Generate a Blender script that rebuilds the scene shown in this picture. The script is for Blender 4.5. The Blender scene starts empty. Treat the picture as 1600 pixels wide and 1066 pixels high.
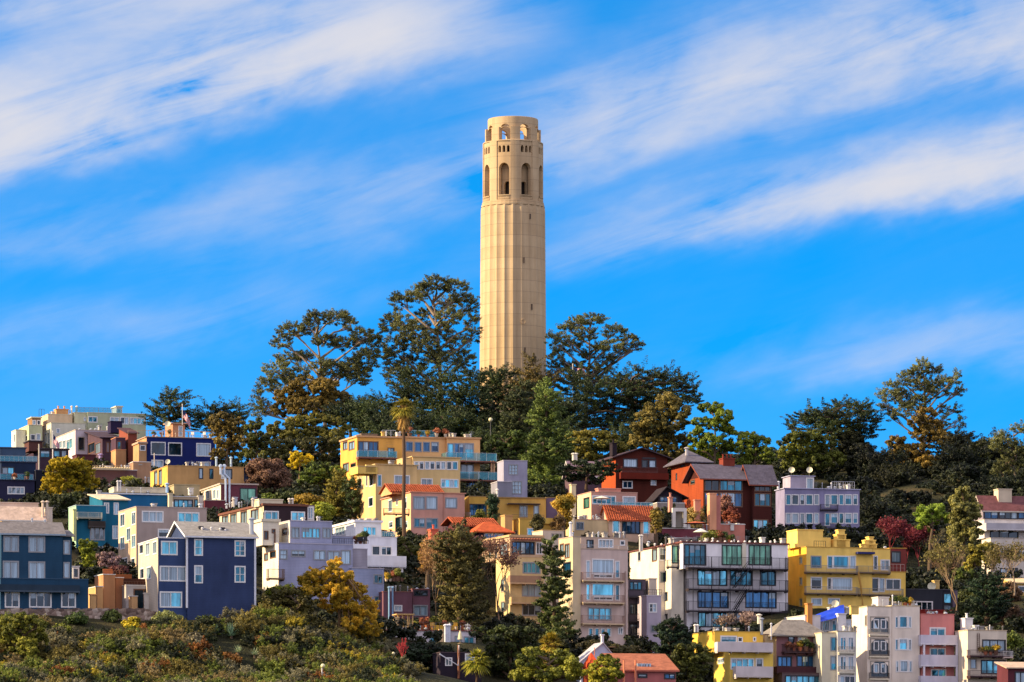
import bpy, math, random
import numpy as np
from math import sin, cos, pi, radians
random.seed(7); rng = np.random.default_rng(7)
S = bpy.context.scene
COL = S.collection
F = 7700.0      # focal length in photo pixels
HY = 1366.0     # the horizon's row in the photo
ZC = 4.0        # height of the camera above the water
# ------------------------------------------------------------------ camera
cam = bpy.data.objects.new('camera', bpy.data.cameras.new('camera')); COL.objects.link(cam)
cam.location = (0, 0, ZC); cam.rotation_euler = (pi/2, 0, 0)
cam.data.sensor_width = 36; cam.data.lens = F/1600*36
cam.data.shift_y = (HY-533)/1600
cam.data.clip_start = 1; cam.data.clip_end = 20000
S.camera = cam
# ------------------------------------------------------------------ exposure
S.view_settings.view_transform = 'Standard'; S.view_settings.look = 'None'
S.view_settings.exposure = 1.0; S.view_settings.gamma = 1.0
# ------------------------------------------------------------------ sun
SUN_EL = radians(25); SUN_AZ = radians(-98)     # from the left, a little in front of the tower (0 = +Y, clockwise)
sd = (sin(SUN_AZ)*cos(SUN_EL), cos(SUN_AZ)*cos(SUN_EL), sin(SUN_EL))
sun = bpy.data.objects.new('sun', bpy.data.lights.new('sun', 'SUN')); COL.objects.link(sun)
sun.data.energy = 5.0; sun.data.angle = radians(0.5); sun.data.color = (1.0, 0.77, 0.47)
from mathutils import Vector
sun.rotation_euler = Vector(sd).to_track_quat('Z', 'Y').to_euler()
sun.location = (-300, 500, 400)
# ------------------------------------------------------------------ world: Nishita sky and cirrus
W = bpy.data.worlds.new('World'); S.world = W; W.use_nodes = True
nt = W.node_tree; nt.nodes.clear()
def nd(tree, t, **k):
    n = tree.nodes.new(t)
    for a, v in k.items(): setattr(n, a, v)
    return n
def mth(tree, op, a, b=None, c=None, clamp=False):
    n = nd(tree, 'ShaderNodeMath', operation=op, use_clamp=clamp)
    for i, v in enumerate((a, b, c)):
        if v is None: continue
        if isinstance(v, (int, float)): n.inputs[i].default_value = v
        else: tree.links.new(v, n.inputs[i])
    return n.outputs[0]
def wm(op, a, b=None, c=None, clamp=False): return mth(nt, op, a, b, c, clamp)
tc = nd(nt, 'ShaderNodeTexCoord'); sp = nd(nt, 'ShaderNodeSeparateXYZ')
nt.links.new(tc.outputs['Generated'], sp.inputs[0])
yy = wm('MAXIMUM', wm('ABSOLUTE', sp.outputs[1]), 0.15)
U = wm('ADD', wm('MULTIPLY', wm('DIVIDE', sp.outputs[0], yy), F/1000), 0.8)
V = wm('SUBTRACT', HY/1000, wm('MULTIPLY', wm('DIVIDE', sp.outputs[2], yy), F/1000))
# streak coordinates: along and across the wind
ca, sa = cos(radians(-17)), sin(radians(-17))
AL = wm('ADD', wm('MULTIPLY', U, ca), wm('MULTIPLY', V, sa))
AC = wm('SUBTRACT', wm('MULTIPLY', V, ca), wm('MULTIPLY', U, sa))
def wnoise(sx, sy, off, detail=5, rough=0.55, dist=0.0):
    c = nd(nt, 'ShaderNodeCombineXYZ')
    nt.links.new(wm('MULTIPLY', AL, sx), c.inputs[0]); nt.links.new(wm('MULTIPLY', AC, sy), c.inputs[1]); c.inputs[2].default_value = off
    n = nd(nt, 'ShaderNodeTexNoise'); n.inputs['Scale'].default_value = 1; n.inputs['Detail'].default_value = detail
    n.inputs['Roughness'].default_value = rough; n.inputs['Distortion'].default_value = dist
    nt.links.new(c.outputs[0], n.inputs['Vector']); return n.outputs['Fac']
def rnoise(ang, sx, sy, off, detail=7, rough=0.6, dist=0.0):
    c1, s1 = cos(radians(ang)), sin(radians(ang))
    a1 = wm('ADD', wm('MULTIPLY', U, c1), wm('MULTIPLY', V, s1)); a2 = wm('SUBTRACT', wm('MULTIPLY', V, c1), wm('MULTIPLY', U, s1))
    c = nd(nt, 'ShaderNodeCombineXYZ'); nt.links.new(wm('MULTIPLY', a1, sx), c.inputs[0]); nt.links.new(wm('MULTIPLY', a2, sy), c.inputs[1]); c.inputs[2].default_value = off
    n = nd(nt, 'ShaderNodeTexNoise'); n.inputs['Scale'].default_value = 1; n.inputs['Detail'].default_value = detail
    n.inputs['Roughness'].default_value = rough; n.inputs['Distortion'].default_value = dist
    nt.links.new(c.outputs[0], n.inputs['Vector']); return n.outputs['Fac']
warp = wm('ADD', wm('MULTIPLY', wm('SUBTRACT', rnoise(-14, 1.8, 3.2, 3.1, 5), 0.5), 0.20), wm('MULTIPLY', wm('SUBTRACT', rnoise(-25, 6, 14, 5.3, 5), 0.5), 0.045))
VW = wm('ADD', V, warp)
def band(a, b, c, wu, wl, amp, u0=None, u1=None):
    d = wm('SUBTRACT', VW, wm('ADD', wm('ADD', a, wm('MULTIPLY', U, b)), wm('MULTIPLY', wm('MULTIPLY', U, U), c)))
    dn = wm('DIVIDE', wm('MAXIMUM', d, 0.0), wl); up = wm('DIVIDE', wm('MINIMUM', d, 0.0), wu)
    q = wm('ADD', wm('MULTIPLY', dn, dn), wm('MULTIPLY', up, up))
    e = wm('MULTIPLY', wm('EXPONENT', wm('MULTIPLY', q, -1.0)), amp)
    if u0 is not None:      # fade along the band from u0 (0) to u1 (full)
        t = nd(nt, 'ShaderNodeMapRange', interpolation_type='SMOOTHSTEP'); nt.links.new(U, t.inputs[0])
        t.inputs[1].default_value, t.inputs[2].default_value = min(u0, u1), max(u0, u1)
        t.inputs[3].default_value, t.inputs[4].default_value = (0, 1) if u0 < u1 else (1, 0)
        e = wm('MULTIPLY', e, t.outputs[0])
    return e
bands = [band(0.215, -0.20, -0.02, 0.10, 0.05, 1.2, 0.95, 0.35),
         band(0.00, -0.03, 0, 0.06, 0.05, 0.45, 0.9, 0.2),
         band(0.48, -0.29, 0.0, 0.065, 0.050, 0.22, 0.1, 0.75),
         band(0.30, -0.14, -0.05, 0.08, 0.05, 0.19, 0.6, 1.1),
         band(0.36, -0.19, 0.0, 0.07, 0.06, 0.38, 0.7, 0.9),
         band(0.575, -0.205, 0.0, 0.060, 0.034, 1.2, 0.65, 1.65),
         band(0.22, -0.10, 0.0, 0.05, 0.04, 0.26, 1.0, 1.5),
         band(0.56, -0.20, 0.0, 0.05, 0.04, 0.12, 0.9, 0.2),
         band(0.76, -0.14, 0.0, 0.05, 0.03, 0.20, 0.9, 1.6),
         band(0.40, -0.20, 0.0, 0.05, 0.035, 0.16, 1.0, 0.1)]
tot = bands[0]
for b_ in bands[1:]: tot = wm('ADD', tot, b_)
tot = wm('ADD', tot, 0.010)
fib = rnoise(-17, 2.4, 15, 0.0, 8, 0.60, 0.7); mass = rnoise(-22, 2.2, 4.6, 8.0, 6, 0.5, 0.7); puff = rnoise(-14, 6, 11, 2.0, 7, 0.58, 0.4)
st = wm('ADD', wm('ADD', wm('MULTIPLY', fib, 1.7), wm('MULTIPLY', mass, 2.2)), wm('MULTIPLY', puff, 0.9))     # about 2.6 on average
st = wm('MAXIMUM', wm('SUBTRACT', st, 1.78), 0.0)
mask = wm('SUBTRACT', 1.0, wm('EXPONENT', wm('MULTIPLY', wm('MULTIPLY', tot, st), -2.7)), clamp=True)
hz = nd(nt, 'ShaderNodeMapRange', interpolation_type='SMOOTHSTEP'); nt.links.new(wm('SUBTRACT', V, wm('MULTIPLY', U, 0.12)), hz.inputs[0])
for i_, v_ in enumerate((0.38, 0.85, 0.0, 0.11)): hz.inputs[i_+1].default_value = v_
mask = wm('MAXIMUM', mask, 0.0); mask = wm('SUBTRACT', 1.0, wm('MULTIPLY', wm('SUBTRACT', 1.0, mask), wm('SUBTRACT', 1.0, hz.outputs[0])), clamp=True)
# the Sky Texture, looked up a little higher than the true elevation for the deep blue of a clear dry day
mp = nd(nt, 'ShaderNodeCombineXYZ')
nt.links.new(sp.outputs[0], mp.inputs[0]); nt.links.new(sp.outputs[1], mp.inputs[1])
nt.links.new(wm('ADD', wm('MULTIPLY', sp.outputs[2], 1.6), 0.10), mp.inputs[2])
vn = nd(nt, 'ShaderNodeVectorMath', operation='NORMALIZE'); nt.links.new(mp.outputs[0], vn.inputs[0])
sky = nd(nt, 'ShaderNodeTexSky', sky_type='NISHITA'); sky.sun_disc = False
sky.sun_elevation = SUN_EL; sky.sun_rotation = SUN_AZ
sky.air_density = 1.0; sky.dust_density = 0.0; sky.ozone_density = 3.0; sky.altitude = 100
nt.links.new(vn.outputs[0], sky.inputs[0])
tint = nd(nt, 'ShaderNodeMixRGB', blend_type='MULTIPLY'); tint.inputs[0].default_value = 1
nt.links.new(sky.outputs[0], tint.inputs[1]); tint.inputs[2].default_value = (0.02, 0.72, 1.15, 1)
mixc = nd(nt, 'ShaderNodeMixRGB'); nt.links.new(mask, mixc.inputs[0]); nt.links.new(tint.outputs[0], mixc.inputs[1])
mixc.inputs[2].default_value = (3.45, 3.4, 3.62, 1)
# unseen bright layer added outside the view, lifting and neutralising the shade
def mr(sock, a, b, c, d):
    t = nd(nt, 'ShaderNodeMapRange', interpolation_type='SMOOTHSTEP'); nt.links.new(sock, t.inputs[0])
    for i, v in enumerate((a, b, c, d)): t.inputs[i+1].default_value = v
    return t.outputs[0]
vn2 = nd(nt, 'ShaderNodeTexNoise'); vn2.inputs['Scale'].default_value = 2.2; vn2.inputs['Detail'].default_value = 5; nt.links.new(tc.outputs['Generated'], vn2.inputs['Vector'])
ambient_fill = wm('MAXIMUM', mr(sp.outputs[1], -0.2, 0.75, 1.0, 0.0), mr(sp.outputs[2], 0.28, 0.6, 0.0, 1.0))
ambient_fill = wm('MULTIPLY', ambient_fill, mr(vn2.outputs['Fac'], 0.3, 0.55, 0.6, 1.0))
mixv = nd(nt, 'ShaderNodeMixRGB'); nt.links.new(ambient_fill, mixv.inputs[0]); nt.links.new(mixc.outputs[0], mixv.inputs[1]); mixv.inputs[2].default_value = (5.2, 4.95, 6.1, 1); mixc = mixv
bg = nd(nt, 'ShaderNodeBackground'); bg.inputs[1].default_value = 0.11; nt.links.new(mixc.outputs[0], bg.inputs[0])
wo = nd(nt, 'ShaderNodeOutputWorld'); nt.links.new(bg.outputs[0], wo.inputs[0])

# ------------------------------------------------------------------ small helpers
def P(px, py, Y): return Vector(((px-800)*Y/F, Y, ZC+(HY-py)*Y/F))
def zof(py, Y): return ZC+(HY-py)*Y/F
class MB:
    def __init__(s): s.v = []; s.f = []
    def box(s, x0, y0, z0, x1, y1, z1):
        if x1 < x0: x0, x1 = x1, x0
        if y1 < y0: y0, y1 = y1, y0
        if z1 < z0: z0, z1 = z1, z0
        n = len(s.v)
        s.v += [(x0,y0,z0),(x1,y0,z0),(x1,y1,z0),(x0,y1,z0),(x0,y0,z1),(x1,y0,z1),(x1,y1,z1),(x0,y1,z1)]
        s.f += [(n,n+3,n+2,n+1),(n+4,n+5,n+6,n+7),(n,n+1,n+5,n+4),(n+1,n+2,n+6,n+5),(n+2,n+3,n+7,n+6),(n+3,n,n+4,n+7)]
        return s
    def poly(s, *pts):
        n = len(s.v); s.v += [tuple(p) for p in pts]; s.f.append(tuple(range(n, n+len(pts)))); return s
    def tube(s, pts, rad, n=6, cap=True):
        pts = [Vector(p) for p in pts]; base = len(s.v)
        if not isinstance(rad, (list, tuple)): rad = [rad]*len(pts)
        for i, p in enumerate(pts):
            d = (pts[min(i+1, len(pts)-1)]-pts[max(i-1, 0)]).normalized()
            a = d.orthogonal().normalized() if abs(d.z) < 0.99 else Vector((1, 0, 0)); b = d.cross(a).normalized()
            a = b.cross(d)
            for k in range(n):
                t = 2*pi*k/n; s.v.append(tuple(p+(a*cos(t)+b*sin(t))*rad[i]))
        for i in range(len(pts)-1):
            for k in range(n):
                s.f.append((base+i*n+k, base+i*n+(k+1) % n, base+(i+1)*n+(k+1) % n, base+(i+1)*n+k))
        if cap:
            s.f.append(tuple(base+k for k in range(n))[::-1]); s.f.append(tuple(base+(len(pts)-1)*n+k for k in range(n)))
        return s
    def lathe(s, c, prof, n=12):      # prof: [(r, z)]
        base = len(s.v)
        for r, z in prof:
            for k in range(n):
                t = 2*pi*k/n; s.v.append((c[0]+r*cos(t), c[1]+r*sin(t), c[2]+z))
        for i in range(len(prof)-1):
            for k in range(n):
                s.f.append((base+i*n+k, base+i*n+(k+1) % n, base+(i+1)*n+(k+1) % n, base+(i+1)*n+k))
        s.f.append(tuple(base+k for k in range(n))[::-1]); s.f.append(tuple(base+(len(prof)-1)*n+k for k in range(n)))
        return s
    def obj(s, name, mat, parent=None, loc=None):
        me = bpy.data.meshes.new(name); me.from_pydata(s.v, [], s.f); me.update()
        me.materials.append(mat)
        o = bpy.data.objects.new(name, me); COL.objects.link(o)
        if parent: o.parent = parent
        if loc is not None: o.location = loc
        return o
def npobj(name, V3, n, mat, parent=None, tone=None):     # n-gons all of n corners, V3: (k*n, 3)
    me = bpy.data.meshes.new(name); k = len(V3)//n
    me.vertices.add(len(V3)); me.vertices.foreach_set('co', V3.astype(np.float32).ravel())
    me.loops.add(len(V3)); me.loops.foreach_set('vertex_index', np.arange(len(V3), dtype=np.int32))
    me.polygons.add(k); me.polygons.foreach_set('loop_start', np.arange(0, len(V3), n, dtype=np.int32))
    me.polygons.foreach_set('loop_total', np.full(k, n, dtype=np.int32))
    if tone is not None:
        a = me.attributes.new('tone', 'FLOAT', 'FACE'); a.data.foreach_set('value', tone.astype(np.float32))
    me.update(calc_edges=True); me.materials.append(mat)
    o = bpy.data.objects.new(name, me); COL.objects.link(o)
    if parent: o.parent = parent
    return o
def tag(o, label=None, cat=None, group=None, kind=None):
    if label: o['label'] = label
    if cat: o['category'] = cat
    if group: o['group'] = group
    if kind: o['kind'] = kind
    return o
def empty(name, loc, rz=0, label=None, cat=None, group=None):
    o = bpy.data.objects.new(name, None); COL.objects.link(o); o.location = loc; o.rotation_euler = (0, 0, rz)
    o.empty_display_size = 0.5
    return tag(o, label, cat, group)

# ------------------------------------------------------------------ materials
MC = {}
def hexc(h):
    r = [int(h[i:i+2], 16)/255 for i in (0, 2, 4)]
    return tuple(((c+0.055)/1.055)**2.4 if c > 0.04045 else c/12.92 for c in r)
def base_mat(name, rough=0.85, spec=0.3):
    m = bpy.data.materials.new(name); m.use_nodes = True; t = m.node_tree
    p = t.nodes['Principled BSDF']; p.inputs['Roughness'].default_value = rough
    p.inputs['Specular IOR Level'].default_value = spec
    return m, t, p
def stucco(h, k='s'):     # painted wall: colour drift, faint vertical streaks, fine grain; k='b' clapboard, 'g' shingles
    key = ('st', h, k)
    if key in MC: return MC[key]
    m, t, p = base_mat('wall_'+h+k, 0.9, 0.2); c = hexc(h)
    co = nd(t, 'ShaderNodeTexCoord')
    n1 = nd(t, 'ShaderNodeTexNoise'); n1.inputs['Scale'].default_value = 0.35; n1.inputs['Detail'].default_value = 6
    mpn = nd(t, 'ShaderNodeMapping'); mpn.inputs['Scale'].default_value = (1.0, 1.0, 0.2)
    n2 = nd(t, 'ShaderNodeTexNoise'); n2.inputs['Scale'].default_value = 1.2; n2.inputs['Detail'].default_value = 5
    t.links.new(co.outputs['Object'], n1.inputs[0]); t.links.new(co.outputs['Object'], mpn.inputs[0]); t.links.new(mpn.outputs[0], n2.inputs[0])
    f = mth(t, 'ADD', mth(t, 'MULTIPLY', n1.outputs['Fac'], 0.6), mth(t, 'MULTIPLY', n2.outputs['Fac'], 0.4))
    f = mth(t, 'MULTIPLY', mth(t, 'SUBTRACT', f, 0.35), 3.0, clamp=True)
    mx = nd(t, 'ShaderNodeMixRGB'); t.links.new(f, mx.inputs[0])
    mx.inputs[1].default_value = (*[v*0.74 for v in c], 1); mx.inputs[2].default_value = (*[min(1, v*1.12) for v in c], 1)
    out = mx.outputs[0]
    bump = nd(t, 'ShaderNodeBump'); bump.inputs['Strength'].default_value = 0.35; bump.inputs['Distance'].default_value = 0.03
    if k in 'bg':
        s3 = nd(t, 'ShaderNodeSeparateXYZ'); t.links.new(co.outputs['Object'], s3.inputs[0])
        w = mth(t, 'FRACT', mth(t, 'MULTIPLY', s3.outputs[2], 4.0 if k == 'g' else 5.0))
        ln = mth(t, 'MULTIPLY', mth(t, 'LESS_THAN', w, 0.16), 0.35)
        m2 = nd(t, 'ShaderNodeMixRGB'); t.links.new(ln, m2.inputs[0]); t.links.new(out, m2.inputs[1]); m2.inputs[2].default_value = (*[v*0.3 for v in c], 1)
        out = m2.outputs[0]; t.links.new(w, bump.inputs['Height'])
    else:
        n4 = nd(t, 'ShaderNodeTexNoise'); n4.inputs['Scale'].default_value = 14; n4.inputs['Detail'].default_value = 3
        t.links.new(co.outputs['Object'], n4.inputs[0]); t.links.new(n4.outputs['Fac'], bump.inputs['Height'])
    t.links.new(out, p.inputs['Base Color']); t.links.new(bump.outputs[0], p.inputs['Normal'])
    MC[key] = m; return m
def flat(h, rough=0.7, metal=0.0):
    key = ('fl', h, rough, metal)
    if key in MC: return MC[key]
    m, t, p = base_mat('paint_'+h, rough, 0.4); c = hexc(h); p.inputs['Metallic'].default_value = metal
    co = nd(t, 'ShaderNodeTexCoord'); n1 = nd(t, 'ShaderNodeTexNoise'); n1.inputs['Scale'].default_value = 2.5; n1.inputs['Detail'].default_value = 5
    t.links.new(co.outputs['Object'], n1.inputs[0])
    mx = nd(t, 'ShaderNodeMixRGB'); t.links.new(n1.outputs['Fac'], mx.inputs[0])
    mx.inputs[1].default_value = (*[v*0.75 for v in c], 1); mx.inputs[2].default_value = (*[min(1, v*1.15) for v in c], 1)
    t.links.new(mx.outputs[0], p.inputs['Base Color']); MC[key] = m; return m
def shingle(h):
    key = ('sh', h)
    if key in MC: return MC[key]
    m, t, p = base_mat('roof_'+h, 0.95, 0.15); c = hexc(h)
    co = nd(t, 'ShaderNodeTexCoord'); v = nd(t, 'ShaderNodeTexVoronoi'); v.inputs['Scale'].default_value = 2.6
    t.links.new(co.outputs['Object'], v.inputs[0])
    n1 = nd(t, 'ShaderNodeTexNoise'); n1.inputs['Scale'].default_value = 0.6; n1.inputs['Detail'].default_value = 6; t.links.new(co.outputs['Object'], n1.inputs[0])
    g = nd(t, 'ShaderNodeSeparateColor'); t.links.new(v.outputs['Color'], g.inputs[0])
    f = mth(t, 'ADD', mth(t, 'MULTIPLY', g.outputs[0], 0.5), mth(t, 'MULTIPLY', n1.outputs['Fac'], 0.5))
    mx = nd(t, 'ShaderNodeMixRGB'); t.links.new(f, mx.inputs[0])
    mx.inputs[1].default_value = (*[q*0.62 for q in c], 1); mx.inputs[2].default_value = (*[min(1, q*1.3) for q in c], 1)
    b = nd(t, 'ShaderNodeBump'); b.inputs['Strength'].default_value = 0.4; b.inputs['Distance'].default_value = 0.05
    t.links.new(v.outputs['Distance'], b.inputs['Height']); t.links.new(b.outputs[0], p.inputs['Normal'])
    t.links.new(mx.outputs[0], p.inputs['Base Color']); MC[key] = m; return m
def glass(kind):
    key = ('gl', kind)
    if key in MC: return MC[key]
    A = {'t': ('1c6c84', 0.55), 'd': ('14303e', 0.4), 'b': ('245f8a', 0.55), 'c': ('8ba4b2', 0.15), 'g': ('5a957c', 0.4), 's': ('5cb4cc', 0.5)}[kind]  # teal and blue tints put the reflected sky into the base colour
    m, t, p = base_mat('window_glass_'+kind, 0.06, 0.9); c = hexc(A[0]); p.inputs['Metallic'].default_value = A[1]
    co = nd(t, 'ShaderNodeTexCoord'); mp_ = nd(t, 'ShaderNodeMapping'); mp_.inputs['Scale'].default_value = (1.7, 1.7, 0.35) if kind != 'c' else (9, 9, 0.2)
    oi = nd(t, 'ShaderNodeObjectInfo')
    n1 = nd(t, 'ShaderNodeTexNoise', noise_dimensions='4D'); n1.inputs['Scale'].default_value = 1.0; n1.inputs['Detail'].default_value = 3
    t.links.new(mth(t, 'MULTIPLY', oi.outputs['Random'], 50.0), n1.inputs['W'])
    t.links.new(co.outputs['Object'], mp_.inputs[0]); t.links.new(mp_.outputs[0], n1.inputs['Vector'])
    f = mth(t, 'MULTIPLY', mth(t, 'SUBTRACT', n1.outputs['Fac'], 0.38), 4.0, clamp=True)
    mx = nd(t, 'ShaderNodeMixRGB'); t.links.new(f, mx.inputs[0])
    lo, hi = (0.45, 1.25) if kind != 'c' else (0.55, 1.15)
    mx.inputs[1].default_value = (*[q*lo for q in c], 1); mx.inputs[2].default_value = (*[min(1, q*hi) for q in c], 1)
    br = nd(t, 'ShaderNodeHueSaturation'); t.links.new(mx.outputs[0], br.inputs['Color'])
    t.links.new(mth(t, 'ADD', 0.6, mth(t, 'MULTIPLY', oi.outputs['Random'], 0.8)), br.inputs['Value'])
    t.links.new(br.outputs[0], p.inputs['Base Color']); MC[key] = m; return m
def railglass():
    if 'rg' in MC: return MC['rg']
    m = bpy.data.materials.new('railing_glass'); m.use_nodes = True; t = m.node_tree; t.nodes.clear()
    tr = nd(t, 'ShaderNodeBsdfTransparent'); tr.inputs[0].default_value = (0.80, 0.92, 0.95, 1)
    gl = nd(t, 'ShaderNodeBsdfPrincipled'); gl.inputs['Base Color'].default_value = (0.10, 0.36, 0.44, 1); gl.inputs['Roughness'].default_value = 0.05; gl.inputs['Metallic'].default_value = 0.4
    mx = nd(t, 'ShaderNodeMixShader'); mx.inputs[0].default_value = 0.28
    t.links.new(tr.outputs[0], mx.inputs[1]); t.links.new(gl.outputs[0], mx.inputs[2])
    o = nd(t, 'ShaderNodeOutputMaterial'); t.links.new(mx.outputs[0], o.inputs[0]); MC['rg'] = m; return m
def leafmat(d, l, tr=0.25):     # two true leaf colours, mixed clump by clump
    key = ('lf', d, l)
    if key in MC: return MC[key]
    m = bpy.data.materials.new('leaves_'+d); m.use_nodes = True; t = m.node_tree; t.nodes.clear()
    at = nd(t, 'ShaderNodeAttribute', attribute_name='tone')
    mx = nd(t, 'ShaderNodeMixRGB'); t.links.new(at.outputs['Fac'], mx.inputs[0])
    mx.inputs[1].default_value = (*[v*1.0 for v in hexc(d)], 1); mx.inputs[2].default_value = (*[v*1.3 for v in hexc(l)], 1)
    df = nd(t, 'ShaderNodeBsdfPrincipled'); df.inputs['Roughness'].default_value = 0.6; df.inputs['Specular IOR Level'].default_value = 0.25
    tl = nd(t, 'ShaderNodeBsdfTranslucent'); t.links.new(mx.outputs[0], df.inputs['Base Color']); t.links.new(mx.outputs[0], tl.inputs[0])
    ms = nd(t, 'ShaderNodeMixShader'); ms.inputs[0].default_value = tr
    t.links.new(df.outputs[0], ms.inputs[1]); t.links.new(tl.outputs[0], ms.inputs[2])
    o = nd(t, 'ShaderNodeOutputMaterial'); t.links.new(ms.outputs[0], o.inputs[0]); MC[key] = m; return m
WHITE = 'd9d6cf'; CREAM = 'd8cba8'; DARK = '1d1b20'; WOOD = '5a3a22'

# ------------------------------------------------------------------ buildings
GROUND = []      # terrain control points (X, Y, Z)
class Bld:
    """A building: local x runs along the front, local y goes back into the hill."""
    def __init__(s, name, label, cat, c, by, Y, th=18, wall='c8b48c', group=None, ground=True, trim=WHITE, tex='s'):
        s.O = P(c, by, Y); s.th = radians(th); s.Y = Y; s.wall = wall; s.trim = trim; s.tex = tex; s.z0 = s.O.z
        s.u = Vector((cos(s.th), sin(s.th))); s.n = Vector((-sin(s.th), cos(s.th)))
        s.e = empty(name, s.O, s.th, label, cat, group)
        if ground: GROUND.append((s.O.x, s.O.y, s.O.z))
    def onF(s, px, py, f=0.0):      # photo point on the plane local y = f  ->  (x, z)
        k = (px-800)/F; Y = (f+s.O.x*s.n.x+s.O.y*s.n.y)/(k*s.n.x+s.n.y)
        X = k*Y; return ((X-s.O.x)*s.u.x+(Y-s.O.y)*s.u.y, zof(py, Y)-s.z0)
    def onL(s, px, py, e=0.0):      # photo point on the plane local x = e  ->  (y, z)
        k = (px-800)/F; Y = (e+s.O.x*s.u.x+s.O.y*s.u.y)/(k*s.u.x+s.u.y)
        X = k*Y; return ((X-s.O.x)*s.n.x+(Y-s.O.y)*s.n.y, zof(py, Y)-s.z0)
    def part(s, mb, name, mat, parent=None): return mb.obj(name, mat, parent or s.e)
    def face(s, mb, org, sdir, nrm, s0, s1, z0, z1, holes, rev=0.2):
        xs = sorted(set([s0, s1]+[min(max(h[i], s0), s1) for h in holes for i in (0, 1)]))
        zs = sorted(set([z0, z1]+[min(max(h[i], z0), z1) for h in holes for i in (2, 3)]))
        pt = lambda a, z, d=0: (org[0]+sdir[0]*a-nrm[0]*d, org[1]+sdir[1]*a-nrm[1]*d, z)
        hol = lambda a, z: any(h[0] < a < h[1] and h[2] < z < h[3] for h in holes)
        nx, nz = len(xs)-1, len(zs)-1
        g = [[hol((xs[i]+xs[i+1])/2, (zs[j]+zs[j+1])/2) for j in range(nz)] for i in range(nx)]
        for i in range(nx):
            for j in range(nz):
                a, b, c, d = xs[i], xs[i+1], zs[j], zs[j+1]
                if not g[i][j]: mb.poly(pt(a, c), pt(b, c), pt(b, d), pt(a, d)); continue
                if i == 0 or not g[i-1][j]: mb.poly(pt(a, c), pt(a, c, rev), pt(a, d, rev), pt(a, d))
                if i == nx-1 or not g[i+1][j]: mb.poly(pt(b, c), pt(b, c, rev), pt(b, d, rev), pt(b, d))
                if j == 0 or not g[i][j-1]: mb.poly(pt(a, c), pt(b, c), pt(b, c, rev), pt(a, c, rev))
                if j == nz-1 or not g[i][j+1]: mb.poly(pt(a, d), pt(b, d), pt(b, d, rev), pt(a, d, rev))
    def window(s, org, sdir, nrm, h, nx=1, st='tw', nz=1):
        a, b, c, d = h; fr = {'w': 'dcdad6', 'k': '25242a', 'g': '8b8d90', 'b': '6b4a33', 'y': 'c9a555', 'n': '9a8f80', 'v': '7b86a8'}[st[1] if len(st) > 1 else 'w']
        big = (b-a) > 2.4
        tw = 0.11 if (b-a) > 0.9 else 0.08
        mb = MB()
        def bx(a0, a1, c0, c1, d0, d1):
            p = (org[0]+sdir[0]*a0+nrm[0]*d1, org[1]+sdir[1]*a0+nrm[1]*d1); q = (org[0]+sdir[0]*a1+nrm[0]*d0, org[1]+sdir[1]*a1+nrm[1]*d0)
            mb.box(p[0], p[1], c0, q[0], q[1], c1)
        o = 0.05
        bx(a-o, a+tw, c-o, d+o, -0.14, 0.035); bx(b-tw, b+o, c-o, d+o, -0.14, 0.035)
        bx(a+tw, b-tw, c-o, c+tw, -0.14, 0.045); bx(a+tw, b-tw, d-tw, d+o, -0.14, 0.04)
        for i in range(1, nx):
            x = a+(b-a)*i/nx; bx(x-0.045, x+0.045, c+tw, d-tw, -0.14, 0.0)
        for j in range(1, nz):
            z = c+(d-c)*j/nz; bx(a+tw, b-tw, z-0.03, z+0.03, -0.13, -0.01)
        if st[0] in 'tsb' and random.random() < .3: st = random.choice('tdsc')+st[1:]
        nm = 'door' if 'D' in st else 'window'
        w = s.part(mb, nm, flat(fr, 0.5))
        # panes: one sheet per light, so that each light can tilt and reflect differently; light blinds behind some
        pm = MB(); blinds = []
        for i in range(nx):
            x0 = a+(b-a)*i/nx; x1 = a+(b-a)*(i+1)/nx; t1, t2 = random.uniform(-.02, .02), random.uniform(-.02, .02)
            q = lambda x, z, dd: (org[0]+sdir[0]*x-nrm[0]*dd, org[1]+sdir[1]*x-nrm[1]*dd, z)
            pm.poly(q(x0, c, .10+t1), q(x1, c, .10), q(x1, d, .10+t2), q(x0, d, .10))
            if st[0] in 'tdbs' and random.random() < 0.38:
                e0 = (d-c)*random.choice([0.25, 0.4, 0.55, 1.0]); cm = MB(); blinds.append(cm); cm.poly(q(x0+.05, d-e0, .07), q(x1-.05, d-e0, .07), q(x1-.05, d, .07), q(x0+.05, d, .07))
        s.part(pm, 'pane', glass(st[0]), w)
        for cm in blinds: s.part(cm, 'blind', glass('c'), w)
        return w
    def vol(s, a, c, b, ty, by=None, f=0.0, w=None, win=(), lwin=(), cap=1, depth=None, roof='flat', rc='6b6560', ry=None, over=0.35, tex=None, z_bot=None, name='wall', capc=None, lw=None):
        x0, zt = s.onF(c, ty, f); x1, _ = s.onF(b, ty, f)
        zb = z_bot if z_bot is not None else (s.onF(c, by, f)[1] if by is not None else -7.0)
        D = s.onL(a, ty, x0)[0]-f
        if depth: D = max(D, 4.0) if D > 0 and a < c else depth
        D = max(2.0, min(D, 26)); y0, y1 = f, f+D
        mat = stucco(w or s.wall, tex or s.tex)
        m = MB(); H = []
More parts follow.
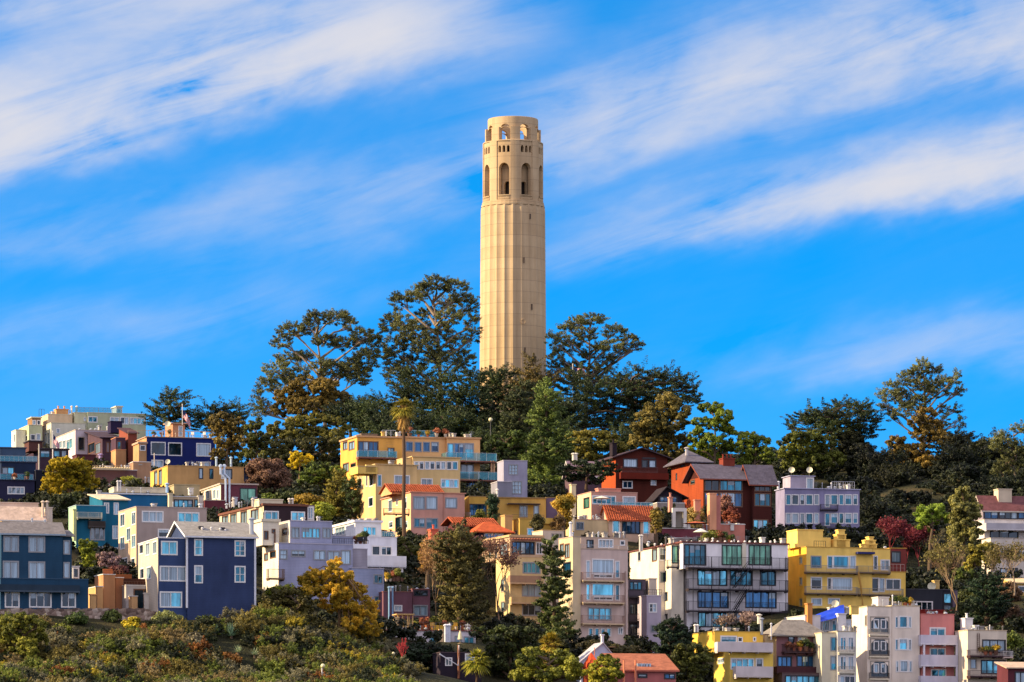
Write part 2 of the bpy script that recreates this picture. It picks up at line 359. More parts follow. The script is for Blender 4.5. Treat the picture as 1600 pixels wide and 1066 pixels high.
        for t_ in win:
            X0, Z1 = s.onF(t_[0], t_[1], f); X1, _ = s.onF(t_[2], t_[1], f); Z0 = s.onF((t_[0]+t_[2])/2, t_[3], f)[1]; Z1 = s.onF((t_[0]+t_[2])/2, t_[1], f)[1]
            X0 = max(X0, x0+0.1); X1 = min(X1, x1-0.1)
            if X1-X0 < 0.2 or Z1-Z0 < 0.2: continue
            H.append((X0, X1, Z0, min(Z1, zt-0.1)))
            s.window((0, y0), (1, 0), (0, -1), H[-1], *(list(t_[4:])))
        s.face(m, (0, y0), (1, 0), (0, -1), x0, x1, zb, zt, H)
        G = []
        for t_ in lwin:
            Y1, _ = s.onL(t_[0], t_[1], x0); Y0, _ = s.onL(t_[2], t_[1], x0); mid = (t_[0]+t_[2])/2
            Z0 = s.onL(mid, t_[3], x0)[1]; Z1 = s.onL(mid, t_[1], x0)[1]; Y0 = max(Y0, y0+0.1); Y1 = min(Y1, y1-0.1)
            if Y1-Y0 < 0.2 or Z1-Z0 < 0.2: continue
            G.append((Y0, Y1, Z0, min(Z1, zt-0.1)))
            s.window((x0, 0), (0, 1), (-1, 0), G[-1], *(list(t_[4:])))
        sw = MB() if lw else m
        s.face(sw, (x0, 0), (0, 1), (-1, 0), y0, y1, zb, zt, G)
        if lw: s.part(sw, 'side_wall', stucco(lw, tex or s.tex))  # own colour for the sunward face; on several houses sunlight is painted in
        m.poly((x1, y0, zb), (x1, y1, zb), (x1, y1, zt), (x1, y0, zt)); m.poly((x0, y1, zb), (x1, y1, zb), (x1, y1, zt), (x0, y1, zt))
        r = MB(); o = over
        if roof == 'flat':
            r.poly((x0, y0, zt-0.35), (x1, y0, zt-0.35), (x1, y1, zt-0.35), (x0, y1, zt-0.35))
            # inner faces of the parapet
            for (p, q) in (((x0, y0), (x1, y0)), ((x1, y0), (x1, y1)), ((x1, y1), (x0, y1)), ((x0, y1), (x0, y0))):
                dx = 0.2
            if cap:
                k = MB(); t = 0.10 if cap == 1 else cap; ov = 0.06 if cap == 1 else 0.18
                k.box(x0-ov, y0-ov, zt, x1+ov, y0+0.25, zt+t); k.box(x0-ov, y1-0.25, zt, x1+ov, y1+ov, zt+t)
                k.box(x0-ov, y0+0.25, zt, x0+0.25, y1-0.25, zt+t); k.box(x1-0.25, y0+0.25, zt, x1+ov, y1-0.25, zt+t)
                s.part(k, 'coping', flat(capc or s.trim))
            s.part(r, 'roof', flat('8a857c', 0.95))
        elif roof == 'gx':      # ridge along x; ry = photo row of the ridge
            ym = (y0+y1)/2; zr = s.onF(c, ry, ym)[1]; sl = (zr-zt)/(ym-y0)
            for xx in (x0, x1): m.poly((xx, y0, zt), (xx, y1, zt), (xx, ym, zr))
            X0, X1 = x0-o, x1+o; ze = zt-sl*o
            for sg, yy_ in ((1, y0-o), (-1, y1+o)):
                r.poly((X0, yy_, ze+.16), (X1, yy_, ze+.16), (X1, ym, zr+.16), (X0, ym, zr+.16)); r.poly((X0, yy_, ze), (X1, yy_, ze), (X1, ym, zr), (X0, ym, zr))
                r.poly((X0, yy_, ze), (X1, yy_, ze), (X1, yy_, ze+.16), (X0, yy_, ze+.16))
                for X in (X0, X1): r.poly((X, yy_, ze), (X, ym, zr), (X, ym, zr+.16), (X, yy_, ze+.16))
            rf = s.part(r, 'roof', shingle(rc))
            fb = MB()
            for X in (X0-.05,):
                fb.poly((X, y0-o, ze-.06), (X, ym, zr-.06), (X, ym, zr+.2), (X, y0-o, ze+.2)); fb.poly((X, y1+o, ze-.06), (X, ym, zr-.06), (X, ym, zr+.2), (X, y1+o, ze+.2))
            fb.box(X0, y0-o-.06, ze-.04, X1, y0-o-.01, ze+.15)
            s.part(fb, 'fascia', flat(s.trim), rf)
        elif roof == 'gy':      # ridge along y: the gable faces the camera
            xm = (x0+x1)/2 if not isinstance(ry, tuple) else s.onF(ry[0], ty, f)[0]; zr = s.onF(c, ry[1] if isinstance(ry, tuple) else ry, f)[1]
            for yv in (y0, y1): m.poly((x0, yv, zt), (x1, yv, zt), (xm, yv, zr))
            Y0, Y1 = y0-o, y1+o
            for xe, sg in ((x0, -1), (x1, 1)):
                sl = (zr-zt)/abs(xm-xe); X = xe+sg*o; ze = zt-sl*o
                r.poly((X, Y0, ze+.15), (X, Y1, ze+.15), (xm, Y1, zr+.15), (xm, Y0, zr+.15)); r.poly((X, Y0, ze), (X, Y1, ze), (xm, Y1, zr), (xm, Y0, zr))
                r.poly((X, Y0, ze), (xm, Y0, zr), (xm, Y0, zr+.15), (X, Y0, ze+.15)); r.poly((X, Y0, ze), (X, Y1, ze), (X, Y1, ze+.15), (X, Y0, ze+.15))
            s.part(r, 'roof', shingle(rc))
        elif roof == 'hip':
            xm, ym = (x0+x1)/2, (y0+y1)/2; zr = s.onF(c, ry, ym)[1]; hl = max(0.05, (x1-x0)/2-D*0.42) if (x1-x0) > D else 0.05
            A = [(x0-o, y0-o), (x1+o, y0-o), (x1+o, y1+o), (x0-o, y1+o)]; R1, R2 = (xm-hl, ym, zr), (xm+hl, ym, zr)
            E = [(p[0], p[1], zt) for p in A]
            r.poly(E[0], E[1], R2, R1); r.poly(E[1], E[2], R2); r.poly(E[2], E[3], R1, R2); r.poly(E[3], E[0], R1)
            r.box(x0-o, y0-o, zt-0.14, x1+o, y1+o, zt-0.01)
            s.part(r, 'roof', shingle(rc))
        elif roof == 'shed':    # rises towards the back
            zr = s.onF(c, ry, y1)[1]; X0, X1 = x0-o, x1+o; sl = (zr-zt)/D
            for xx in (x0, x1): m.poly((xx, y0, zt), (xx, y1, zt), (xx, y1, zr))
            r.poly((X0, y0-o, zt-sl*o+.14), (X1, y0-o, zt-sl*o+.14), (X1, y1, zr+.14), (X0, y1, zr+.14)); r.poly((X0, y0-o, zt-sl*o), (X1, y0-o, zt-sl*o), (X1, y1, zr), (X0, y1, zr))
            r.poly((X0, y0-o, zt-sl*o), (X1, y0-o, zt-sl*o), (X1, y0-o, zt-sl*o+.14), (X0, y0-o, zt-sl*o+.14)); r.poly((X0, y0-o, zt-sl*o), (X0, y1, zr), (X0, y1, zr+.14), (X0, y0-o, zt-sl*o+.14))
            s.part(r, 'roof', shingle(rc))
        elif roof == 'tile':    # clay barrel tiles on a slope facing the camera
            ym = y0+D/2; zr = s.onF(c, ry, ym)[1]
            for xx in (x0, x1): m.poly((xx, y0, zt), (xx, y1, zt), (xx, ym, zr))
            tiles(r, x0-o, x1+o, y0-o, zt-(zr-zt)/(ym-y0)*o+.05, ym, zr+.05); tiles(r, x0-o, x1+o, y1+o, zt+.05, ym, zr+.05)
            s.part(r, 'roof', clay())
        s.part(m, name, mat)
        return x0, x1, y0, y1, zt
    def bal(s, px0, px1, yf, yr, f=0.0, out=1.2, st='bar', slab='3a3634', rail='202024', posts=True):
        y = f-out; x0, zf = s.onF(px0, yf, y); x1 = s.onF(px1, yf, y)[0]; zr = s.onF(px0, yr, y)[1]; h = max(0.7, zr-zf)
        m = MB(); m.box(x0, y, zf-0.18, x1, f-0.01, zf)
        for i in range(int((x1-x0)/1.6)+1):
            x = x0+0.1+(x1-x0-0.2)*i/max(1, int((x1-x0)/1.6)); m.box(x-.05, y+.1, zf-.34, x+.05, f-.01, zf-.181)
        bo = s.part(m, 'balcony', flat(slab)); r = MB()
        if st == 'bar':
            r.box(x0, y, zf+h-.05, x1, y+.05, zf+h); r.box(x0, y+.01, zf+.1, x1, y+.04, zf+.13)
            n = int((x1-x0)/0.16)
            for i in range(n+1):
                x = x0+(x1-x0)*i/n; t = .03 if i % 9 == 0 else .011; r.box(x-t, y+.013, zf, x+t, y+.037, zf+h-.05)
            for xx in (x0, x1-.05):
                r.box(xx, y+.05, zf+h-.05, xx+.05, f-.01, zf+h)
                for j in range(int(out/0.16)): r.box(xx+.01, y+.1+j*.16, zf, xx+.035, y+.12+j*.16, zf+h-.05)
            s.part(r, 'railing', flat(rail, 0.5), bo)
        elif st == 'glass':
            r.box(x0, y+.01, zf+.05, x1, y+.04, zf+h); r.box(x0, y+.05, zf+.05, x0+.03, f-.02, zf+h); r.box(x1-.03, y+.05, zf+.05, x1, f-.02, zf+h)
            s.part(r, 'glass_panel', railglass(), bo); q = MB(); n = max(1, int((x1-x0)/1.5))
            for i in range(n+1):
                x = x0+(x1-x0)*i/n; q.box(x-.03, y-.02, zf, x+.03, y+.009, zf+h+.03)
            q.box(x0, y-.03, zf+h+.031, x1, y+.05, zf+h+.07); s.part(q, 'railing', flat('b9c2c4', 0.4), bo)
        else:
            r.box(x0, y, zf+.002, x1, y+.12, zf+h); r.box(x0, y+.12, zf+.002, x0+.12, f-.01, zf+h); r.box(x1-.12, y+.12, zf+.002, x1, f-.01, zf+h)
            s.part(r, 'parapet', stucco(rail), bo)
        return bo
    def rail(s, px0, px1, yb, yt, f=0.2, c='202024', step=0.3, glassy=False):      # free railing on a roof edge
        x0, zb = s.onF(px0, yb, f); x1 = s.onF(px1, yb, f)[0]; zt = s.onF(px0, yt, f)[1]; r = MB()
        r.box(x0, f, zt-.05, x1, f+.05, zt); n = max(1, int((x1-x0)/step))
        for i in range(n+1):
            x = x0+(x1-x0)*i/n; t = .035 if i % 5 == 0 else .015; r.box(x-t, f+.01, zb, x+t, f+.04, zt-.05)
        r.box(x0, f+.012, (zb+zt)/2-.02, x1, f+.038, (zb+zt)/2)
        o = s.part(r, 'railing', flat(c, .5))
        if glassy: g = MB(); g.box(x0, f+.045, zb, x1, f+.06, zt-.06); s.part(g, 'glass_panel', railglass(), o)
        return o
    def blk(s, px0, px1, yt, yb, f=1.0, d=1.5, c=None, name='chimney', tex='s', cap=True, pots=0, win=()):
        x0, zb = s.onF(px0, yb, f); x1 = s.onF(px1, yb, f)[0]; zt = s.onF(px0, yt, f)[1]; m = MB(); m.box(x0, f, zb, x1, f+d, zt)
        if cap: m.box(x0-.08, f-.08, zt+.002, x1+.08, f+d+.08, zt+.14)
        for i in range(pots):
            x = x0+(x1-x0)*(i+.5)/pots; m.lathe((x, f+d/2, zt+.142), [(.16, 0), (.13, .5), (.2, .52), (.2, .6)], 8)
        o = s.part(m, name, stucco(c or s.wall, tex))
        for t_ in win:
            X0, Z1 = s.onF(t_[0], t_[1], f); X1, Z0 = s.onF(t_[2], t_[3], f); s.window((0, f-.145), (1, 0), (0, -1), (X0, X1, Z0, Z1), *t_[4:])
        return o
    def pipe(s, px, yt, yb, f=0.6, r=0.09, c='a8adb2', hat=True, name='vent_pipe'):
        x, zb = s.onF(px, yb, f); zt = s.onF(px, yt, f)[1]; m = MB(); m.tube([(x, f, zb), (x, f, zt)], r, 8)
        if hat: m.lathe((x, f, zt), [(r*1.7, 0), (r*1.7, .1), (r*.5, .22)], 8)
        return s.part(m, name, flat(c, .4, .6 if c == 'a8adb2' else 0))
    def dish(s, px, py, f=1.0, r=0.5, zb=None, c='c9c4a8'):
        x, z = s.onF(px, py, f); m = MB(); n = 12; d = Vector((-.35, -.85, .35)).normalized(); a = d.orthogonal().normalized(); b = d.cross(a)
        base = len(m.v); m.v.append((x, f, z)); rings = []
        for j in (1, 2, 3):
            for k in range(n):
                t = 2*pi*k/n; p = Vector((x, f, z))+(a*cos(t)+b*sin(t))*r*j/3+d*(r*.35*(j/3)**2); m.v.append(tuple(p))
        for k in range(n): m.f.append((base, base+1+k, base+1+(k+1) % n))
        for j in (0, 1):
            for k in range(n): m.f.append((base+1+j*n+k, base+1+(j+1)*n+k, base+1+(j+1)*n+(k+1) % n, base+1+j*n+(k+1) % n))
        zz = z-1.2 if zb is None else s.onF(px, zb, f)[1]
        m.tube([(x, f+.05, z), (x, f+.2, z-.2), (x, f+.2, zz)], .045, 6); m.tube([(x, f, z)+Vector((0,)*0) if False else (x, f, z-.2), tuple(Vector((x, f, z))+d*r*.9)], .02, 4)
        return s.part(m, 'satellite_dish', flat(c, .5))
    def clutter(s, px0, px1, y, f=1.0, n=6, h=6):
        n = int(n*1.5)
        for i in range(n):
            q = random.random(); px = random.uniform(px0, px1); ff = f+random.uniform(0, 3)
            if q < .15: s.antenna(px, y, ff, h)
            elif q < .55: s.pipe(px, y-random.uniform(.4, 1)*h, y+3, ff, random.choice([.05, .08, .11]), random.choice(['a8adb2', 'd0cdc6', '5a5652', 'a8adb2']))
            elif q < .8: s.blk(px, px+random.uniform(3, 7), y-h*random.uniform(.5, .9), y+3, ff, .8, random.choice(['b5aea2', 'd2cdc3', '8d8882']), 'vent_box')
            else:
                x, z = s.onF(px, y, ff); m = MB(); m.lathe((x, ff, z-.4), [(.14, 0), (.13, .4), (.26, .48), (.26, .58), (.08, .7)], 8); s.part(m, 'vent_cowl', flat('b0b4b8', .4, .5))
def _antenna(s, px, y, f, h):
    x, zb = s.onF(px, y+2, f); z = s.onF(px, y-h*1.3, f)[1]; m = MB(); m.tube([(x, f, zb), (x, f, z)], .03, 5)
    for i in range(4): w = .5-.08*i; m.box(x-w, f-.015, z-.1-.16*i, x+w, f+.015, z-.075-.16*i)
    return s.part(m, 'antenna', flat('7d7f82', .4, .6))
Bld.antenna = _antenna
def tiles(r, x0, x1, ya, za, yb, zb, pitch=0.34):
    n = max(2, int((x1-x0)/pitch)); L = 10
    for i in range(n):
        xa = x0+(x1-x0)*i/n; w = (x1-x0)/n; prev = None
        cols = [(xa+w*(.5-.42*cos(pi*k/4)), .13*sin(pi*k/4)) for k in range(5)]
        for j in range(L):
            t0, t1 = j/L, (j+1)/L; dz = 0.05*random.random()
            for k in range(4):
                (xp, hp), (xq, hq) = cols[k], cols[k+1]
                r.poly((xp, ya+(yb-ya)*t0, za+(zb-za)*t0+hp+.05+dz), (xq, ya+(yb-ya)*t0, za+(zb-za)*t0+hq+.05+dz), (xq, ya+(yb-ya)*t1, za+(zb-za)*t1+hq+dz*.4), (xp, ya+(yb-ya)*t1, za+(zb-za)*t1+hp+dz*.4))
    r.poly((x0, ya, za-.05), (x1, ya, za-.05), (x1, yb, zb-.05), (x0, yb, zb-.05))
def clay():
    if 'clay' in MC: return MC['clay']
    m = shingle('a8583a'); MC['clay'] = m; return m
# ================================================================== BUILDINGS, from the front row upwards
AP = 'apartment_building'; HO = 'house'
# ---- left: dark teal house behind the stone wall
b = Bld(HO, 'dark teal three storey house with grey roof above the stone wall at the left edge', 'house', 2, 950, 585, 14, '23455e', tex='b', trim='8fa0ad')
b.vol(-8, 2, 98, 833, None, 0, depth=9, roof='gx', rc='6f6b6a', ry=817, win=[(6,838,29,862,2,'cg'),(45,839,70,863,2,'cg'),(5,877,29,905,2,'cg'),(45,878,70,906,2,'cg')])
b.vol(90, 98.3, 112, 838, None, 0.25, depth=7, roof='shed', rc='6f6b6a', ry=830, win=[(99.5,845,109,866,1,'cg'),(99.5,879,108.5,903,1,'cg')])
b.vol(-8, 1, 138, 904, None, -1.2, depth=5, cap=1, capc='2a4a63', win=[(8,926,30,949,2,'dwD'),(46,926,80,949,3,'dwD'),(96,926,118,949,2,'dwD')])
b.bal(-6, 125, 922, 920.5, -1.2, .9, 'solid', '3a4a58', '2a3a48')
b.pipe(50, 812, 825, 3); b.pipe(70, 814, 825, 3)
# ---- dark navy house
b = Bld(HO, 'dark navy clapboard house with white sash windows and grey gable roof', 'house', 293, 950, 588, 16, '344264', tex='b', trim='d0d2d8')
x = b.vol(262, 293, 399, 838, None, 0, depth=9, roof='gx', rc='85827c', ry=817, w='344264', win=[(304,843,316.5,868,1,'tw',2),(367,845,383,869,2,'tw',3),(304,884,316.5,911,1,'tw',2),(367,885,383,910,2,'tw',2)])
b.vol(216, 247, 293, 841, None, .5, lw='c9bba6', depth=7.5, win=[(252,846,277,867,2,'tw'),(250,885,291,908,3,'sw'),(250,925,284,949,2,'sw')], lwin=[(218,850,224,866,1,'dw'),(228,848,234,868,2,'cw'),(239,846,245,866,1,'cw'),(219,888,225,905,1,'dw'),(229,886,236,905,1,'cw')], w='384a70')
for px in (316, 330, 344, 352): b.pipe(px, random.uniform(824, 830), 836, 2.2, .1, 'c8c6c2')
b.blk(311, 318, 822, 832, 2.4, .7, '3a3a40', 'skylight', cap=False); b.blk(344, 352, 824, 833, 2.4, .7, '3a3a40', 'skylight', cap=False)
b.pipe(393, 812, 840, 1.0, .28, 'a8adb2')
k = MB(); x0, z = b.onF(292.2, 950, -0.03); z1 = b.onF(292.2, 838, -.03)[1]; k.box(x0-.12, -.05, z, x0+.12, .0-.004, z1); x2 = b.onF(398.6, 900, 0)[0]; k.box(x2-.12, -.05, z, x2+.12, -.004, z1); b.part(k, 'corner_board', flat('d0d2d8'))
# ---- orange patio walls and garage between them
b = Bld('garden_terrace', 'low terrace with orange stucco walls and a brown fence beside the navy house', 'terrace', 150, 952, 592, 20, 'c58a54')
b.vol(136, 152, 161, 917, None, 0, depth=5, w='d0a06a'); b.vol(158, 161.5, 180, 898, None, 1.5, depth=4, w='b8855c'); b.vol(178, 180.5, 193, 903, None, 2, depth=4, w='a8704c')
b.vol(190, 197, 246, 915, None, 0.2, depth=5, w='b9b3ad', win=[(209,921,240,952,2,'dbD')]); b.blk(193, 245, 904, 915, .6, .12, '4b2e24', 'fence', 'b', False)
b.vol(203, 206, 215, 932, None, -1.2, depth=1.4, w='c9a070')
b.blk(161, 176, 889, 899, 2.4, .1, 'b8683e', 'fence', 'b', False); b.blk(180, 206, 897, 905, 3.4, .1, '8a5434', 'fence', 'b', False); b.rail(161, 192, 897, 891, 1.4, '8a5434', .4); b.rail(193, 246, 916, 908, .3, '5a3a2a', .35)
b.blk(226, 236, 928, 952, -1.6, .4, 'd8d0c0', 'gate_pillar'); b.blk(141, 150, 930, 952, -.5, .3, 'dcb078', 'pilaster'); b.blk(112, 124, 886, 905, 4.5, 2.5, 'c4c4c4', 'shed_wall', win=[(114, 888, 122, 903, 1, 'dw')])
# ---- yellow cottage at the left edge
b = Bld('cottage', 'yellow stucco cottage with a tan roof behind the dark teal house', 'cottage', 3, 840, 640, 16, 'd6a94e', trim='d8cfc0')
b.vol(-6, 3, 68, 811, None, 0, depth=9, roof='gx', rc='b9a390', ry=793, win=[(25,816,54,830,3,'sw')])
b.blk(-3, 60, 786, 798, 4.2, 3, 'cdb9a6', 'wall'); b.blk(70, 82, 794, 830, 1, 3, 'cfc4b4', 'wall')
for px in (67, 73.5): b.pipe(px, 785, 826, .3, .17, 'c9b7a0')
# ---- teal house
b = Bld(HO, 'bright teal house with lit green side wall and a small balcony under a yellow gable', 'house', 124, 880, 672, 17, '1c6480', trim='9fb3b5')
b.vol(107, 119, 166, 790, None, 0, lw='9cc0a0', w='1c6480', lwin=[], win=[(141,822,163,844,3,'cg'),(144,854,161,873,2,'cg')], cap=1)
b.vol(140, 160, 200, 781, None, 2.5, w='1c6480', depth=8, win=[(163,786,170,802,2,'cw'),(178,786,185,804,1,'cw'),(176,822,184,842,1,'cw'),(175,856,184,868,1,'cw')], roof='shed', rc='c9b89a', ry=774)
b.bal(121, 160, 808, 801, 0, 1.0, 'bar', '9a9a86', 'b9b8a6')
b.bal(139, 165, 822, 819, 0, .8, 'solid', '3c3632', '3c3632')
b.blk(115, 119.5, 797, 845, -.4, .5, 'b9c08c', 'pilaster')
# ---- long teal-blue house behind it
b = Bld(HO, 'long blue house with a pale band roof behind the bright teal house', 'house', 158, 800, 712, 15, '1d5f8a', trim='c9cdd0')
b.vol(150, 158, 268, 772, None, 0, w='1d5f8a', cap=.2, depth=9)
b.blk(152, 158, 768, 800, -.3, .8, 'd8d2c2', 'pilaster'); b.blk(178, 262, 762, 769, 3, 4, 'cfc4a8', 'roof_room', cap=True)
b.vol(262, 266, 313, 776, None, -1, w='b3a084', depth=6, win=[(272,781,301,793,4,'sk'),(304,781,311,793,1,'sk')])
b.blk(264, 270, 772, 796, -1.6, .9, 'd8c8a0'); b.blk(310, 318, 776, 800, -1.4, .9, 'cfc8b8'); b.blk(272, 312, 758, 775, 6, 4, 'a89a78', 'roof_room')
b.pipe(184, 753, 768, 1.2, .13, 'c9c6c0'); b.pipe(188, 753, 768, 1.2, .13, 'c9c6c0'); b.pipe(261, 757, 770, .8, .2, '8fb0d0')
b.clutter(195, 300, 770, 1, 7, 7)
# ---- taupe house
b = Bld(HO, 'plain taupe house with lit beige side wall and two wide teal strip windows', 'house', 213, 890, 640, 18, 'a08f84', trim='a89b92')
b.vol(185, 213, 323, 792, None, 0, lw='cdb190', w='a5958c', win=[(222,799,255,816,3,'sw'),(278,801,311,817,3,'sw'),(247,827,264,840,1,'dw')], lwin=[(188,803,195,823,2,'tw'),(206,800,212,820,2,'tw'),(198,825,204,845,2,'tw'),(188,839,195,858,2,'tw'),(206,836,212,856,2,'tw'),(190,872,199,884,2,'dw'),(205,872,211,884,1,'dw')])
b.clutter(225, 318, 791, 1, 4, 5)
# ---- brown row of cream windows behind the navy house roof
b = Bld(HO, 'dark brown flat roofed house with a row of cream windows behind the grey roof', 'house', 412, 838, 655, 20, '3a2a2a', trim='6b3f2a')
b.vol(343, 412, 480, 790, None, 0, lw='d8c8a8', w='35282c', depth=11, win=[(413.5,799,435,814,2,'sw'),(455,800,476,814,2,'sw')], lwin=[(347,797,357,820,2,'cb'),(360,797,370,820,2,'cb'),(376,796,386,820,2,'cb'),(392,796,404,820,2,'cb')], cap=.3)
b.blk(405, 442, 781, 791, 1, 2.5, 'ddd0b0', 'roof_room'); b.vol(478, 479, 491, 790, None, .4, w='c9c4be', depth=2, win=[(481,793,489,811,2,'cw')])
for px in (452, 457, 365, 395): b.pipe(px, 781, 792, 1, .16, 'c9bfae')
b.clutter(350, 400, 790, 1, 6, 7)
# ---- grey-violet stepped building with cream side
b = Bld(AP, 'large grey stepped building with cream side wall behind the yellow tree', 'apartment building', 453, 925, 632, 20, '9aa0b8', tex='b', trim='b4b0b8')
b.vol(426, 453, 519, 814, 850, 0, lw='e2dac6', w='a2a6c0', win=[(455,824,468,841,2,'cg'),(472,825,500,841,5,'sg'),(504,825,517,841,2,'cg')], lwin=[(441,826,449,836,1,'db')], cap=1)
b.vol(410, 435, 551, 849, None, -.6, lw='e2dac6', w='a2a6c0', depth=16, win=[(437,859,449,874,1,'cg',2),(455,860,477,870,2,'dg'),(490,860,509,875,2,'cg'),(512,861,531,876,2,'cg'),(533,860,548,882,1,'cgD')], lwin=[(413,831,419,843,1,'db'),(425,828,429,834,1,'db'),(413,865,419,876,1,'db'),(422,861,431,872,1,'db')])
b.vol(405, 410, 436, 815, 852, 1.2, w='e2dac6', depth=6, cap=.35, capc='cfc5ac', win=[(413,830,419,843,1,'db'),(425,827,430,833,1,'db')])
b.vol(430, 519, 552, 838, None, 2, w='9aa0b8', depth=5)
b.vol(545, 550, 600, 888, None, -1.5, w='9aa4c0', depth=9, win=[(584,898,598,912,2,'tg'),(585,932,598,946,2,'tg'),(584,965,598,977,2,'tg')])
b.vol(548, 549.5, 574, 858, None, .3, w='a09ca6', depth=8); b.rail(520, 552, 849, 841, .8)
b.bal(420, 445, 903, 889, -.6, 1.2, 'bar', '5b4630', '4b3626')
b.clutter(455, 515, 813, 1, 4, 5)
# ---- white modern house
b = Bld(HO, 'white modern terraced house with curved glass corner and a white slab balcony', 'house', 555, 890, 655, 18, 'c9cbd2', trim='d8d8dc')
b.vol(520, 555, 596, 816, 842, 3, w='e2e2e2', win=[(567,823,588,837,3,'sw')], lwin=[(524,823,539,837,3,'cw')], cap=.3)
b.vol(525, 548, 620, 839, 890, 0, w='e2e4ea', win=[(581,853,594,868,1,'dw'),(595.5,854,612,868,2,'dw')], cap=1)
b.bal(573, 635, 883.5, 868, 0, 1.6, 'solid', 'c9ccd4', 'dee0e4'); b.rail(597, 618, 838, 830, .3, 'b0b8bc', glassy=True)
b.vol(595, 598, 622, 884, None, .6, w='a9a8a6', depth=5, win=[(601,888,609,900,2,'dw'),(610,888,616,900,1,'dw')])
k = MB(); x, z = b.onF(626, 900, -1.2); k.box(x-.3, -1.4, z-1, x+.3, -1, b.onF(626, 884.5, -1.2)[1]); b.part(k, 'pillar', stucco('dee0e4'))
b.clutter(545, 590, 815, 4, 5, 5)
b.bal(596, 640, 917, 908, -1.5, 1.5, 'solid', '5c4640', 'b59a9a')
# ---- maroon house with blue ducts
b = Bld(HO, 'small maroon stucco house with two pale blue pipes up its front', 'house', 600, 968, 632, 14, '8a4a52', trim='8a5a50')
b.vol(592, 599, 644, 925, None, 0, w='74505a', win=[(616,946,628,955,2,'cw')]); b.vol(642, 644.5, 672, 921, None, .5, w='74505a', win=[(647,923,668,931,2,'dk'),(646,946,668,962,2,'tg')])
for px in (608, 613.5): b.pipe(px, 919, 972, -.5, .12, '7fa4c4')
b.clutter(603, 668, 922, 1, 6, 6)
# ---- pale low building with roof terrace
b = Bld(HO, 'low pale grey building with a cluttered roof terrace and pergola below the conifer', 'house', 602, 1012, 612, 14, 'b8aeb2', trim='8a4a40')
b.vol(594, 601, 743, 985, None, 0, w='c9c2c4', win=[(671,994,683,1007,1,'tg'),(711,994,722,1006,1,'sg'),(725,995,741,1007,2,'sg')], cap=.12)
b.blk(686, 693, 983, 1008, -.4, .5, 'd0b48c', 'pilaster', cap=False)
for px in (696, 699, 702): b.pipe(px, 978, 1006, -.5, .16, ['d0d4da', '6f9cc4', '9fa4aa'][int(px) % 3])
b.rail(655, 738, 984, 972, .2, '4a3a34', .5)
k = MB()      # pergola on the terrace
for px in (622, 629, 637, 645):
    x, z = b.onF(px, 984, 1); k.box(x-.06, 1, z, x+.06, 1.12, b.onF(px, 961, 1)[1]); k.box(x-.06, 3, z, x+.06, 3.12, b.onF(px, 961, 1)[1])
xa, za = b.onF(619, 960.5, 1); xb = b.onF(647, 961, 1)[0]; k.box(xa, .8, za, xb, 3.3, za+.12); b.part(k, 'pergola', flat('c9a66a'))
b.blk(615, 623, 966, 984, 1, 2, 'd8c08c', 'wall'); b.blk(678, 708, 977, 985, 2, 1, 'c9a23a', 'planter_wall', cap=False)
b.clutter(600, 735, 984, 1, 12, 8)
# ---- dark garage roof under the parasol
b = Bld('shed', 'dark roofed shed with a white V shaped trim beside the small fan palm', 'shed', 690, 1066, 590, 14, '2a2226', trim='c9c9cc')
b.vol(680, 688, 752, 1020, None, 0, w='2c2530', depth=6, cap=1, capc='4a3a40', win=[(696,1028,706,1040,2,'cw'),(727,1020,741,1036,1,'sw')])
k = MB(); p0 = b.onF(687, 1022, -.3); p1 = b.onF(716, 1040, -.3); p2 = b.onF(717, 1008, -.3)
k.tube([(p0[0], -.3, p0[1]), (p1[0], -.3, p1[1]), (p2[0], -.3, p2[1])], .09, 4); b.part(k, 'trim_board', flat('d8d8dc'))
k = MB(); k.tube([(p2[0], -.2, p2[1]-4), (p2[0], -.2, p2[1])], .15, 6); b.part(k, 'post', flat('7a4a30'))
# ---- orange tiled chimney and red tile pavilions
b = Bld('chimney_house', 'small orange tiled house end with a square salmon chimney beside the conifer', 'house', 676, 875, 668, 18, 'd08058', trim='c9805a')
b.vol(662, 676, 704, 860, None, 0, depth=6, roof='tile', ry=842, w='c98860'); b.blk(673, 685, 828, 858, .2, 1.2, 'd8684e', pots=1)
b = Bld('pavilion', 'red clay tiled pavilion with dark eaves and blue glass above the tan building', 'pavilion', 735, 850, 672, 22, '4a2a30')
b.vol(712, 716, 772, 819, None, 3.5, depth=5, roof='tile', ry=810, w='5a2c30', over=.8)
b.vol(733, 748, 792, 831, 850, 0, depth=7, roof='hip', ry=815, rc='b5552e', w='3d2a3a', over=.9, win=[(757,834,786,842,4,'bw')])
# ---- tan middle building with pergola and glass front
b = Bld(AP, 'cream building with blue glazed top room under a timber pergola, round bays below', 'apartment building', 797, 985, 652, 20, 'd3bd8e', trim='c0a070')
b.vol(753, 797, 848, 839, 872, 0, w='c2a686', win=[(800,847,835,866,5,'bk'),(838,848,847,866,2,'dw')], lwin=[(764,851,767,872,1,'dn'),(774,851,777,872,1,'dn'),(781,848,793,870,1,'cb')], cap=.3)
b.vol(775, 797, 850, 871, None, -1.3, w='d2ba86', depth=16, win=[(817,879,844,896,4,'sg'),(816,912,845,932,3,'cg'),(816,945,845,962,3,'dg')], lwin=[(783,905,788,925,1,'dn'),(783,940,788,957,1,'dn')])
b.bal(797, 846, 910, 899, -1.3, .9, 'solid', 'c4a47c', 'a5856a'); b.bal(799, 846, 941, 934, -1.3, .9, 'solid', 'c4a47c', 'c9ab78'); b.bal(799, 846, 972, 963, -1.3, .9, 'bar', 'c4a47c', '4a3a34')
k = MB()
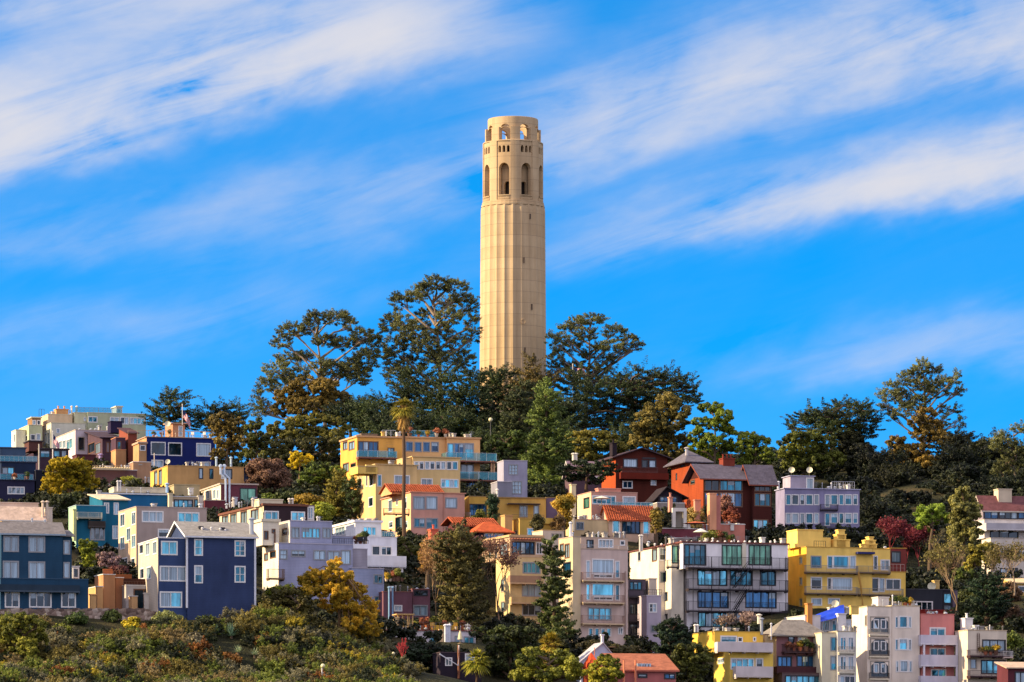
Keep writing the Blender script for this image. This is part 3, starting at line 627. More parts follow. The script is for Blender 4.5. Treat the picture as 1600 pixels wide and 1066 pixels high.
for i in range(12):
    x = b.onF(797+i*4.3, 840, 0)[0]; z = b.onF(797, 842, 0)[1]; k.box(x-.06, -1.4, z-.12, x+.06, .2, z+.06)
x0 = b.onF(796, 840, 0)[0]; x1 = b.onF(848, 840, 0)[0]; k.box(x0, -1.25, z-.3, x1, -1.1, z-.13); b.part(k, 'pergola', flat('7a4a38'))
b.vol(843, 848, 881, 829, None, 1.5, w='cdbca6', depth=5, win=[(862,834,866,840,1,'dn'),(868,834,872,840,1,'dn'),(874,834,878,840,1,'dn')])
# ---- olive yellow house above
b = Bld(HO, 'olive yellow low house with a blue window between the red pavilion and palm trees', 'house', 812, 850, 690, 20, 'cfae58', trim='b08f4a')
b.vol(796, 812, 868, 811, None, 0, w='c9a450', win=[(824,826,846,837,3,'bw')], lwin=[(805,829,808,836,1,'dn')]); b.blk(789, 801, 806, 830, .8, 2, 'd0a068', 'wall'); b.blk(838, 864, 809, 818, -.4, .4, 'd8bd62', 'parapet', cap=False)
# ---- tall tan building with four bands of windows
b = Bld(AP, 'tall tan apartment building with stacked white framed picture windows and thin balconies', 'apartment building', 907, 1010, 638, 20, 'cbb694', trim='b09c88')
b.vol(874, 907, 981, 858, None, 0, w='ccb6aa', depth=14, win=[(916,876,922,903,1,'tw'),(925,874,959,897,1,'tw'),(961.5,877,968,903,1,'tw'),(927,897.5,957,903,3,'dw'),(916,913,922,938,1,'tw'),(925,912,959,932,1,'tw'),(961.5,914,968,938,1,'tw'),(927,932.5,957,938,3,'dw'),(919,950,955,969,4,'sg'),(920,982,926,994,1,'tw'),(929.5,982,936,994,1,'tw'),(939,982,945.5,994,1,'tw'),(948,982,954.5,994,1,'tw'),(966,981,973,991,2,'cw')])
b.vol(873, 895, 907.2, 839, None, -.3, w='cdb994', depth=14, cap=1, win=[], lwin=[(875,850,881,870,1,'cb'),(882.5,850,890,872,2,'cb'),(880,879,892,893,1,'bk')])
b.vol(905, 907.5, 981, 840, 857, 3.2, w='c9b09a', depth=6, win=[(917,844,927,856,2,'dk'),(935,843,958,856,4,'cw'),(969,845,976,852,1,'dw')])
b.rail(907, 981, 857.5, 851, .3, 'b8b4b0', 1.2)
for yf, yr in ((906, 894), (940.5, 929), (973.5, 961)): b.bal(911, 976, yf, yr, 0, .8, 'bar', 'c9b08c', '9a7a6a')
b.pipe(891.5, 818, 840, 1, .16, 'd8d8da'); b.pipe(977, 893, 1005, -.15, .06, '8a7060', False)
b.clutter(892, 975, 840, 4, 9, 8)
# ---- narrow dark balconied house and pale narrow house
b = Bld('narrow_house', 'narrow dark house of stacked black balconies right of the tall tan building', 'house', 982, 1020, 650, 14, '6b6068', trim='3a3036')
b.vol(978, 981.5, 1009, 906, None, 0, w='5d5460', depth=8, win=[(984,909,1003,922,3,'tk'),(984,944,1003,960,3,'dk'),(984,975,1003,992,3,'dk'),(984,1000,1003,1012,2,'dk')])
for yf in (932, 970, 992): b.bal(982, 1009, yf, yf-11, 0, 1.1, 'bar', '241e22', '18161a')
b = Bld('narrow_house', 'narrow pale lilac house with a white trimmed top window beside the black balconies', 'house', 1011, 1030, 646, 16, 'b2a9b4', trim='c9c4c8')
b.vol(1005, 1010.5, 1033, 931, None, 0, w='b0a6b2', depth=8, win=[(1014,943,1026,957,2,'dw',2),(1017,977,1026,988,1,'dg')]); b.rail(1008, 1034, 931, 921, .2, '18161a')
b.blk(1014, 1026, 905, 931, 4, 3, 'c9bba8', 'stair_hut'); b.blk(1012, 1019, 1010, 1025, -.5, 1, 'b04a40', 'chimney')
# ---- big white building with black balconies
b = Bld(AP, 'large white modern building with three black full width balconies and a fire stair', 'apartment building', 1076, 985, 662, 18, 'dcd8d4', trim='5b3a34')
b.vol(1040, 1074, 1231, 889, None, 1.2, w='e4e0e0', depth=15, cap=0, win=[(1090,891,1136,915,4,'bk'),(1141,891,1175,915,4,'tk'),(1188,892,1212,915,2,'tk'),(1090,925,1138,950,4,'bk'),(1165,925,1213,950,4,'bk'),(1091,957,1138,980,4,'bk'),(1150,957,1162,969,1,'tk'),(1178,957,1202,968,1,'dk')])
b.vol(1033, 1067, 1231, 848, 889, 0, w='e8e4e2', depth=17, cap=.22, capc='6b3c34', win=[(1069,851,1103,883,4,'tk'),(1128,852,1160,883,4,'gk'),(1170,852,1205,883,4,'gk')])
b.blk(1160, 1166, 849, 888, -.25, .3, 'dcd2b8', 'pilaster', cap=False)
for yf, yr in ((886, 869), (919.5, 904), (953.5, 939)): b.bal(1076, 1232, yf, yr, 0 if yf < 890 else .9, 1.3, 'bar', '2c2228', '1a181e')
b.vol(1020, 1049, 1068, 851, None, 1.5, w='e0d6c0', depth=12, win=[(1050,853,1060,880,1,'gk')], cap=.15, capc='6b3c34', lwin=[(1029,855,1040,877,1,'gk'),(1032,893,1041,909,1,'dk'),(1035,926,1043,939,1,'dk'),(1036,960,1043,975,1,'dk')])
b.vol(984, 1029, 1042, 855, None, 4, w='ddd2c0', depth=17, cap=.15, capc='6b3c34', lwin=[(997,859,1001,877,1,'dg'),(1019,856,1026,877,1,'cb'),(1034,927,1040,937,1,'dk')], win=[(1030,854,1040,876,1,'tw',2),(1032,894,1041,910,1,'dg')])
b.bal(1044, 1062, 885, 875, 0, .8, 'bar', '2c2228', '1a181e')
k = MB()       # zigzag fire stair
for (xa, ya, xb, yb_) in ((1168, 888, 1144, 919), (1166, 921, 1146, 953), (1150, 953, 1132, 980)):
    p = b.onF(xa, ya, -.3); q = b.onF(xb, yb_, -.3)
    for o in (0, .9):
        k.tube([(p[0], -.5-o, p[1]), (q[0], -.5-o, q[1])], .09, 4); k.tube([(p[0], -.5-o, p[1]+.9), (q[0], -.5-o, q[1]+.9)], .04, 4)
    for i in range(12): t = (i+.5)/12; k.box(p[0]+(q[0]-p[0])*t-.13, -1.4, p[1]+(q[1]-p[1])*t, p[0]+(q[0]-p[0])*t+.13, -.5, p[1]+(q[1]-p[1])*t+.04)
b.part(k, 'fire_stair', flat('1a1a20'))
for px in (1083, 1112, 1141, 1176, 1206, 1228): b.pipe(px, 870, 985, -.62+.9*0, .05, '1a181e', False, 'post')
for i in range(22):
    px = 1012+i*10+random.uniform(-2, 2); x, z = b.onF(px, 849 if px > 1060 else 853, .8 if px > 1060 else 6); m = MB(); m.lathe((x, .8 if px > 1060 else 6, z), [(.1, 0), (.17, .22), (.14, .3), (.05, .36)], 8); b.part(m, 'roof_light', flat('e2dcd4'))
b.clutter(1010, 1225, 849, 3, 14, 9)
b.pipe(1003, 838, 862, 5, .14, 'cfc8bc'); b.pipe(1000, 838, 862, 5, .14, 'cfc8bc')
# ---- yellow apartment building
b = Bld(AP, 'big yellow stucco apartment building with yellow rooftop boxes and navy awning', 'apartment building', 1260, 960, 668, 18, 'e0a82e', trim='c4963c')
b.vol(1228, 1260, 1363, 855, None, 0, lw='f0b840', w='f0ca6a', depth=14, win=[(1267,869,1283,887,1,'tg'),(1293,869,1301,888,1,'tw'),(1302,869,1326,888,1,'tw'),(1328,869,1337,888,1,'cw'),(1267,902,1284,921,1,'dw'),(1293,903,1299,921,1,'dw'),(1300,903,1331,922,1,'cw'),(1268,935,1284,946,1,'cw'),(1294,935,1312,944,1,'cw')], lwin=[(1249,870,1254,882,1,'cy'),(1249,902,1254,915,1,'cy'),(1249,935,1254,948,1,'cy')])
b.vol(1362, 1363.3, 1391, 858, 893, .3, w='f0ca6a', depth=12, win=[(1365,869,1371,890,1,'dw'),(1376,875,1390,891,2,'cw')])
b.vol(1339, 1341, 1415, 893, None, .35, w='f0c864', depth=13, win=[(1345,903,1373,925,2,'dw'),(1374,904,1382,925,1,'cw'),(1384,905,1407,922,2,'dw'),(1346,936,1371,950,2,'dw'),(1396,938,1407,947,1,'dg')])
b.vol(1390, 1391.5, 1416, 857, 893, 2, w='7d3a34', depth=9, win=[(1393,862,1407,879,1,'tk')]); b.rail(1378, 1413, 893, 881, .3, 'b8a89c', .5)
for (xa, xb, yf, yr) in ((1260, 1341, 893, 883), (1341, 1392, 893.5, 884), (1260, 1341, 926, 916), (1343, 1412, 928, 919)): b.bal(xa, xb, yf, yr, 0 if xb < 1342 else .3, .9, 'bar', '6a5a48', '8f8a80')
m = MB(); x0, z0 = b.onF(1339.5, 865.5, -.6); x1, _ = b.onF(1366, 865.5, -.6); m.box(x0, -.9, z0, x1, -.01, z0+.28); b.part(m, 'awning', flat('1c2560'))
k = MB(); p = b.onF(1341, 894, -.8); q = b.onF(1348, 946, -.8); k.tube([(p[0], -.8, p[1]), (p[0]+.4, -.8, p[1]-2), (q[0], -.8, q[1])], .14, 6); b.part(k, 'downpipe', flat('b8893c'))
b.blk(1246, 1286, 828.5, 855, 2, 4, 'f0ca6a', 'roof_room'); b.blk(1286, 1298, 840, 855, 2, 2.5, 'f0ca6a', 'roof_room', cap=False)
for (xa, xb, yt) in ((1304, 1328, 844), (1308, 1322, 836), (1310, 1320, 829)): b.blk(xa, xb, yt, 855, 1.5, 1.6-(844-yt)*.04, 'f0ca6a', 'chimney')
for (xa, xb, yt) in ((1350, 1370, 851), (1353, 1368, 845), (1358, 1365, 840)): b.blk(xa, xb, yt, 857, 1.5, 1.6-(851-yt)*.04, 'f0ca6a', 'chimney')
b.rail(1272, 1290, 855, 845, 1, '4a3a2a'); b.clutter(1290, 1395, 857, 2, 7, 7)
# ---- dark charcoal house
b = Bld(HO, 'dark charcoal house with white framed window between the yellow building and trees', 'house', 1417, 975, 676, 14, '34373f', trim='4a4c54')
b.vol(1410, 1416, 1473, 921, None, 0, w='34373f', depth=9, win=[(1418,939,1428,955,1,'dw'),(1432,940,1457,957,3,'dw')]); b.vol(1472, 1473.3, 1488, 922, None, .2, w='2c2e36', depth=8, win=[(1473.8,927,1487,943,1,'sk'),(1474,945,1487,968,1,'ck')]); b.vol(1487, 1488.5, 1496, 923, None, .8, w='7a6a7a', depth=8)
b.blk(1461, 1468, 908, 922, 2, 1.2, 'd0b070'); b.dish(1456, 917, 1.5, .6); b.blk(1438, 1495, 954, 966, -3, 2, '8a2a24', 'planter_wall')
# ---- house with the blue tarpaulin
b = Bld(HO, 'small white house with a bright blue tarpaulin over its roof and an orange chimney', 'house', 1258, 990, 640, 18, 'd8d2cc', trim='c9c4bc')
b.vol(1226, 1258, 1282, 962, None, 0, depth=9, cap=1, win=[(1262,962,1266,985,1,'bk')]); b.blk(1262, 1269.5, 944, 988, -.4, 1, 'c98a4e', cap=True)
b.vol(1272, 1283, 1330, 968, None, 2, depth=7, w='c9d0d8', win=[(1285,968,1296,986,3,'sw'),(1300,968,1310,986,1,'sw')])
m = MB(); pts = []
for i in range(9):
    for j in range(5):
        t, v = i/8, j/4; px = 1262+57*t; py = 966-24*t*(1-.1*t)+v*(12+6*t)+random.uniform(-.8, .8); x, z = b.onF(px, py, 1.6-1.4*v); pts.append((x, 1.6-1.4*v+random.uniform(-.1, .1), z))
for i in range(8):
    for j in range(4): m.poly(pts[i*5+j], pts[(i+1)*5+j], pts[(i+1)*5+j+1], pts[i*5+j+1])
b.part(m, 'tarpaulin', flat('0e3fc0', .45)); b.dish(1305, 944, 2, .5); b.blk(1310, 1322, 960, 988, -.3, .8, 'e0dcd6', 'wall'); b.clutter(1296, 1340, 956, 2, 9, 8)
# ---- lower yellow house
b = Bld(HO, 'yellow stucco house with white lattice balconies at the bottom beside the round tree', 'house', 1117, 1125, 612, 18, 'dcb036', trim='a88a3c')
b.vol(1082, 1116, 1192, 987, 1019, 2.2, w='e8bc4c', depth=10, win=[(1126,994,1151,1004,1,'tw'),(1153,996,1160,1003,1,'dw'),(1177,996,1181,1002,1,'dw')])
b.vol(1115, 1140, 1208, 1017, None, 0, w='e0c058', depth=11, win=[(1142,1029,1178,1046,4,'sw'),(1181,1029,1192,1044,1,'dw')], lwin=[(1122,1029,1131,1037,2,'cw')])
b.bal(1121, 1208, 1016, 1003, 0, 1.1, 'solid', 'c9bdb4', 'cfc4c0'); b.bal(1150, 1208, 1056, 1041, 0, 1.1, 'solid', 'c9bdb4', 'cfc4c0')
b.pipe(1086, 978, 988, 3, .14, 'dcd8d0'); b.pipe(1090, 978, 988, 3, .14, 'dcd8d0'); b.clutter(1110, 1180, 986, 3, 6, 5)
# ---- mauve brown house with grey hip roof
b = Bld(HO, 'mauve brown house with a grey hipped roof and dark timber balconies', 'house', 1214, 1125, 618, 18, '8d6c72', trim='5a3c3a')
b.vol(1196, 1213, 1284, 993, None, 0, lw='d8c49c', w='8a6468', depth=9, roof='hip', ry=968, rc='7d776e', over=.9, win=[(1232,992,1241,1010,1,'dk'),(1247,994,1261,1010,1,'cw'),(1215,1026,1237,1042,3,'bk'),(1245,1025,1281,1042,4,'bk')], lwin=[(1206,1000,1210,1012,1,'cb')])
b.bal(1226, 1284, 1018, 1006, 0, 1.1, 'bar', '3a2226', '3a2226'); b.bal(1214, 1284, 1050, 1042, 0, 1.2, 'solid', '3a2226', '4a2c30')
b.pipe(1190, 968, 992, -1, .2, '8d949c'); b.pipe(1205, 976, 1000, -.6, .1, 'c9c9cc'); b.pipe(1186, 962, 975, 5, .25, 'd8d0b8')
b.vol(1190, 1195, 1214, 992, None, .6, w='c9b48c', depth=5); b.vol(1212, 1222, 1298, 1052, None, -2.2, w='6a5a5a', depth=3, win=[(1227,1056,1292,1075,7,'tk')])
# ---- pale narrow building with green panes
b = Bld('narrow_house', 'narrow pale yellow building with paired blue green shuttered windows', 'house', 1284, 1125, 616, 16, 'd5c8a0', trim='b8a888')
b.vol(1280, 1284, 1308, 989, None, .4, w='d8ceb0', depth=9, win=[(1298,996,1307,1017,1,'tg'),(1298,1025,1307,1047,1,'tg')]); b.vol(1307, 1308.5, 1338, 987, None, 0, w='dcd8cc', depth=9, win=[(1313,996,1322,1016,2,'tw'),(1325,996,1334,1016,2,'tw'),(1313,1026,1322,1047,2,'tw'),(1325,1026,1334,1047,2,'tw'),(1312,1056,1336,1075,3,'dw')])
b.bal(1311, 1336, 1019, 1012, 0, .4, 'bar', 'c8c0a8', '8a8478'); b.bal(1311, 1336, 1050, 1043, 0, .4, 'bar', 'c8c0a8', '8a8478'); b.clutter(1312, 1336, 987, 1, 6, 10)
# ---- cream four storey building with arched loggias
b = Bld(AP, 'cream four storey building with arched loggia balconies beside the pink building', 'apartment building', 1355, 1125, 622, 18, 'd0be96', trim='c4b28c')
b.vol(1331, 1355, 1393, 948, None, 0, w='e4d6c4', depth=11, win=[(1360,964,1389,989,1,'dn'),(1360,998,1389,1024,1,'dn'),(1360,1033,1389,1059,1,'dn')], lwin=[(1352,962,1354.5,978,1,'cn')])
b.vol(1392, 1393.4, 1437, 947, None, .25, w='e2d4c2', depth=10, win=[(1399,964,1403.5,981,1,'tw'),(1405,963,1418,981,1,'tw'),(1419.5,964,1424,981,1,'tw'),(1399,999,1403.5,1016,1,'tw'),(1405,998,1418,1016,1,'tw'),(1419.5,999,1424,1016,1,'tw'),(1400,1033,1404,1050,1,'tw'),(1406,1032,1419,1050,1,'tw'),(1420.5,1033,1425,1050,1,'tw')])
for y0 in (964, 998, 1033):      # arch corners, french doors and rail of each loggia
    xa, zt = b.onF(1359.8, y0-.3, -.02); xb, zb = b.onF(1389.3, y0+25, -.02); m = MB()
    for (xx, sg) in ((xa, 1), (xb, -1)):
        m = MB(); m.poly((xx, -.03, zt), (xx+sg*.75, -.03, zt), (xx, -.03, zt-.75)); m.poly((xx, .1, zt), (xx+sg*.75, .1, zt), (xx, .1, zt-.75)); m.poly((xx+sg*.75, -.03, zt), (xx+sg*.75, .1, zt), (xx, .1, zt-.75), (xx, -.03, zt-.75))
        b.part(m, 'arch_spandrel', stucco('e4d6c4'))
    b.window((0, -.0), (1, 0), (0, -1), (xa+.5, xa+1.15, zb+.5, zt-.35), 1, 'cwD'); b.window((0, -.0), (1, 0), (0, -1), (xb-1.1, xb-.45, zb+.5, zt-.35), 1, 'swD')
    b.bal(1359, 1390, y0+27, y0+18, 0, .35, 'bar', 'd8ccb0', 'a8a49c' if y0 < 990 else '2a2024')
b.clutter(1360, 1435, 947, 2, 9, 8); b.blk(1372, 1389, 934, 948, 3, 2, 'dcd4c8', 'roof_room'); b.blk(1330, 1342, 948, 960, -.4, .6, 'd8b868', 'parapet'); b.pipe(1394.5, 932, 948, 2, .07, 'd8d8d8')
# ---- pink building with white lattice balconies
b = Bld(AP, 'salmon pink building with three white lattice balconies at the bottom right', 'apartment building', 1439, 1125, 625, 15, 'c9786c', trim='b86a60')
b.vol(1436, 1438.5, 1491, 960, None, 0, w='cf847c', depth=10, win=[(1453,981,1477,994,2,'tw'),(1453,1013,1477,1027,2,'tw'),(1455,1046,1478,1060,2,'tw')])
for yf, yr in ((1005, 992), (1039, 1023), (1073, 1056)): b.bal(1439, 1497, yf, yr, 0, 1.4, 'solid', 'd0ccd4', 'c8c4d0')
k = MB()
for px in (1444, 1495):
    x, z = b.onF(px, 1075, -1.3); k.box(x-.12, -1.35, z, x+.12, -1.15, b.onF(px, 1005.5, -1.3)[1])
b.part(k, 'balcony_post', flat('d8d4dc')); b.clutter(1450, 1488, 960, 1, 5, 6)
# ---- tan building at bottom right
b = Bld(AP, 'tan flat roofed building with teal windows and planted dark balconies', 'apartment building', 1512, 1125, 622, 18, 'cbb796', trim='c4ac8a')
b.vol(1493, 1512, 1573, 985, None, 0, w='d6c8b2', depth=11, win=[(1535,1000,1571,1020,3,'tk'),(1533,1032,1571,1053,4,'sk'),(1516,1030,1526,1045,1,'cn')], lwin=[])
b.bal(1516, 1578, 1024, 1016, 0, 1.2, 'bar', '3a2024', '3a2628'); b.bal(1516, 1574, 1056, 1048, 0, 1.2, 'bar', '3a2024', '3a2628'); b.bal(1568, 1583, 1026, 1019, 0, 1.2, 'bar', 'c9b0a0', 'c9c4c0')
b.blk(1508, 1520, 967, 986, 3, 1.5, 'dcd8d4', 'chimney', pots=1); b.clutter(1515, 1570, 984, 1, 5, 6)
k = MB()
for px in (1527, 1530.5):
    x, z = b.onF(px, 1020, -.12); k.box(x-.03, -.14, z, x+.03, -.08, b.onF(px, 990, -.12)[1])
x0 = b.onF(1527, 990, -.1)[0]; x1 = b.onF(1530.5, 990, -.1)[0]
for i in range(10): zz = z+.3+i*.24; k.box(x0, -.13, zz, x1, -.09, zz+.03)
b.part(k, 'ladder', flat('5a3c30'))
# ---- bottom right corner
b = Bld('shed', 'low maroon house end with a tan roof at the bottom right corner', 'house', 1575, 1125, 606, 14, '5a2c34')
b.vol(1570, 1575, 1640, 1044, None, 0, depth=7, roof='shed', ry=1036, rc='b8a088', win=[(1586,1050,1604,1070,2,'tk')])
# ---- cream building with maroon roof at right edge
b = Bld(AP, 'cream terraced building with glazed top floor and maroon roof at the right edge', 'apartment building', 1546, 950, 725, 14, 'c9b9a4', trim='b8ac9c')
b.vol(1533, 1538, 1640, 812, 841, 2, w='d6cec4', depth=12, win=[(1547,827,1591,841,3,'dk')]); b.vol(1530, 1536, 1640, 796, 812, 3, w='8a8088', depth=10, win=[(1538,797,1560,811,2,'bk'),(1561,797,1590,811,3,'bk'),(1591,797,1620,811,3,'bk')], roof='gx', ry=776, rc='6a4444')
b.vol(1538, 1548, 1640, 841, None, 0, w='cfc4b6', depth=12, win=[(1560,857,1567,871,1,'bk'),(1570,857,1577,872,1,'bk'),(1584,858,1620,872,3,'bk'),(1563,888,1574,901,1,'dk'),(1584,888,1590,903,1,'dk')])
b.bal(1541, 1640, 826, 817, 2, 1.8, 'solid', 'c9c4c4', 'b8b4b8'); b.blk(1560, 1581, 765, 796, 4, 2, 'cbbba0')
b = Bld(HO, 'small yellow house end with pale roof half hidden behind twigs at the right edge', 'house', 1583, 925, 690, 14, 'c9a860'); b.vol(1578, 1583, 1640, 911, None, 0, depth=6, roof='shed', ry=905, rc='cdb68c', win=[(1591,916,1602,925,1,'dw')])
# ---- brown gabled house at the bottom and white gable behind
b = Bld(HO, 'dusty pink house with a brown shingle roof and skylight at the bottom centre', 'house', 965, 1070, 585, 14, 'b06a62', trim='b5604a')
b.vol(926, 966, 1056, 1047, None, 0, w='ac6460', depth=8, roof='gx', rc='9a5f46', ry=1023, win=[(997,1053,1011,1059,1,'dk'),(1038,1053,1059,1061,2,'bk')])
for px in (975, 993): b.pipe(px, 1032, 1066, -.7, .12, 'd8805a', False, 'post')
m = MB(); x0, z0 = b.onF(996, 1046, 1); x1, z1 = b.onF(1016, 1040, 1.6); n = 5
for i in range(n): a = x0+(x1-x0)*i/n; m.box(a, .9, z0, a+(x1-x0)/n-.1, 1.5, z1+.2)
b.part(m, 'skylight', glass('c'))
b = Bld(HO, 'small pale blue gabled house with a steep white roof edge behind the dusty pink house', 'house', 908, 1062, 598, 14, 'a9b4c8')
b.vol(902, 908, 966, 1034, None, 0, depth=8, roof='gy', ry=(942, 1005), rc='a8a4a8', w='a9b4c8', over=.2); b.blk(940, 943.5, 993, 1010, .2, .4, 'dcdce0')
b = Bld('turret', 'small orange pyramid roofed turret with a finial beside the round green tree', 'turret', 926, 1066, 583, 14, 'd0603c'); b.vol(922, 924, 937, 1040, None, 0, depth=1.3, roof='hip', ry=1020, rc='c04a28', over=.1); b.pipe(929, 1012, 1025, .6, .05, 'c9704a', False, 'finial')
# ================================================================== MIDDLE ROWS
# ---- salmon house with tiled lean-to
b = Bld(HO, 'salmon house with a bright red clay tiled lean-to roof and blue glazed ground floor', 'house', 924, 840, 700, 16, 'cba47c', trim='b8907c')
b.vol(902, 924, 996, 769, None, 0, lw='e0c098', w='bd9080', depth=9, win=[(925.5,775,962,788,5,'bw'),(973,776,993,789,1,'cw')], lwin=[(912,778,921,794,1,'gk')]); b.rail(955, 1020, 792, 784, -1, 'b8c8cc', .8, True)
b.vol(950, 951, 1024, 811, None, -3.4, w='c9a88c', depth=6.5, roof='tile', ry=791, over=.3, win=[(957,812,968,832,1,'sw'),(972,813,1000,834,4,'bk'),(1005,813,1014,834,1,'sw')])
b.blk(893, 900, 758, 805, -.6, 1, 'd8c49a'); b.blk(935, 970, 764, 770, 2, 1.5, 'c98a78', 'parapet'); b.vol(884, 895, 951, 812, None, -3.2, w='cdb488', depth=5, win=[(900,816,912,828,2,'dg')]); b.clutter(900, 950, 812, -3, 8, 8)
b.pipe(895, 808, 830, -4, .3, 'd8ccb0'); b.clutter(957, 1015, 838, -5, 5, 6)
# ---- terraces with pinkish chimney and white arch
b = Bld('garden_terrace', 'terracotta pink terrace walls with a tall salmon chimney in front of the red tower house', 'terrace', 1066, 850, 705, 14, 'b87868')
b.vol(1030, 1035, 1100, 826, None, 1, w='7a4048', depth=7); b.vol(1095, 1098, 1164, 819, None, 2, w='bd7a68', depth=6); b.vol(990, 1000, 1100, 840, None, -2.5, w='a8948a', depth=5)
b.blk(1109, 1119.5, 772, 828, .4, 1.4, 'e0a078'); b.blk(1119.5, 1126, 776, 828, .8, 1.2, 'b8786c')
m = MB(); x0, z0 = b.onF(1051, 824, 0); x1, z1 = b.onF(1073, 794, 0); m.box(x0, 0, z0, x0+.45, .5, z1-.5); m.box(x1-.45, 0, z0, x1, .5, z1-.5); m.box(x0, 0, z1-.5, x1, .5, z1); b.part(m, 'gateway', stucco('d8d4c8')); b.blk(1055, 1069, 799, 824, .6, .3, '8a8478', 'gate', cap=False)
b.clutter(1040, 1160, 826, 1, 12, 9); b.blk(1046, 1051, 778, 800, 1, .8, 'c98f78', pots=1); b.blk(1086, 1095, 782, 812, 2, .8, 'c98f78')
# ---- lavender building
b = Bld(AP, 'lavender apartment building with white ribbon windows and two rooftop dishes', 'apartment building', 1226, 858, 762, 14, '8a86a8', tex='b', trim='b0b0c8')
W3 = []
for ya, yb_ in ((773, 789), (802, 818), (830, 847)):
    g = [(1228, 1235.5), (1237, 1248), (1250, 1257), (1259, 1270), (1272, 1279.5)] ; h = [(1289, 1296.5), (1298, 1309), (1311, 1318), (1320, 1331), (1333, 1340)]
    for i, (p, q) in enumerate(g+h): W3.append((p, ya, q, yb_+(3.5 if i == 5 else 0), 1, ('c' if (ya == 802 and i < 3) or (ya == 830 and i < 2) else 't')+'w'))
b.vol(1212, 1226, 1343, 763.5, None, 0, w='8c88a8', depth=13, win=W3, cap=.12)
b.vol(1225, 1235, 1272, 744, 766, 2, w='a9a0b0', depth=4, cap=.1, win=[(1260,747,1271,764,1,'cwD')]); b.dish(1237, 735, 3, .5, 745); b.dish(1265, 735, 3, .5, 745)
b.rail(1300, 1335, 763, 752, 1, 'b8b8bc', .35); b.bal(1283, 1310, 795, 791, 0, .7, 'bar', '3c3848', '2a2830'); b.bal(1283, 1310, 824, 820, 0, .7, 'bar', '3c3848', '2a2830'); b.clutter(1275, 1330, 763, 1, 8, 8); b.pipe(1216, 754, 764, 2, .2, 'c9c9cc')
# ---- red tower house
b = Bld(HO, 'dark red timber house with slate roof, brick chimney, tall glass front and square tower', 'house', 1098, 850, 738, 17, '8e3018', trim='7a3a26', tex='g')
b.vol(1049, 1077, 1103, 722, None, 7, lw='96421e', w='5a281a', depth=5.2, roof='hip', ry=704, rc='5c5860', over=1.0, win=[(1081,723,1094,730,3,'bk')], lwin=[(1053,722,1058,729,1,'dk'),(1063,722,1070,729,2,'dk'),(1056,740,1058,750,1,'dk')])  # sunlit side and shaded front painted as two colours, here and below
b.pipe(1073, 701, 712, 9, .25, 'a8a4a4')
b.vol(1076, 1099, 1180, 745, None, 0, lw='96421e', w='48201a', depth=9.5, roof='gx', ry=727, rc='57525c', over=.8, win=[(1101,746.5,1124,767,2,'tb'),(1125,746.5,1160,767,3,'tb'),(1101,770,1124,790,2,'bb'),(1125,770,1160,792,3,'bb')], lwin=[(1079,738,1086,757,1,'db')])
b.vol(1172, 1176, 1206, 750, None, -.8, w='48201a', depth=9.5, roof='gx', ry=728, rc='57525c', over=.8, win=[(1179,753,1204,768,3,'tb'),(1179,771,1204,791,3,'tb'),(1174,812,1200,834,3,'sb')])
b.blk(1130, 1148, 717, 737, 3, 1.8, '843c2c', 'chimney', 'g', pots=3)
b = Bld('cabin', 'small dark cabin with a round topped blue window below the red tower', 'cabin', 1030, 800, 728, 14, '2c2228'); b.vol(1020, 1028, 1066, 775, None, 0, depth=6, roof='gy', ry=(1040, 762), rc='2e2628', w='2c2430', over=.8, win=[(1031,776,1058,785,4,'bk')]); b.vol(1022, 1027, 1070, 786, None, -1.5, w='8a8078', depth=2)
# ---- orange shingle house
b = Bld(HO, 'orange red shingle house with dark roof and black chimney among the trees', 'house', 962, 800, 765, 16, '9c3412', trim='5a2c24', tex='g')
b.vol(924, 962, 1043, 714, None, 0, lw='a84a20', w='54241a', depth=13, roof='gy', ry=(1002, 700), rc='4a3c40', over=.7, win=[(974,717,996,731,1,'ck'),(1003,709,1025,716,4,'bk'),(1003,719,1012,731,1,'dk'),(1014,719,1025,731,1,'ck'),(973,752,988,763,2,'bw'),(1017,745,1025,758,1,'cw')])  # sunlight painted into the orange side, shade into the dark front
b.bal(972, 1028, 736, 730, 0, .9, 'bar', '5a2a20', '5a2a20'); b.blk(957, 964, 693, 712, 3, 1.5, '2a2228', 'chimney', 'g', pots=1); b.blk(970, 1045, 738, 748, -.9, .8, '6a2416', 'parapet', 'g', False)
b = Bld(HO, 'mauve roofed low house with twin cream vents behind the twisted pine', 'house', 900, 780, 756, 14, '6a5058'); b.vol(886, 893, 940, 742, None, 0, depth=8, roof='gx', ry=722, rc='7d6870', w='5a464e')
for px in (896, 900): b.pipe(px, 710, 728, 3, .22, 'd8d4c0')
# ---- grey block house
b = Bld(HO, 'small pale grey cubic house with gridded windows beside the glass balconies', 'house', 790, 792, 742, 14, '9a97a8', trim='b8b4b8')
b.vol(778, 787, 824, 720, None, 0, w='9c9aac', depth=8, win=[(795,726,809,742,3,'cg',3),(800,752,815,772,3,'cg',3)]); b.vol(776, 777, 800, 753, None, -1, w='8a8a96', depth=3)
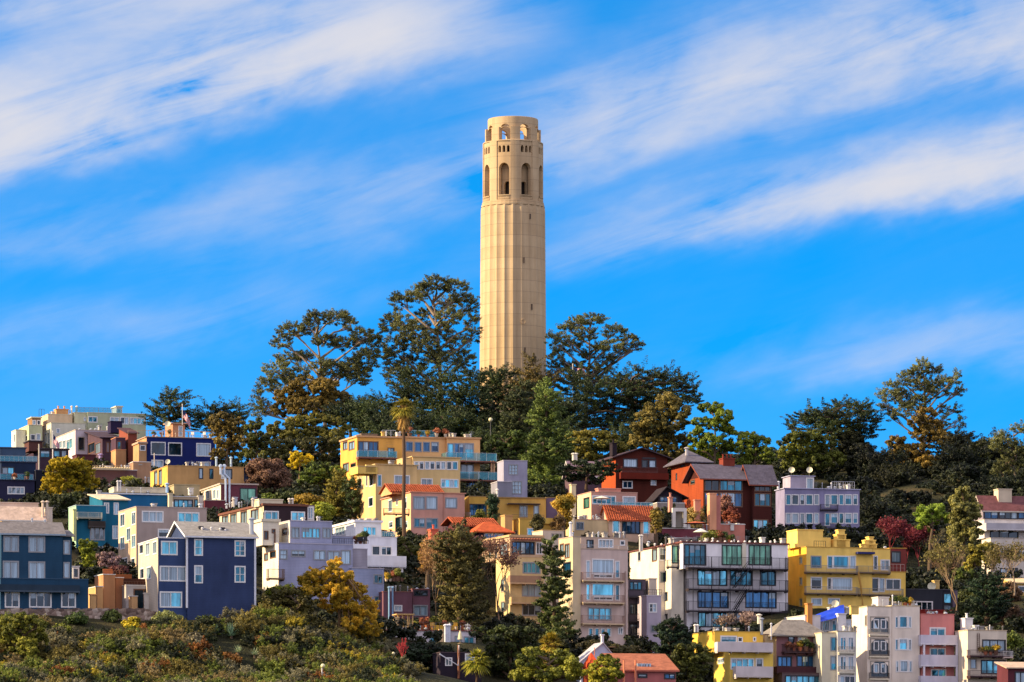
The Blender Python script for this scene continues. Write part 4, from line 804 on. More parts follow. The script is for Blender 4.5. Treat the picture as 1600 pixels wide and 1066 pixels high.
# ---- olive long house
b = Bld(HO, 'long mustard house with a flat canopy over blue shuttered doors', 'house', 745, 830, 706, 12, 'd0a648', trim='8d7448')
b.vol(726, 733, 770, 776, None, .4, w='c9a24c', depth=8, win=[(733,788,760,806,4,'bk')]); b.vol(764, 768, 853, 778, None, 0, w='c49e52', depth=9, win=[(812,790,824,808,2,'bg'),(834,790,842,808,1,'tg')], cap=.15); b.vol(851, 853.5, 885, 778, None, 1, w='6a5c74', depth=7)
m = MB(); x0, z0 = b.onF(793, 788, -.6); x1 = b.onF(844, 788, -.6)[0]; m.box(x0, -.9, z0, x1, -.01, z0+.15); b.part(m, 'canopy', flat('3c2c28')); b.rail(800, 850, 811, 804, -1.5, '5a4a3a', .8); b.clutter(730, 760, 808, -.5, 4, 6); b.pipe(777, 766, 780, 1, .15, 'd0cdc6')
# ---- peach house
b = Bld(HO, 'peach stucco house with orange tile roof and lit side wall behind the tall palm trunk', 'house', 642, 850, 702, 18, 'd6a070', trim='c98f74')
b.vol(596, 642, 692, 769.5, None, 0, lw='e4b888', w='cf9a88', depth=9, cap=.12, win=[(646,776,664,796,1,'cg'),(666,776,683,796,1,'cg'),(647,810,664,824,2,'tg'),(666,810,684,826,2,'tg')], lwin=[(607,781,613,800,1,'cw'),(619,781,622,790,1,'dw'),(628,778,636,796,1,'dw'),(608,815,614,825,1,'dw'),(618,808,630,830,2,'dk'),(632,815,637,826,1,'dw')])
b.vol(690, 692.5, 726, 771, None, .35, w='cf9a88', depth=8, cap=.12, win=[(696,778,714,794,1,'cg'),(699,811,713,826,2,'bg')])
b.vol(595, 612, 692, 768.5, 772, 4, w='d6a070', depth=6, roof='tile', ry=757.5, over=.3)
b.bal(600, 640, 802, 796, 0, .5, 'bar', '6a4a30', '4a3020'); b.blk(643, 646, 838, 860, -1, .4, 'cda080', 'pillar', cap=False)
# ---- cream-yellow building
b = Bld(AP, 'pale yellow building with a row of eight windows just below the orange terraces', 'apartment building', 588, 830, 728, 18, 'dcb45e', trim='cdb07c')
b.vol(557, 587, 652, 726, None, 0, w='d8b67c', depth=13, cap=.12, win=[(590,742,596,760,1,'tw'),(616,743,640,758,1,'tw')], lwin=[(572,743,574.5,760,1,'dw'),(577,741,583,760,1,'dw'),(576,777,583,792,1,'dw'),(560,748,565,762,1,'dw')])
b.vol(640, 645, 719, 714, None, .6, w='dabb80', depth=10, cap=.12, win=[(647,721.5,654,733.5,1,'tw'),(655.5,721.5,662,733.5,1,'tw'),(664,721.5,671,733.5,1,'cw'),(672,721.5,679,733.5,1,'dw'),(681,721.5,688,733.5,1,'dw'),(689,721.5,696,733.5,1,'dw'),(698,721.5,705.5,734,1,'tw'),(707,721.5,715,734,1,'tw'),(658,748,675.5,760,2,'bw'),(689,749,716,762,4,'sw')])
b.vol(624, 632, 646, 716, None, .9, w='d3b47a', depth=4); b.clutter(596, 640, 725, 1, 5, 6); b.vol(553, 559, 590, 729, 740, -.5, w='e0bc62', depth=5, cap=1)
b.blk(572, 587.5, 726, 738, -.5, .5, 'dcbc70', 'parapet', cap=False)
# ---- orange terraced building
b = Bld(AP, 'orange yellow terraced building with blue glass balconies below the hilltop trees', 'apartment building', 559, 770, 752, 18, 'dc9a3a', trim='c99a68')
b.vol(532, 558, 628, 683, None, 0, w='e4a850', depth=11, cap=.25, win=[(560,690,591,713,4,'bb'),(606,700,616,713,2,'sb')], lwin=[(536,690,543,703,2,'cb'),(545,690,554,703,2,'cb'),(536,724,545,738,2,'cb'),(548,724,556,736,1,'db'),(542,754,556,762,2,'db')])
b.vol(618, 622, 698, 684, None, 1.2, w='e2b074', depth=9, cap=.25, win=[(634,690.5,645,705,1,'bg'),(648,691,658.5,706,1,'bg'),(661,691,671.5,706,1,'bg'),(674,691,685,706,1,'bg')])
b.vol(695, 698.3, 750, 685, None, .6, w='e2b074', depth=10, cap=.25, win=[(697,693,709,716,1,'bg'),(710,693,725,716,2,'bg'),(726,693,740,716,1,'bg'),(720,726,740,747,2,'bg'),(722,755,726,768,1,'dg'),(728,752,752,768,2,'bw')])
b.bal(560, 620, 714, 704, 0, 1.3, 'glass', '7a4a3c'); b.bal(697, 776, 719, 707, .6, 2.6, 'glass', '7a5044'); b.bal(718, 778, 749, 737, .6, 2.6, 'glass', '7a5044'); b.bal(722, 770, 776, 766, .6, 1.8, 'glass', '8a7450')
k = MB()
for px in (768, 772): x, z = b.onF(px, 790, -1.6); k.box(x-.12, -1.7, z, x+.12, -1.45, b.onF(px, 720, -1.6)[1])
b.part(k, 'pillar', flat('b89068')); b.vol(716, 719, 768, 776, None, -.2, w='c9a858', depth=5)
b.rail(640, 680, 684, 672, 3, 'a8c4c8', .8, True); b.rail(597, 618, 684, 672, 3, 'c9d0d4', .6); b.clutter(600, 745, 684, 2, 9, 8); b.blk(597, 601, 676, 685, 2, .5, 'd8b060', 'pilaster')
k = MB()        # little stair to the roof deck
for i in range(9):
    x, z = b.onF(603+i*.8, 706-i*2.6, .8); k.box(x-.6, .0, z, x+.6, .5, z+.06)
b.part(k, 'stair', flat('c9a070')); b.blk(565, 590, 679, 684, 4, 3, '8a7460', 'roof_room')
# ================================================================== UPPER LEFT
b = Bld(HO, 'tan flat roofed house with narrow dark windows below the navy blue house', 'house', 262, 782, 742, 16, 'c4964e', trim='b8935a')
b.vol(235, 262, 381, 728, None, 0, lw='e0ae54', w='c49a62', depth=10, cap=1, win=[(311,732,317,748,1,'tk'),(327.5,733,333,748,1,'tk'),(346,733,350,748,1,'cw'),(351,733,362.5,748,1,'dk')], lwin=[(241,734,246,758,1,'cb'),(248,734,253,758,1,'cb')]); b.vol(380, 381.3, 388, 731, None, .3, w='3c4a64', depth=7)
for px in (338, 361): b.pipe(px, 716, 730, 1, .16, 'a8bcc8')
b.pipe(241, 708, 728, .8, .06, 'd8c8b0', False); b.dish(262, 722, 1, .4); b.clutter(285, 330, 728, 1, 7, 6)
b = Bld(HO, 'maroon house with teal glazed wall and two silver flues bent over its roof', 'house', 345, 800, 716, 16, '6a3640', trim='b8a898')
b.vol(314, 345, 402, 757, None, 0, lw='ddd0b8', w='6a3a44', depth=8, cap=.2, win=[(375,763,400,789,2,'gk')], lwin=[(322,766,327,780,1,'cw'),(333,765,337,780,1,'dw'),(339,765,342,780,1,'cw')])
b.vol(312, 320, 352, 782, None, -1.5, w='6a343c', depth=3)
for px in (350.5, 356.5):
    m = MB(); x, z = b.onF(px+2, 785, -.5); zt = b.onF(px, 748, -.5)[1]; m.tube([(x, -.5, z), (x, -.5, zt), (x-.7, -.3, zt+.7), (x-.7, -.3, zt+1.7)], .16, 8); m.lathe((x-.7, -.3, zt+1.7), [(.28, 0), (.28, .25), (.1, .4)], 8); b.part(m, 'flue', flat('c0ccd4', .35, .6))
for px in (365, 395): b.blk(px, px+6, 778, 800, -1.2, .8, 'b8bcc0', 'chimney')
# ---- navy house with square windows
b = Bld(HO, 'navy blue house with three white framed square windows and a timber railed roof deck', 'house', 229, 745, 815, 16, '1c2a66', trim='b89a80', tex='b')
b.vol(214, 229, 336, 683, None, 0, lw='c09468', w='1c2a66', depth=10, cap=.12, win=[(236,691,258.5,711,1,'dw'),(263,692,284,712,1,'dw'),(307,693,329,713,1,'dw'),(237,719,255,732,2,'bw'),(307,722,329,732,2,'cw')])
b.vol(208, 217, 229, 693, 730, -.8, w='c09468', depth=4, cap=.3, win=[(219,696,227,704,1,'dw')], lwin=[]); b.rail(200, 334, 683, 672, .1, 'c9a070', 1.6); b.rail(232, 334, 683, 672, .1, 'c9a070', 3.0)
b.vol(258, 270, 289, 662, 684, 2.5, w='c08a68', depth=2.5, roof='shed', ry=664, rc='c9a080', win=[(279,666,285,682,1,'cwD')]); b.dish(262, 663, 2, .5)
b.clutter(236, 330, 683, 1, 8, 7)
b = Bld(HO, 'orange and brown slim house with tall dark windows left of the navy house', 'house', 200, 745, 828, 16, '9a4a30', trim='c98a60')
b.vol(186, 200, 214, 677, None, 0, w='8a4a38', depth=8, roof='shed', ry=670, rc='4a3438', lwin=[(194,690,197,712,1,'dk')]); b.vol(178, 181, 196, 684, None, -.7, w='4a3440', depth=6, win=[(183,690,189,704,1,'tb')]); b.vol(180, 181, 197, 703, None, -1.6, w='b88c60', depth=2)
b = Bld(HO, 'dark plum house with timber porch and black square chimney on the left ridge', 'house', 160, 732, 838, 16, '55303a', trim='8d5f4a', tex='g')
b.vol(136, 160, 186, 684, None, 0, w='54404a', depth=9, roof='shed', ry=676, rc='453840', over=.6, win=[(166,691,170.5,707,1,'cb'),(172,691,176,707,1,'cb')], lwin=[(138,692,148,708,1,'db'),(149,692,157,709,1,'db')]); b.blk(173, 191, 659, 676, 3, 2.5, '2c2440', 'chimney', 'g'); b.blk(120, 150, 711, 724, -2, 4, '5a3438', 'wall', 'b'); b.pipe(157, 711, 724, -2.5, .3, 'a898c8')
b = Bld(HO, 'cream and mauve flat roofed house with wide side windows on the left ridge', 'house', 118, 728, 850, 17, 'dccba8', trim='c9b49a')
b.vol(88, 118, 172, 672, None, 0, w='c4b8bc', depth=13, cap=1, win=[(122,683,132,704,1,'tn')], lwin=[(92,689,97,701,1,'cw'),(98,688,103,701,1,'cw'),(104,686,113,702,2,'tw')]); b.clutter(120, 170, 672, 2, 6, 8)
b = Bld(AP, 'pale green and cream stepped apartment block crowning the left ridge', 'apartment building', 80, 725, 872, 17, 'dccf9c', trim='cdc6a4')
b.vol(64, 80, 133, 661, None, 0, w='cfcdb8', depth=12, cap=1, win=[(88,670,93.5,677,1,'cw')], lwin=[(70,677,73,694,1,'cw'),(74,676,77.5,694,1,'cw')])
b.vol(30, 45, 66, 664.5, None, 1, w='c0c49a', depth=10, cap=1, win=[(48,679,55,688,1,'dw'),(57,678,63,688,1,'cw')], lwin=[(32,682,36,696,1,'cw'),(38,681,43,690,1,'cw')]); b.vol(20, 25, 40, 672, None, 3, w='d8d2bc', depth=8, cap=1, lwin=[(22,678,24,692,1,'cw')])
b.vol(44, 50, 64, 653, None, 4.5, w='8a6a4a', depth=7, cap=.2, win=[(51,657,56,664,1,'cw'),(58,657,63,664,1,'dw')]); b.vol(60, 75, 113, 647.5, None, 4, w='d4bc98', depth=9, cap=1)
b.vol(112, 116, 136, 645, None, 4.5, w='c9c8a4', depth=8, cap=1, win=[(131,652,134.5,658,1,'cw')]); b.vol(130, 137, 228, 645, None, 4, w='b4b896', depth=9, cap=1, win=[(138,651,152,660,2,'tw'),(172,652,186,662,2,'cw'),(188,652,201,663,2,'dw'),(203,653,226,663,4,'sw')])
b.rail(118, 190, 645, 636, 4.4, '8a8f88', .8, True); b.blk(88, 107, 640, 648, 5, 2, 'cf9c68', pots=2); b.vol(180, 182, 191, 636, 646, 5, w='d0ccc8', depth=1.6, cap=.2, win=[(184,638,188,645,1,'dw')])
for px in (112, 120): b.pipe(px, 636, 648, 5, .15, 'dcd0b4')
m = MB()
for (a_, b_) in ((61, 69),):
    p = b.onF(a_, 650, 5); q = b.onF(b_, 639.5, 5); m.tube([(p[0], 5, p[1]), (p[0], 5, q[1]), (q[0], 5, q[1]), (q[0], 5, p[1])], .05, 4); m.tube([((p[0]+q[0])/2, 5, p[1]), ((p[0]+q[0])/2, 5, q[1])], .04, 4)
b.part(m, 'roof_ladder', flat('22303a')); b.clutter(78, 110, 648, 5, 6, 6)
b = Bld(HO, 'dark plum flat house with a long strip of glass behind the yellow green tree', 'house', 62, 750, 800, 16, '3a2c3a', trim='2c2228')
b.vol(34, 62, 107, 702, None, 0, w='40303c', depth=8, cap=.2, win=[(63,704,78,715,1,'bk'),(84,704,94,714,1,'sk'),(96,704,104,714,1,'sk')]); b.vol(38, 45, 66, 690, 705, 1.5, w='5a3a34', depth=4, cap=.2); b.pipe(61, 694, 735, -1, .12, 'b0a898', False, 'post'); b.pipe(82.5, 702, 725, -.6, .1, 'd8d0c8', False, 'post')
b = Bld(HO, 'black and slate terraced house with potted plants at the left edge', 'house', 2, 800, 765, 12, '262c40', trim='3c4458')
b.vol(-10, 2, 56, 722, 762, 2, w='1e2c44', depth=9, cap=.15, win=[(3,730,22,741,2,'bk')]); b.vol(-10, -2, 54, 750, None, 0, w='2b2c44', depth=8, cap=.12, win=[(12,761,38,772,4,'cw')]); b.vol(54, 56, 66, 735, None, .2, w='1a1c28', depth=8)
b.vol(-10, 0, 40, 700, None, 6, w='3c5068', depth=6, cap=.15); b.rail(0, 58, 722, 712, 2.1, 'a8b8b8', .7, True); b.rail(0, 52, 750, 740, .1, '8a8ca0', 1.0, True)
for px in (23, 43): b.blk(px-4, px+4, 744, 751, .5, .6, 'b8684a', 'planter', cap=False)
b = Bld('garden_terrace', 'brown patio walls under a pale timber pergola behind the yellow green tree', 'terrace', 152, 775, 770, 14, '6a4a48')
b.vol(144, 148, 214, 734, None, 0, w='6a4c4a', depth=6); b.rail(145, 205, 733, 727, -1, 'c9b088', .6); b.clutter(150, 220, 734, 0, 8, 8); b.vol(150, 156, 235, 757, None, -4, w='a88c78', depth=5, cap=1); b.vol(205, 208, 236, 722, None, 2, w='b08a6a', depth=4); b.clutter(205, 240, 755, -2, 10, 10)
m = MB(); x0, z0 = b.onF(144, 731, -1); x1 = b.onF(203, 731, -1)[0]
for i in range(16): x = x0+(x1-x0)*i/15; m.box(x-.06, -1.6, z0, x+.06, 1.2, z0+.15)
m.box(x0, -1.5, z0-.2, x1, -1.35, z0-.002); m.box(x0, .9, z0-.2, x1, 1.05, z0-.002); b.part(m, 'pergola', flat('cdbb94'))
# ---- fillers seen between the rows
b = Bld(HO, 'beige flat roofed house glimpsed between the grey building and the red conifer', 'house', 655, 905, 668, 14, 'b59a70'); b.vol(622, 640, 662, 893, None, 0, w='a8885c', depth=7, win=[(644,896,652,905,1,'dk')])
# ================================================================== TOWER
TY = 900.0; TX = (801.5-800)*TY/F; TZ = 79.0
ks = TY/F      # metres per photo pixel at the tower
tz = lambda py: zof(py, TY)-TZ
tower = empty('observation_tower', (TX, TY, TZ), 0, 'tall fluted pale concrete tower with arched open lantern on the hilltop', 'tower')
def concrete():
    m, t, p = base_mat('tower_concrete', 0.92, 0.2)
    co = nd(t, 'ShaderNodeTexCoord'); s3 = nd(t, 'ShaderNodeSeparateXYZ'); t.links.new(co.outputs['Object'], s3.inputs[0])
    n1 = nd(t, 'ShaderNodeTexNoise'); n1.inputs['Scale'].default_value = 0.22; n1.inputs['Detail'].default_value = 8; n1.inputs['Roughness'].default_value = .65
    mp_ = nd(t, 'ShaderNodeMapping'); mp_.inputs['Scale'].default_value = (1.5, 1.5, 0.08); n2 = nd(t, 'ShaderNodeTexNoise'); n2.inputs['Scale'].default_value = 1; n2.inputs['Detail'].default_value = 6
    t.links.new(co.outputs['Object'], n1.inputs[0]); t.links.new(co.outputs['Object'], mp_.inputs[0]); t.links.new(mp_.outputs[0], n2.inputs[0])
    # each pour of concrete about 2 m tall has its own tone, with a dark joint
    zz = mth(t, 'MULTIPLY', s3.outputs[2], 1/2.05); fl = mth(t, 'FLOOR', zz); fr = mth(t, 'FRACT', zz)
    wn = nd(t, 'ShaderNodeTexWhiteNoise', noise_dimensions='1D'); t.links.new(fl, wn.inputs['W'])
    f = mth(t, 'ADD', mth(t, 'MULTIPLY', n1.outputs['Fac'], .5), mth(t, 'MULTIPLY', n2.outputs['Fac'], .5)); f = mth(t, 'ADD', mth(t, 'MULTIPLY', mth(t, 'SUBTRACT', f, .5), 1.6), mth(t, 'ADD', .42, mth(t, 'MULTIPLY', wn.outputs[0], .16)), clamp=True)
    mx = nd(t, 'ShaderNodeMixRGB'); t.links.new(f, mx.inputs[0]); mx.inputs[1].default_value = (0.34, 0.23, 0.12, 1); mx.inputs[2].default_value = (0.60, 0.455, 0.27, 1)
    j = mth(t, 'MULTIPLY', mth(t, 'LESS_THAN', fr, .06), .36); m2 = nd(t, 'ShaderNodeMixRGB'); t.links.new(j, m2.inputs[0]); t.links.new(mx.outputs[0], m2.inputs[1]); m2.inputs[2].default_value = (.2, .14, .09, 1)
    mp4 = nd(t, 'ShaderNodeMapping'); mp4.inputs['Scale'].default_value = (2.4, 2.4, .05); n5 = nd(t, 'ShaderNodeTexNoise'); n5.inputs['Scale'].default_value = 1; n5.inputs['Detail'].default_value = 7; t.links.new(co.outputs['Object'], mp4.inputs[0]); t.links.new(mp4.outputs[0], n5.inputs[0])
    wx = mth(t, 'MULTIPLY', mth(t, 'SUBTRACT', n5.outputs['Fac'], .54), 5.0, clamp=True); m3 = nd(t, 'ShaderNodeMixRGB'); t.links.new(mth(t, 'MULTIPLY', wx, .42), m3.inputs[0]); t.links.new(m2.outputs[0], m3.inputs[1]); m3.inputs[2].default_value = (.26, .17, .10, 1); m2 = m3
    n3 = nd(t, 'ShaderNodeTexNoise'); n3.inputs['Scale'].default_value = 6; n3.inputs['Detail'].default_value = 4; t.links.new(co.outputs['Object'], n3.inputs[0])
    bp = nd(t, 'ShaderNodeBump'); bp.inputs['Strength'].default_value = .3; bp.inputs['Distance'].default_value = .04; t.links.new(n3.outputs['Fac'], bp.inputs['Height']); t.links.new(bp.outputs[0], p.inputs['Normal'])
    t.links.new(m2.outputs[0], p.inputs['Base Color']); return m
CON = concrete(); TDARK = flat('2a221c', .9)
def pol(r, a, z): return (r*sin(a), -r*cos(a), z)      # a = 0 faces the camera, positive to the right
# shaft with 24 concave flutes
m = MB(); zs = [0, tz(590), tz(460), tz(331), tz(325)]; Rb = [53*ks, 52*ks, 51.2*ks, 50.3*ks, 49.6*ks]; NF = 24; q = 6
for i in range(len(zs)-1):
    for k in range(NF):
        for j in range(q):
            rr = lambda R, jj: R*(1-0.032*(sin(pi*jj/q)))*1.0
            a0 = 2*pi*(k+j/q)/NF; a1 = 2*pi*(k+(j+1)/q)/NF; last = i >= 3
            g0 = 1 if last and i == 3 else 0
            R0a, R0b = (rr(Rb[i], j), rr(Rb[i], j+1)); R1a, R1b = (rr(Rb[i+1], j), rr(Rb[i+1], j+1))
            m.poly(pol(R0a, a0, zs[i]), pol(R0b, a1, zs[i]), pol(R1b, a1, zs[i+1]), pol(R1a, a0, zs[i+1]))
m.poly(*[pol(49.6*ks, 2*pi*k/48, tz(325)-.01) for k in range(48)])
m.obj('shaft', CON, tower)
def ring(R, t, z0, z1, ops, seg=144):
    """A round wall with openings; ops = (centre angle, half width, sill z, spring z, arch rise)."""
    m = MB(); cuts = set(2*pi*i/seg for i in range(seg+1))
    for c, h, *_ in ops:
        for i in range(9): cuts.add((c-h+2*h*i/8) % (2*pi))
    cs = sorted(cuts); cs = [c for i, c in enumerate(cs) if i == 0 or c-cs[i-1] > 1e-5]
    dd = lambda a, c: (a-c+pi) % (2*pi)-pi
    def top(o, a): v = min(1, abs(dd(a, o[0]))/o[1]); return o[3]+o[4]*math.sqrt(max(0, 1-v*v))
    rad = R if callable(R) else (lambda a: R)
    for i in range(len(cs)-1):
        a, b_ = cs[i], cs[i+1]; md = (a+b_)/2; act = sorted([o for o in ops if abs(dd(md, o[0])) < o[1]], key=lambda o: o[2]); lo = [z0, z0]
        Ra, Rc = rad(md), rad(md); inn = lambda A, z: pol(RI(t, rad), A, z)
        for o in act+[None]:
            hi = [o[2], o[2]] if o else [z1, z1]
            m.poly(pol(Ra, a, lo[0]), pol(Rc, b_, lo[1]), pol(Rc, b_, hi[1]), pol(Ra, a, hi[0])); m.poly(inn(a, lo[0]), inn(b_, lo[1]), inn(b_, hi[1]), inn(a, hi[0]))
            if o:
                m.poly(pol(Ra, a, o[2]), pol(Rc, b_, o[2]), inn(b_, o[2]), inn(a, o[2])); lo = [top(o, a), top(o, b_)]
                m.poly(pol(Ra, a, lo[0]), pol(Rc, b_, lo[1]), inn(b_, lo[1]), inn(a, lo[0]))
                if abs(abs(dd(a, o[0]))-o[1]) < 1e-4: m.poly(pol(Ra, a, o[2]), inn(a, o[2]), inn(a, o[3]), pol(Ra, a, o[3]))
                if abs(abs(dd(b_, o[0]))-o[1]) < 1e-4: m.poly(pol(Rc, b_, o[2]), inn(b_, o[2]), inn(b_, o[3]), pol(Rc, b_, o[3]))
        m.poly(pol(Ra, a, z1), pol(Rc, b_, z1), inn(b_, z1), inn(a, z1))
        nx = rad((cs[i+1]+(cs[i+2] if i+2 < len(cs) else cs[1]+2*pi))/2)
        if abs(nx-Rc) > 1e-4: m.poly(pol(Rc, b_, z0), pol(nx, b_, z0), pol(nx, b_, z1), pol(Rc, b_, z1))
    return m
def RI(t, rad): return rad(FC[0]+pi/8)-t
FC = [radians(-18+45*i) % (2*pi) for i in range(8)]
dmin = lambda a: min(abs((a-c+pi) % (2*pi)-pi) for c in FC)
deg = radians
# gallery storey: eight tall arches, three small windows above each
R1 = lambda a: (47.2 if dmin(a) > deg(13.5) else 46.0)*ks
ops = []
for c in FC:
    ops.append((c, deg(10.6), tz(310), tz(271), tz(260.5)-tz(271)))
    for o in (-8.6, 0, 8.6): ops.append((c+deg(o), deg(2.9), tz(244), tz(236), tz(233.5)-tz(236)))
ring(R1, 1.05, tz(318), tz(226.5), ops).obj('gallery_wall', CON, tower)
# stepped ledge between shaft and gallery
m = MB(); prof = [(49.4*ks, tz(325)), (49.4*ks, tz(322)), (48.4*ks, tz(321.8)), (48.4*ks, tz(318)), (40*ks, tz(317.9))]
m.lathe((0, 0, 0), prof, 48); m.obj('ledge', CON, tower)
# inner core behind the arches, with doorways
cops = [(c+deg(3), deg(9), tz(310), tz(292), tz(288)-tz(292)) for c in FC]
ring(lambda a: 33*ks, .5, tz(318), tz(248), cops, 72).obj('inner_core', CON, tower)
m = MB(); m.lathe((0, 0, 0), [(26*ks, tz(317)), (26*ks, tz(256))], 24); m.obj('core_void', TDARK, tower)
m = MB(); m.lathe((0, 0, 0), [(45*ks, tz(252)), (45*ks, tz(250))], 48); m.obj('gallery_ceiling', CON, tower)
m = MB(); m.lathe((0, 0, 0), [(37.5*ks, tz(228)), (37.5*ks, tz(227))], 48); m.obj('lantern_floor', CON, tower)
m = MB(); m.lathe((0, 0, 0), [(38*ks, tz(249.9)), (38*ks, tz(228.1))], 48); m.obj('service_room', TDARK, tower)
# balustrades under the arches
for c in FC:
    m = MB(); n = 9
    for i in range(n+1):
        a = c+deg(-10.5+21*i/n); x, y, z = pol(46.6*ks, a, tz(318.2)); m.lathe((x, y, z), [(.10, 0), (.14, .3), (.07, .55), (.12, .72)], 6)
    for i in range(6):
        a0 = c+deg(-11.5+23*i/6); a1 = c+deg(-11.5+23*(i+1)/6)
        for (r0, r1, z0, z1) in ((45.2, 47.8, tz(311.6), tz(310.2)), (45.2, 47.8, tz(320), tz(318.3))):
            P_ = [pol(r*ks, a, z) for r in (r0, r1) for a in (a0, a1) for z in (z0, z1)]
            m.poly(P_[4], P_[6], P_[7], P_[5]); m.poly(P_[1], P_[3], P_[7], P_[5]); m.poly(P_[0], P_[2], P_[6], P_[4])
    m.obj('balustrade', CON, tower)
# top of the gallery: low outer ring, then the lantern drum with eight arches
R2 = lambda a: (47.2 if dmin(a) > deg(13.5) else 46.0)*ks
R3 = lambda a: (43.6 if dmin(a) > deg(13) else 40.4)*ks
m = MB(); m.lathe((0, 0, 0), [(47.2*ks, tz(226.4)), (47.2*ks, tz(225)), (43.8*ks, tz(224)), (38*ks, tz(223.9))], 64); m.obj('cornice', CON, tower)
ops = [(c, deg(12), tz(223.5), tz(208), tz(199)-tz(208)) for c in FC]
ring(R3, .9, tz(226), tz(203.8), [(c, h, a, b_, min(r, tz(204.0)-b_)) for c, h, a, b_, r in ops]).obj('lantern_pier_ring', CON, tower)
ring(lambda a: 39.4*ks, .7, tz(224), tz(189), [(c, h*1.04, a, b_, r) for c, h, a, b_, r in ops]).obj('lantern_drum', CON, tower)
m = MB(); 
for (ra, rb, za, zb) in ((38.9, 38.9, 189, 187.4), (38.9, 38.0, 187.4, 187.0)):
    for k in range(96):
        a0, a1 = 2*pi*k/96, 2*pi*(k+1)/96; m.poly(pol(ra*ks, a0, tz(za)), pol(ra*ks, a1, tz(za)), pol(rb*ks, a1, tz(zb)), pol(rb*ks, a0, tz(zb)))
        m.poly(pol(33*ks, a0, tz(187)), pol(33*ks, a1, tz(187)), pol(38*ks, a1, tz(187)), pol(38*ks, a0, tz(187)))
m.obj('crown_rim', CON, tower)
# slit windows and the round medallion
def slit(px, y0, y1, w=.17):
    a = math.asin((px-801.5)/52.0); m = MB(); r = 51.5*ks; c_, s_ = cos(a), sin(a)
    z0, z1 = tz(y1), tz(y0); P2 = [pol(r-.9, a, 0), pol(r+.03, a, 0)]
    t = (cos(a), sin(a)); pts = []
    for sg in (-1, 1):
        for rr in (r-.9, r+.04): pts.append((rr*sin(a)+t[0]*sg*w/2, -rr*cos(a)+t[1]*sg*w/2))
    for z in (z0, z1): m.v += [(p[0], p[1], z) for p in pts]
    m.f += [(1, 3, 7, 5), (0, 1, 5, 4), (2, 3, 7, 6), (4, 5, 7, 6), (0, 1, 3, 2)]
    m.obj('slit_window', flat('5a4c40', .9), tower)
for px, y0, y1 in ((819, 408, 417), (831.5, 480, 489), (820.5, 548, 557), (829, 340, 348)): slit(px, y0, y1)
a = math.asin((817-801.5)/52); m = MB(); r = 51.3*ks; cx, cy, cz = pol(r, a, tz(508)); t = Vector((cos(a), sin(a), 0)); up = Vector((0, 0, 1)); o = Vector((sin(a), -cos(a), 0)); pts = []
for k in range(16):
    t0 = 2*pi*k/16; pts.append((Vector((cx, cy, cz))+(t*cos(t0)+up*sin(t0))*.42+o*.12))
m.tube(pts+[pts[0]], .06, 5, False); m.obj('medallion', CON, tower)
m = MB(); m.box(-11, -11, -8, 11, 11, 2.5); m.box(-9.5, -9.5, 2.5, 9.5, 9.5, 4); m.obj('base', CON, tower)
GROUND.append((TX, TY, TZ)); GROUND.append((TX-30, TY, TZ-2)); GROUND.append((TX+30, TY, TZ-2))
# ================================================================== TERRAIN
PY_ = [-400, 0, 430, 450, 540, 560, 600, 650, 700, 750, 800, 850, 900, 960, 1060, 1300, 1500, 9000]
PZ_ = [-6, -6, -3, 2, 20, 24.5, 31, 41, 51, 61, 70, 76.5, 79, 76, 60, 14, 6, 6]
for px in range(-60, 420, 40): GROUND.append(tuple(P(px, 953, 592))); GROUND.append(tuple(P(px, 960, 585))); GROUND.append(tuple(P(px, 1002, 575))); GROUND.append(tuple(P(px, 1066, 562)))
for px in range(440, 620, 40): GROUND.append(tuple(P(px, 1000, 600))); GROUND.append(tuple(P(px, 1080, 565)))
for px in range(640, 1640, 60): GROUND.append(tuple(P(px, 1085 if px < 1060 else 1150, 590)))
GP = np.array([tuple(g) for g in GROUND]); GR = GP[:, 2]-np.interp(GP[:, 1], PY_, PZ_)
def ground(x, y):
    x = np.atleast_1d(np.asarray(x, float)); y = np.atleast_1d(np.asarray(y, float))
    d2 = (x[:, None]-GP[None, :, 0])**2+(y[:, None]-GP[None, :, 1])**2; w = (d2+30)**-1.6
    r = (w*GR[None]).sum(1)/(w.sum(1)+(55**2)**-1.6)
    base = np.interp(y, PY_, PZ_); fall = np.exp(-np.maximum(0, (np.abs(x)-170)/260)**2)
    n = .5*np.sin(x*.11+y*.07)+.4*np.sin(x*.23-y*.19)
    return np.where(y > 450, (base+r)*fall+(1-fall)*3, base)+np.where((y > 450) & (y < 1100), n*fall, 0)
gz = lambda x, y: float(ground(x, y)[0])
def hit(px, py, y0=548, y1=900):      # where the sight line through a photo point meets the hill
    Y = np.arange(y0, y1, .5); z = ground((px-800)*Y/F, Y); r = ZC+(HY-py)*Y/F; i = np.argmax(z >= r-.05)
    return float(Y[i]) if z[i] >= r[i]-.05 else y1
xs = np.concatenate([np.linspace(-6000, -260, 24), np.linspace(-250, 250, 260), np.linspace(260, 6000, 24)])
ys = np.concatenate([np.linspace(-400, 440, 10), np.linspace(446, 1000, 280), np.linspace(1010, 1500, 30), np.linspace(1600, 9000, 12)])
gx_, gy_ = np.meshgrid(xs, ys); zz = np.concatenate([ground(gx_[i], gy_[i]) for i in range(len(ys))])
me = bpy.data.meshes.new('hill'); nxg = len(xs)
me.from_pydata(np.stack([gx_.ravel(), gy_.ravel(), zz], 1).tolist(), [], [(j*nxg+i, j*nxg+i+1, (j+1)*nxg+i+1, (j+1)*nxg+i) for j in range(len(ys)-1) for i in range(nxg-1)])
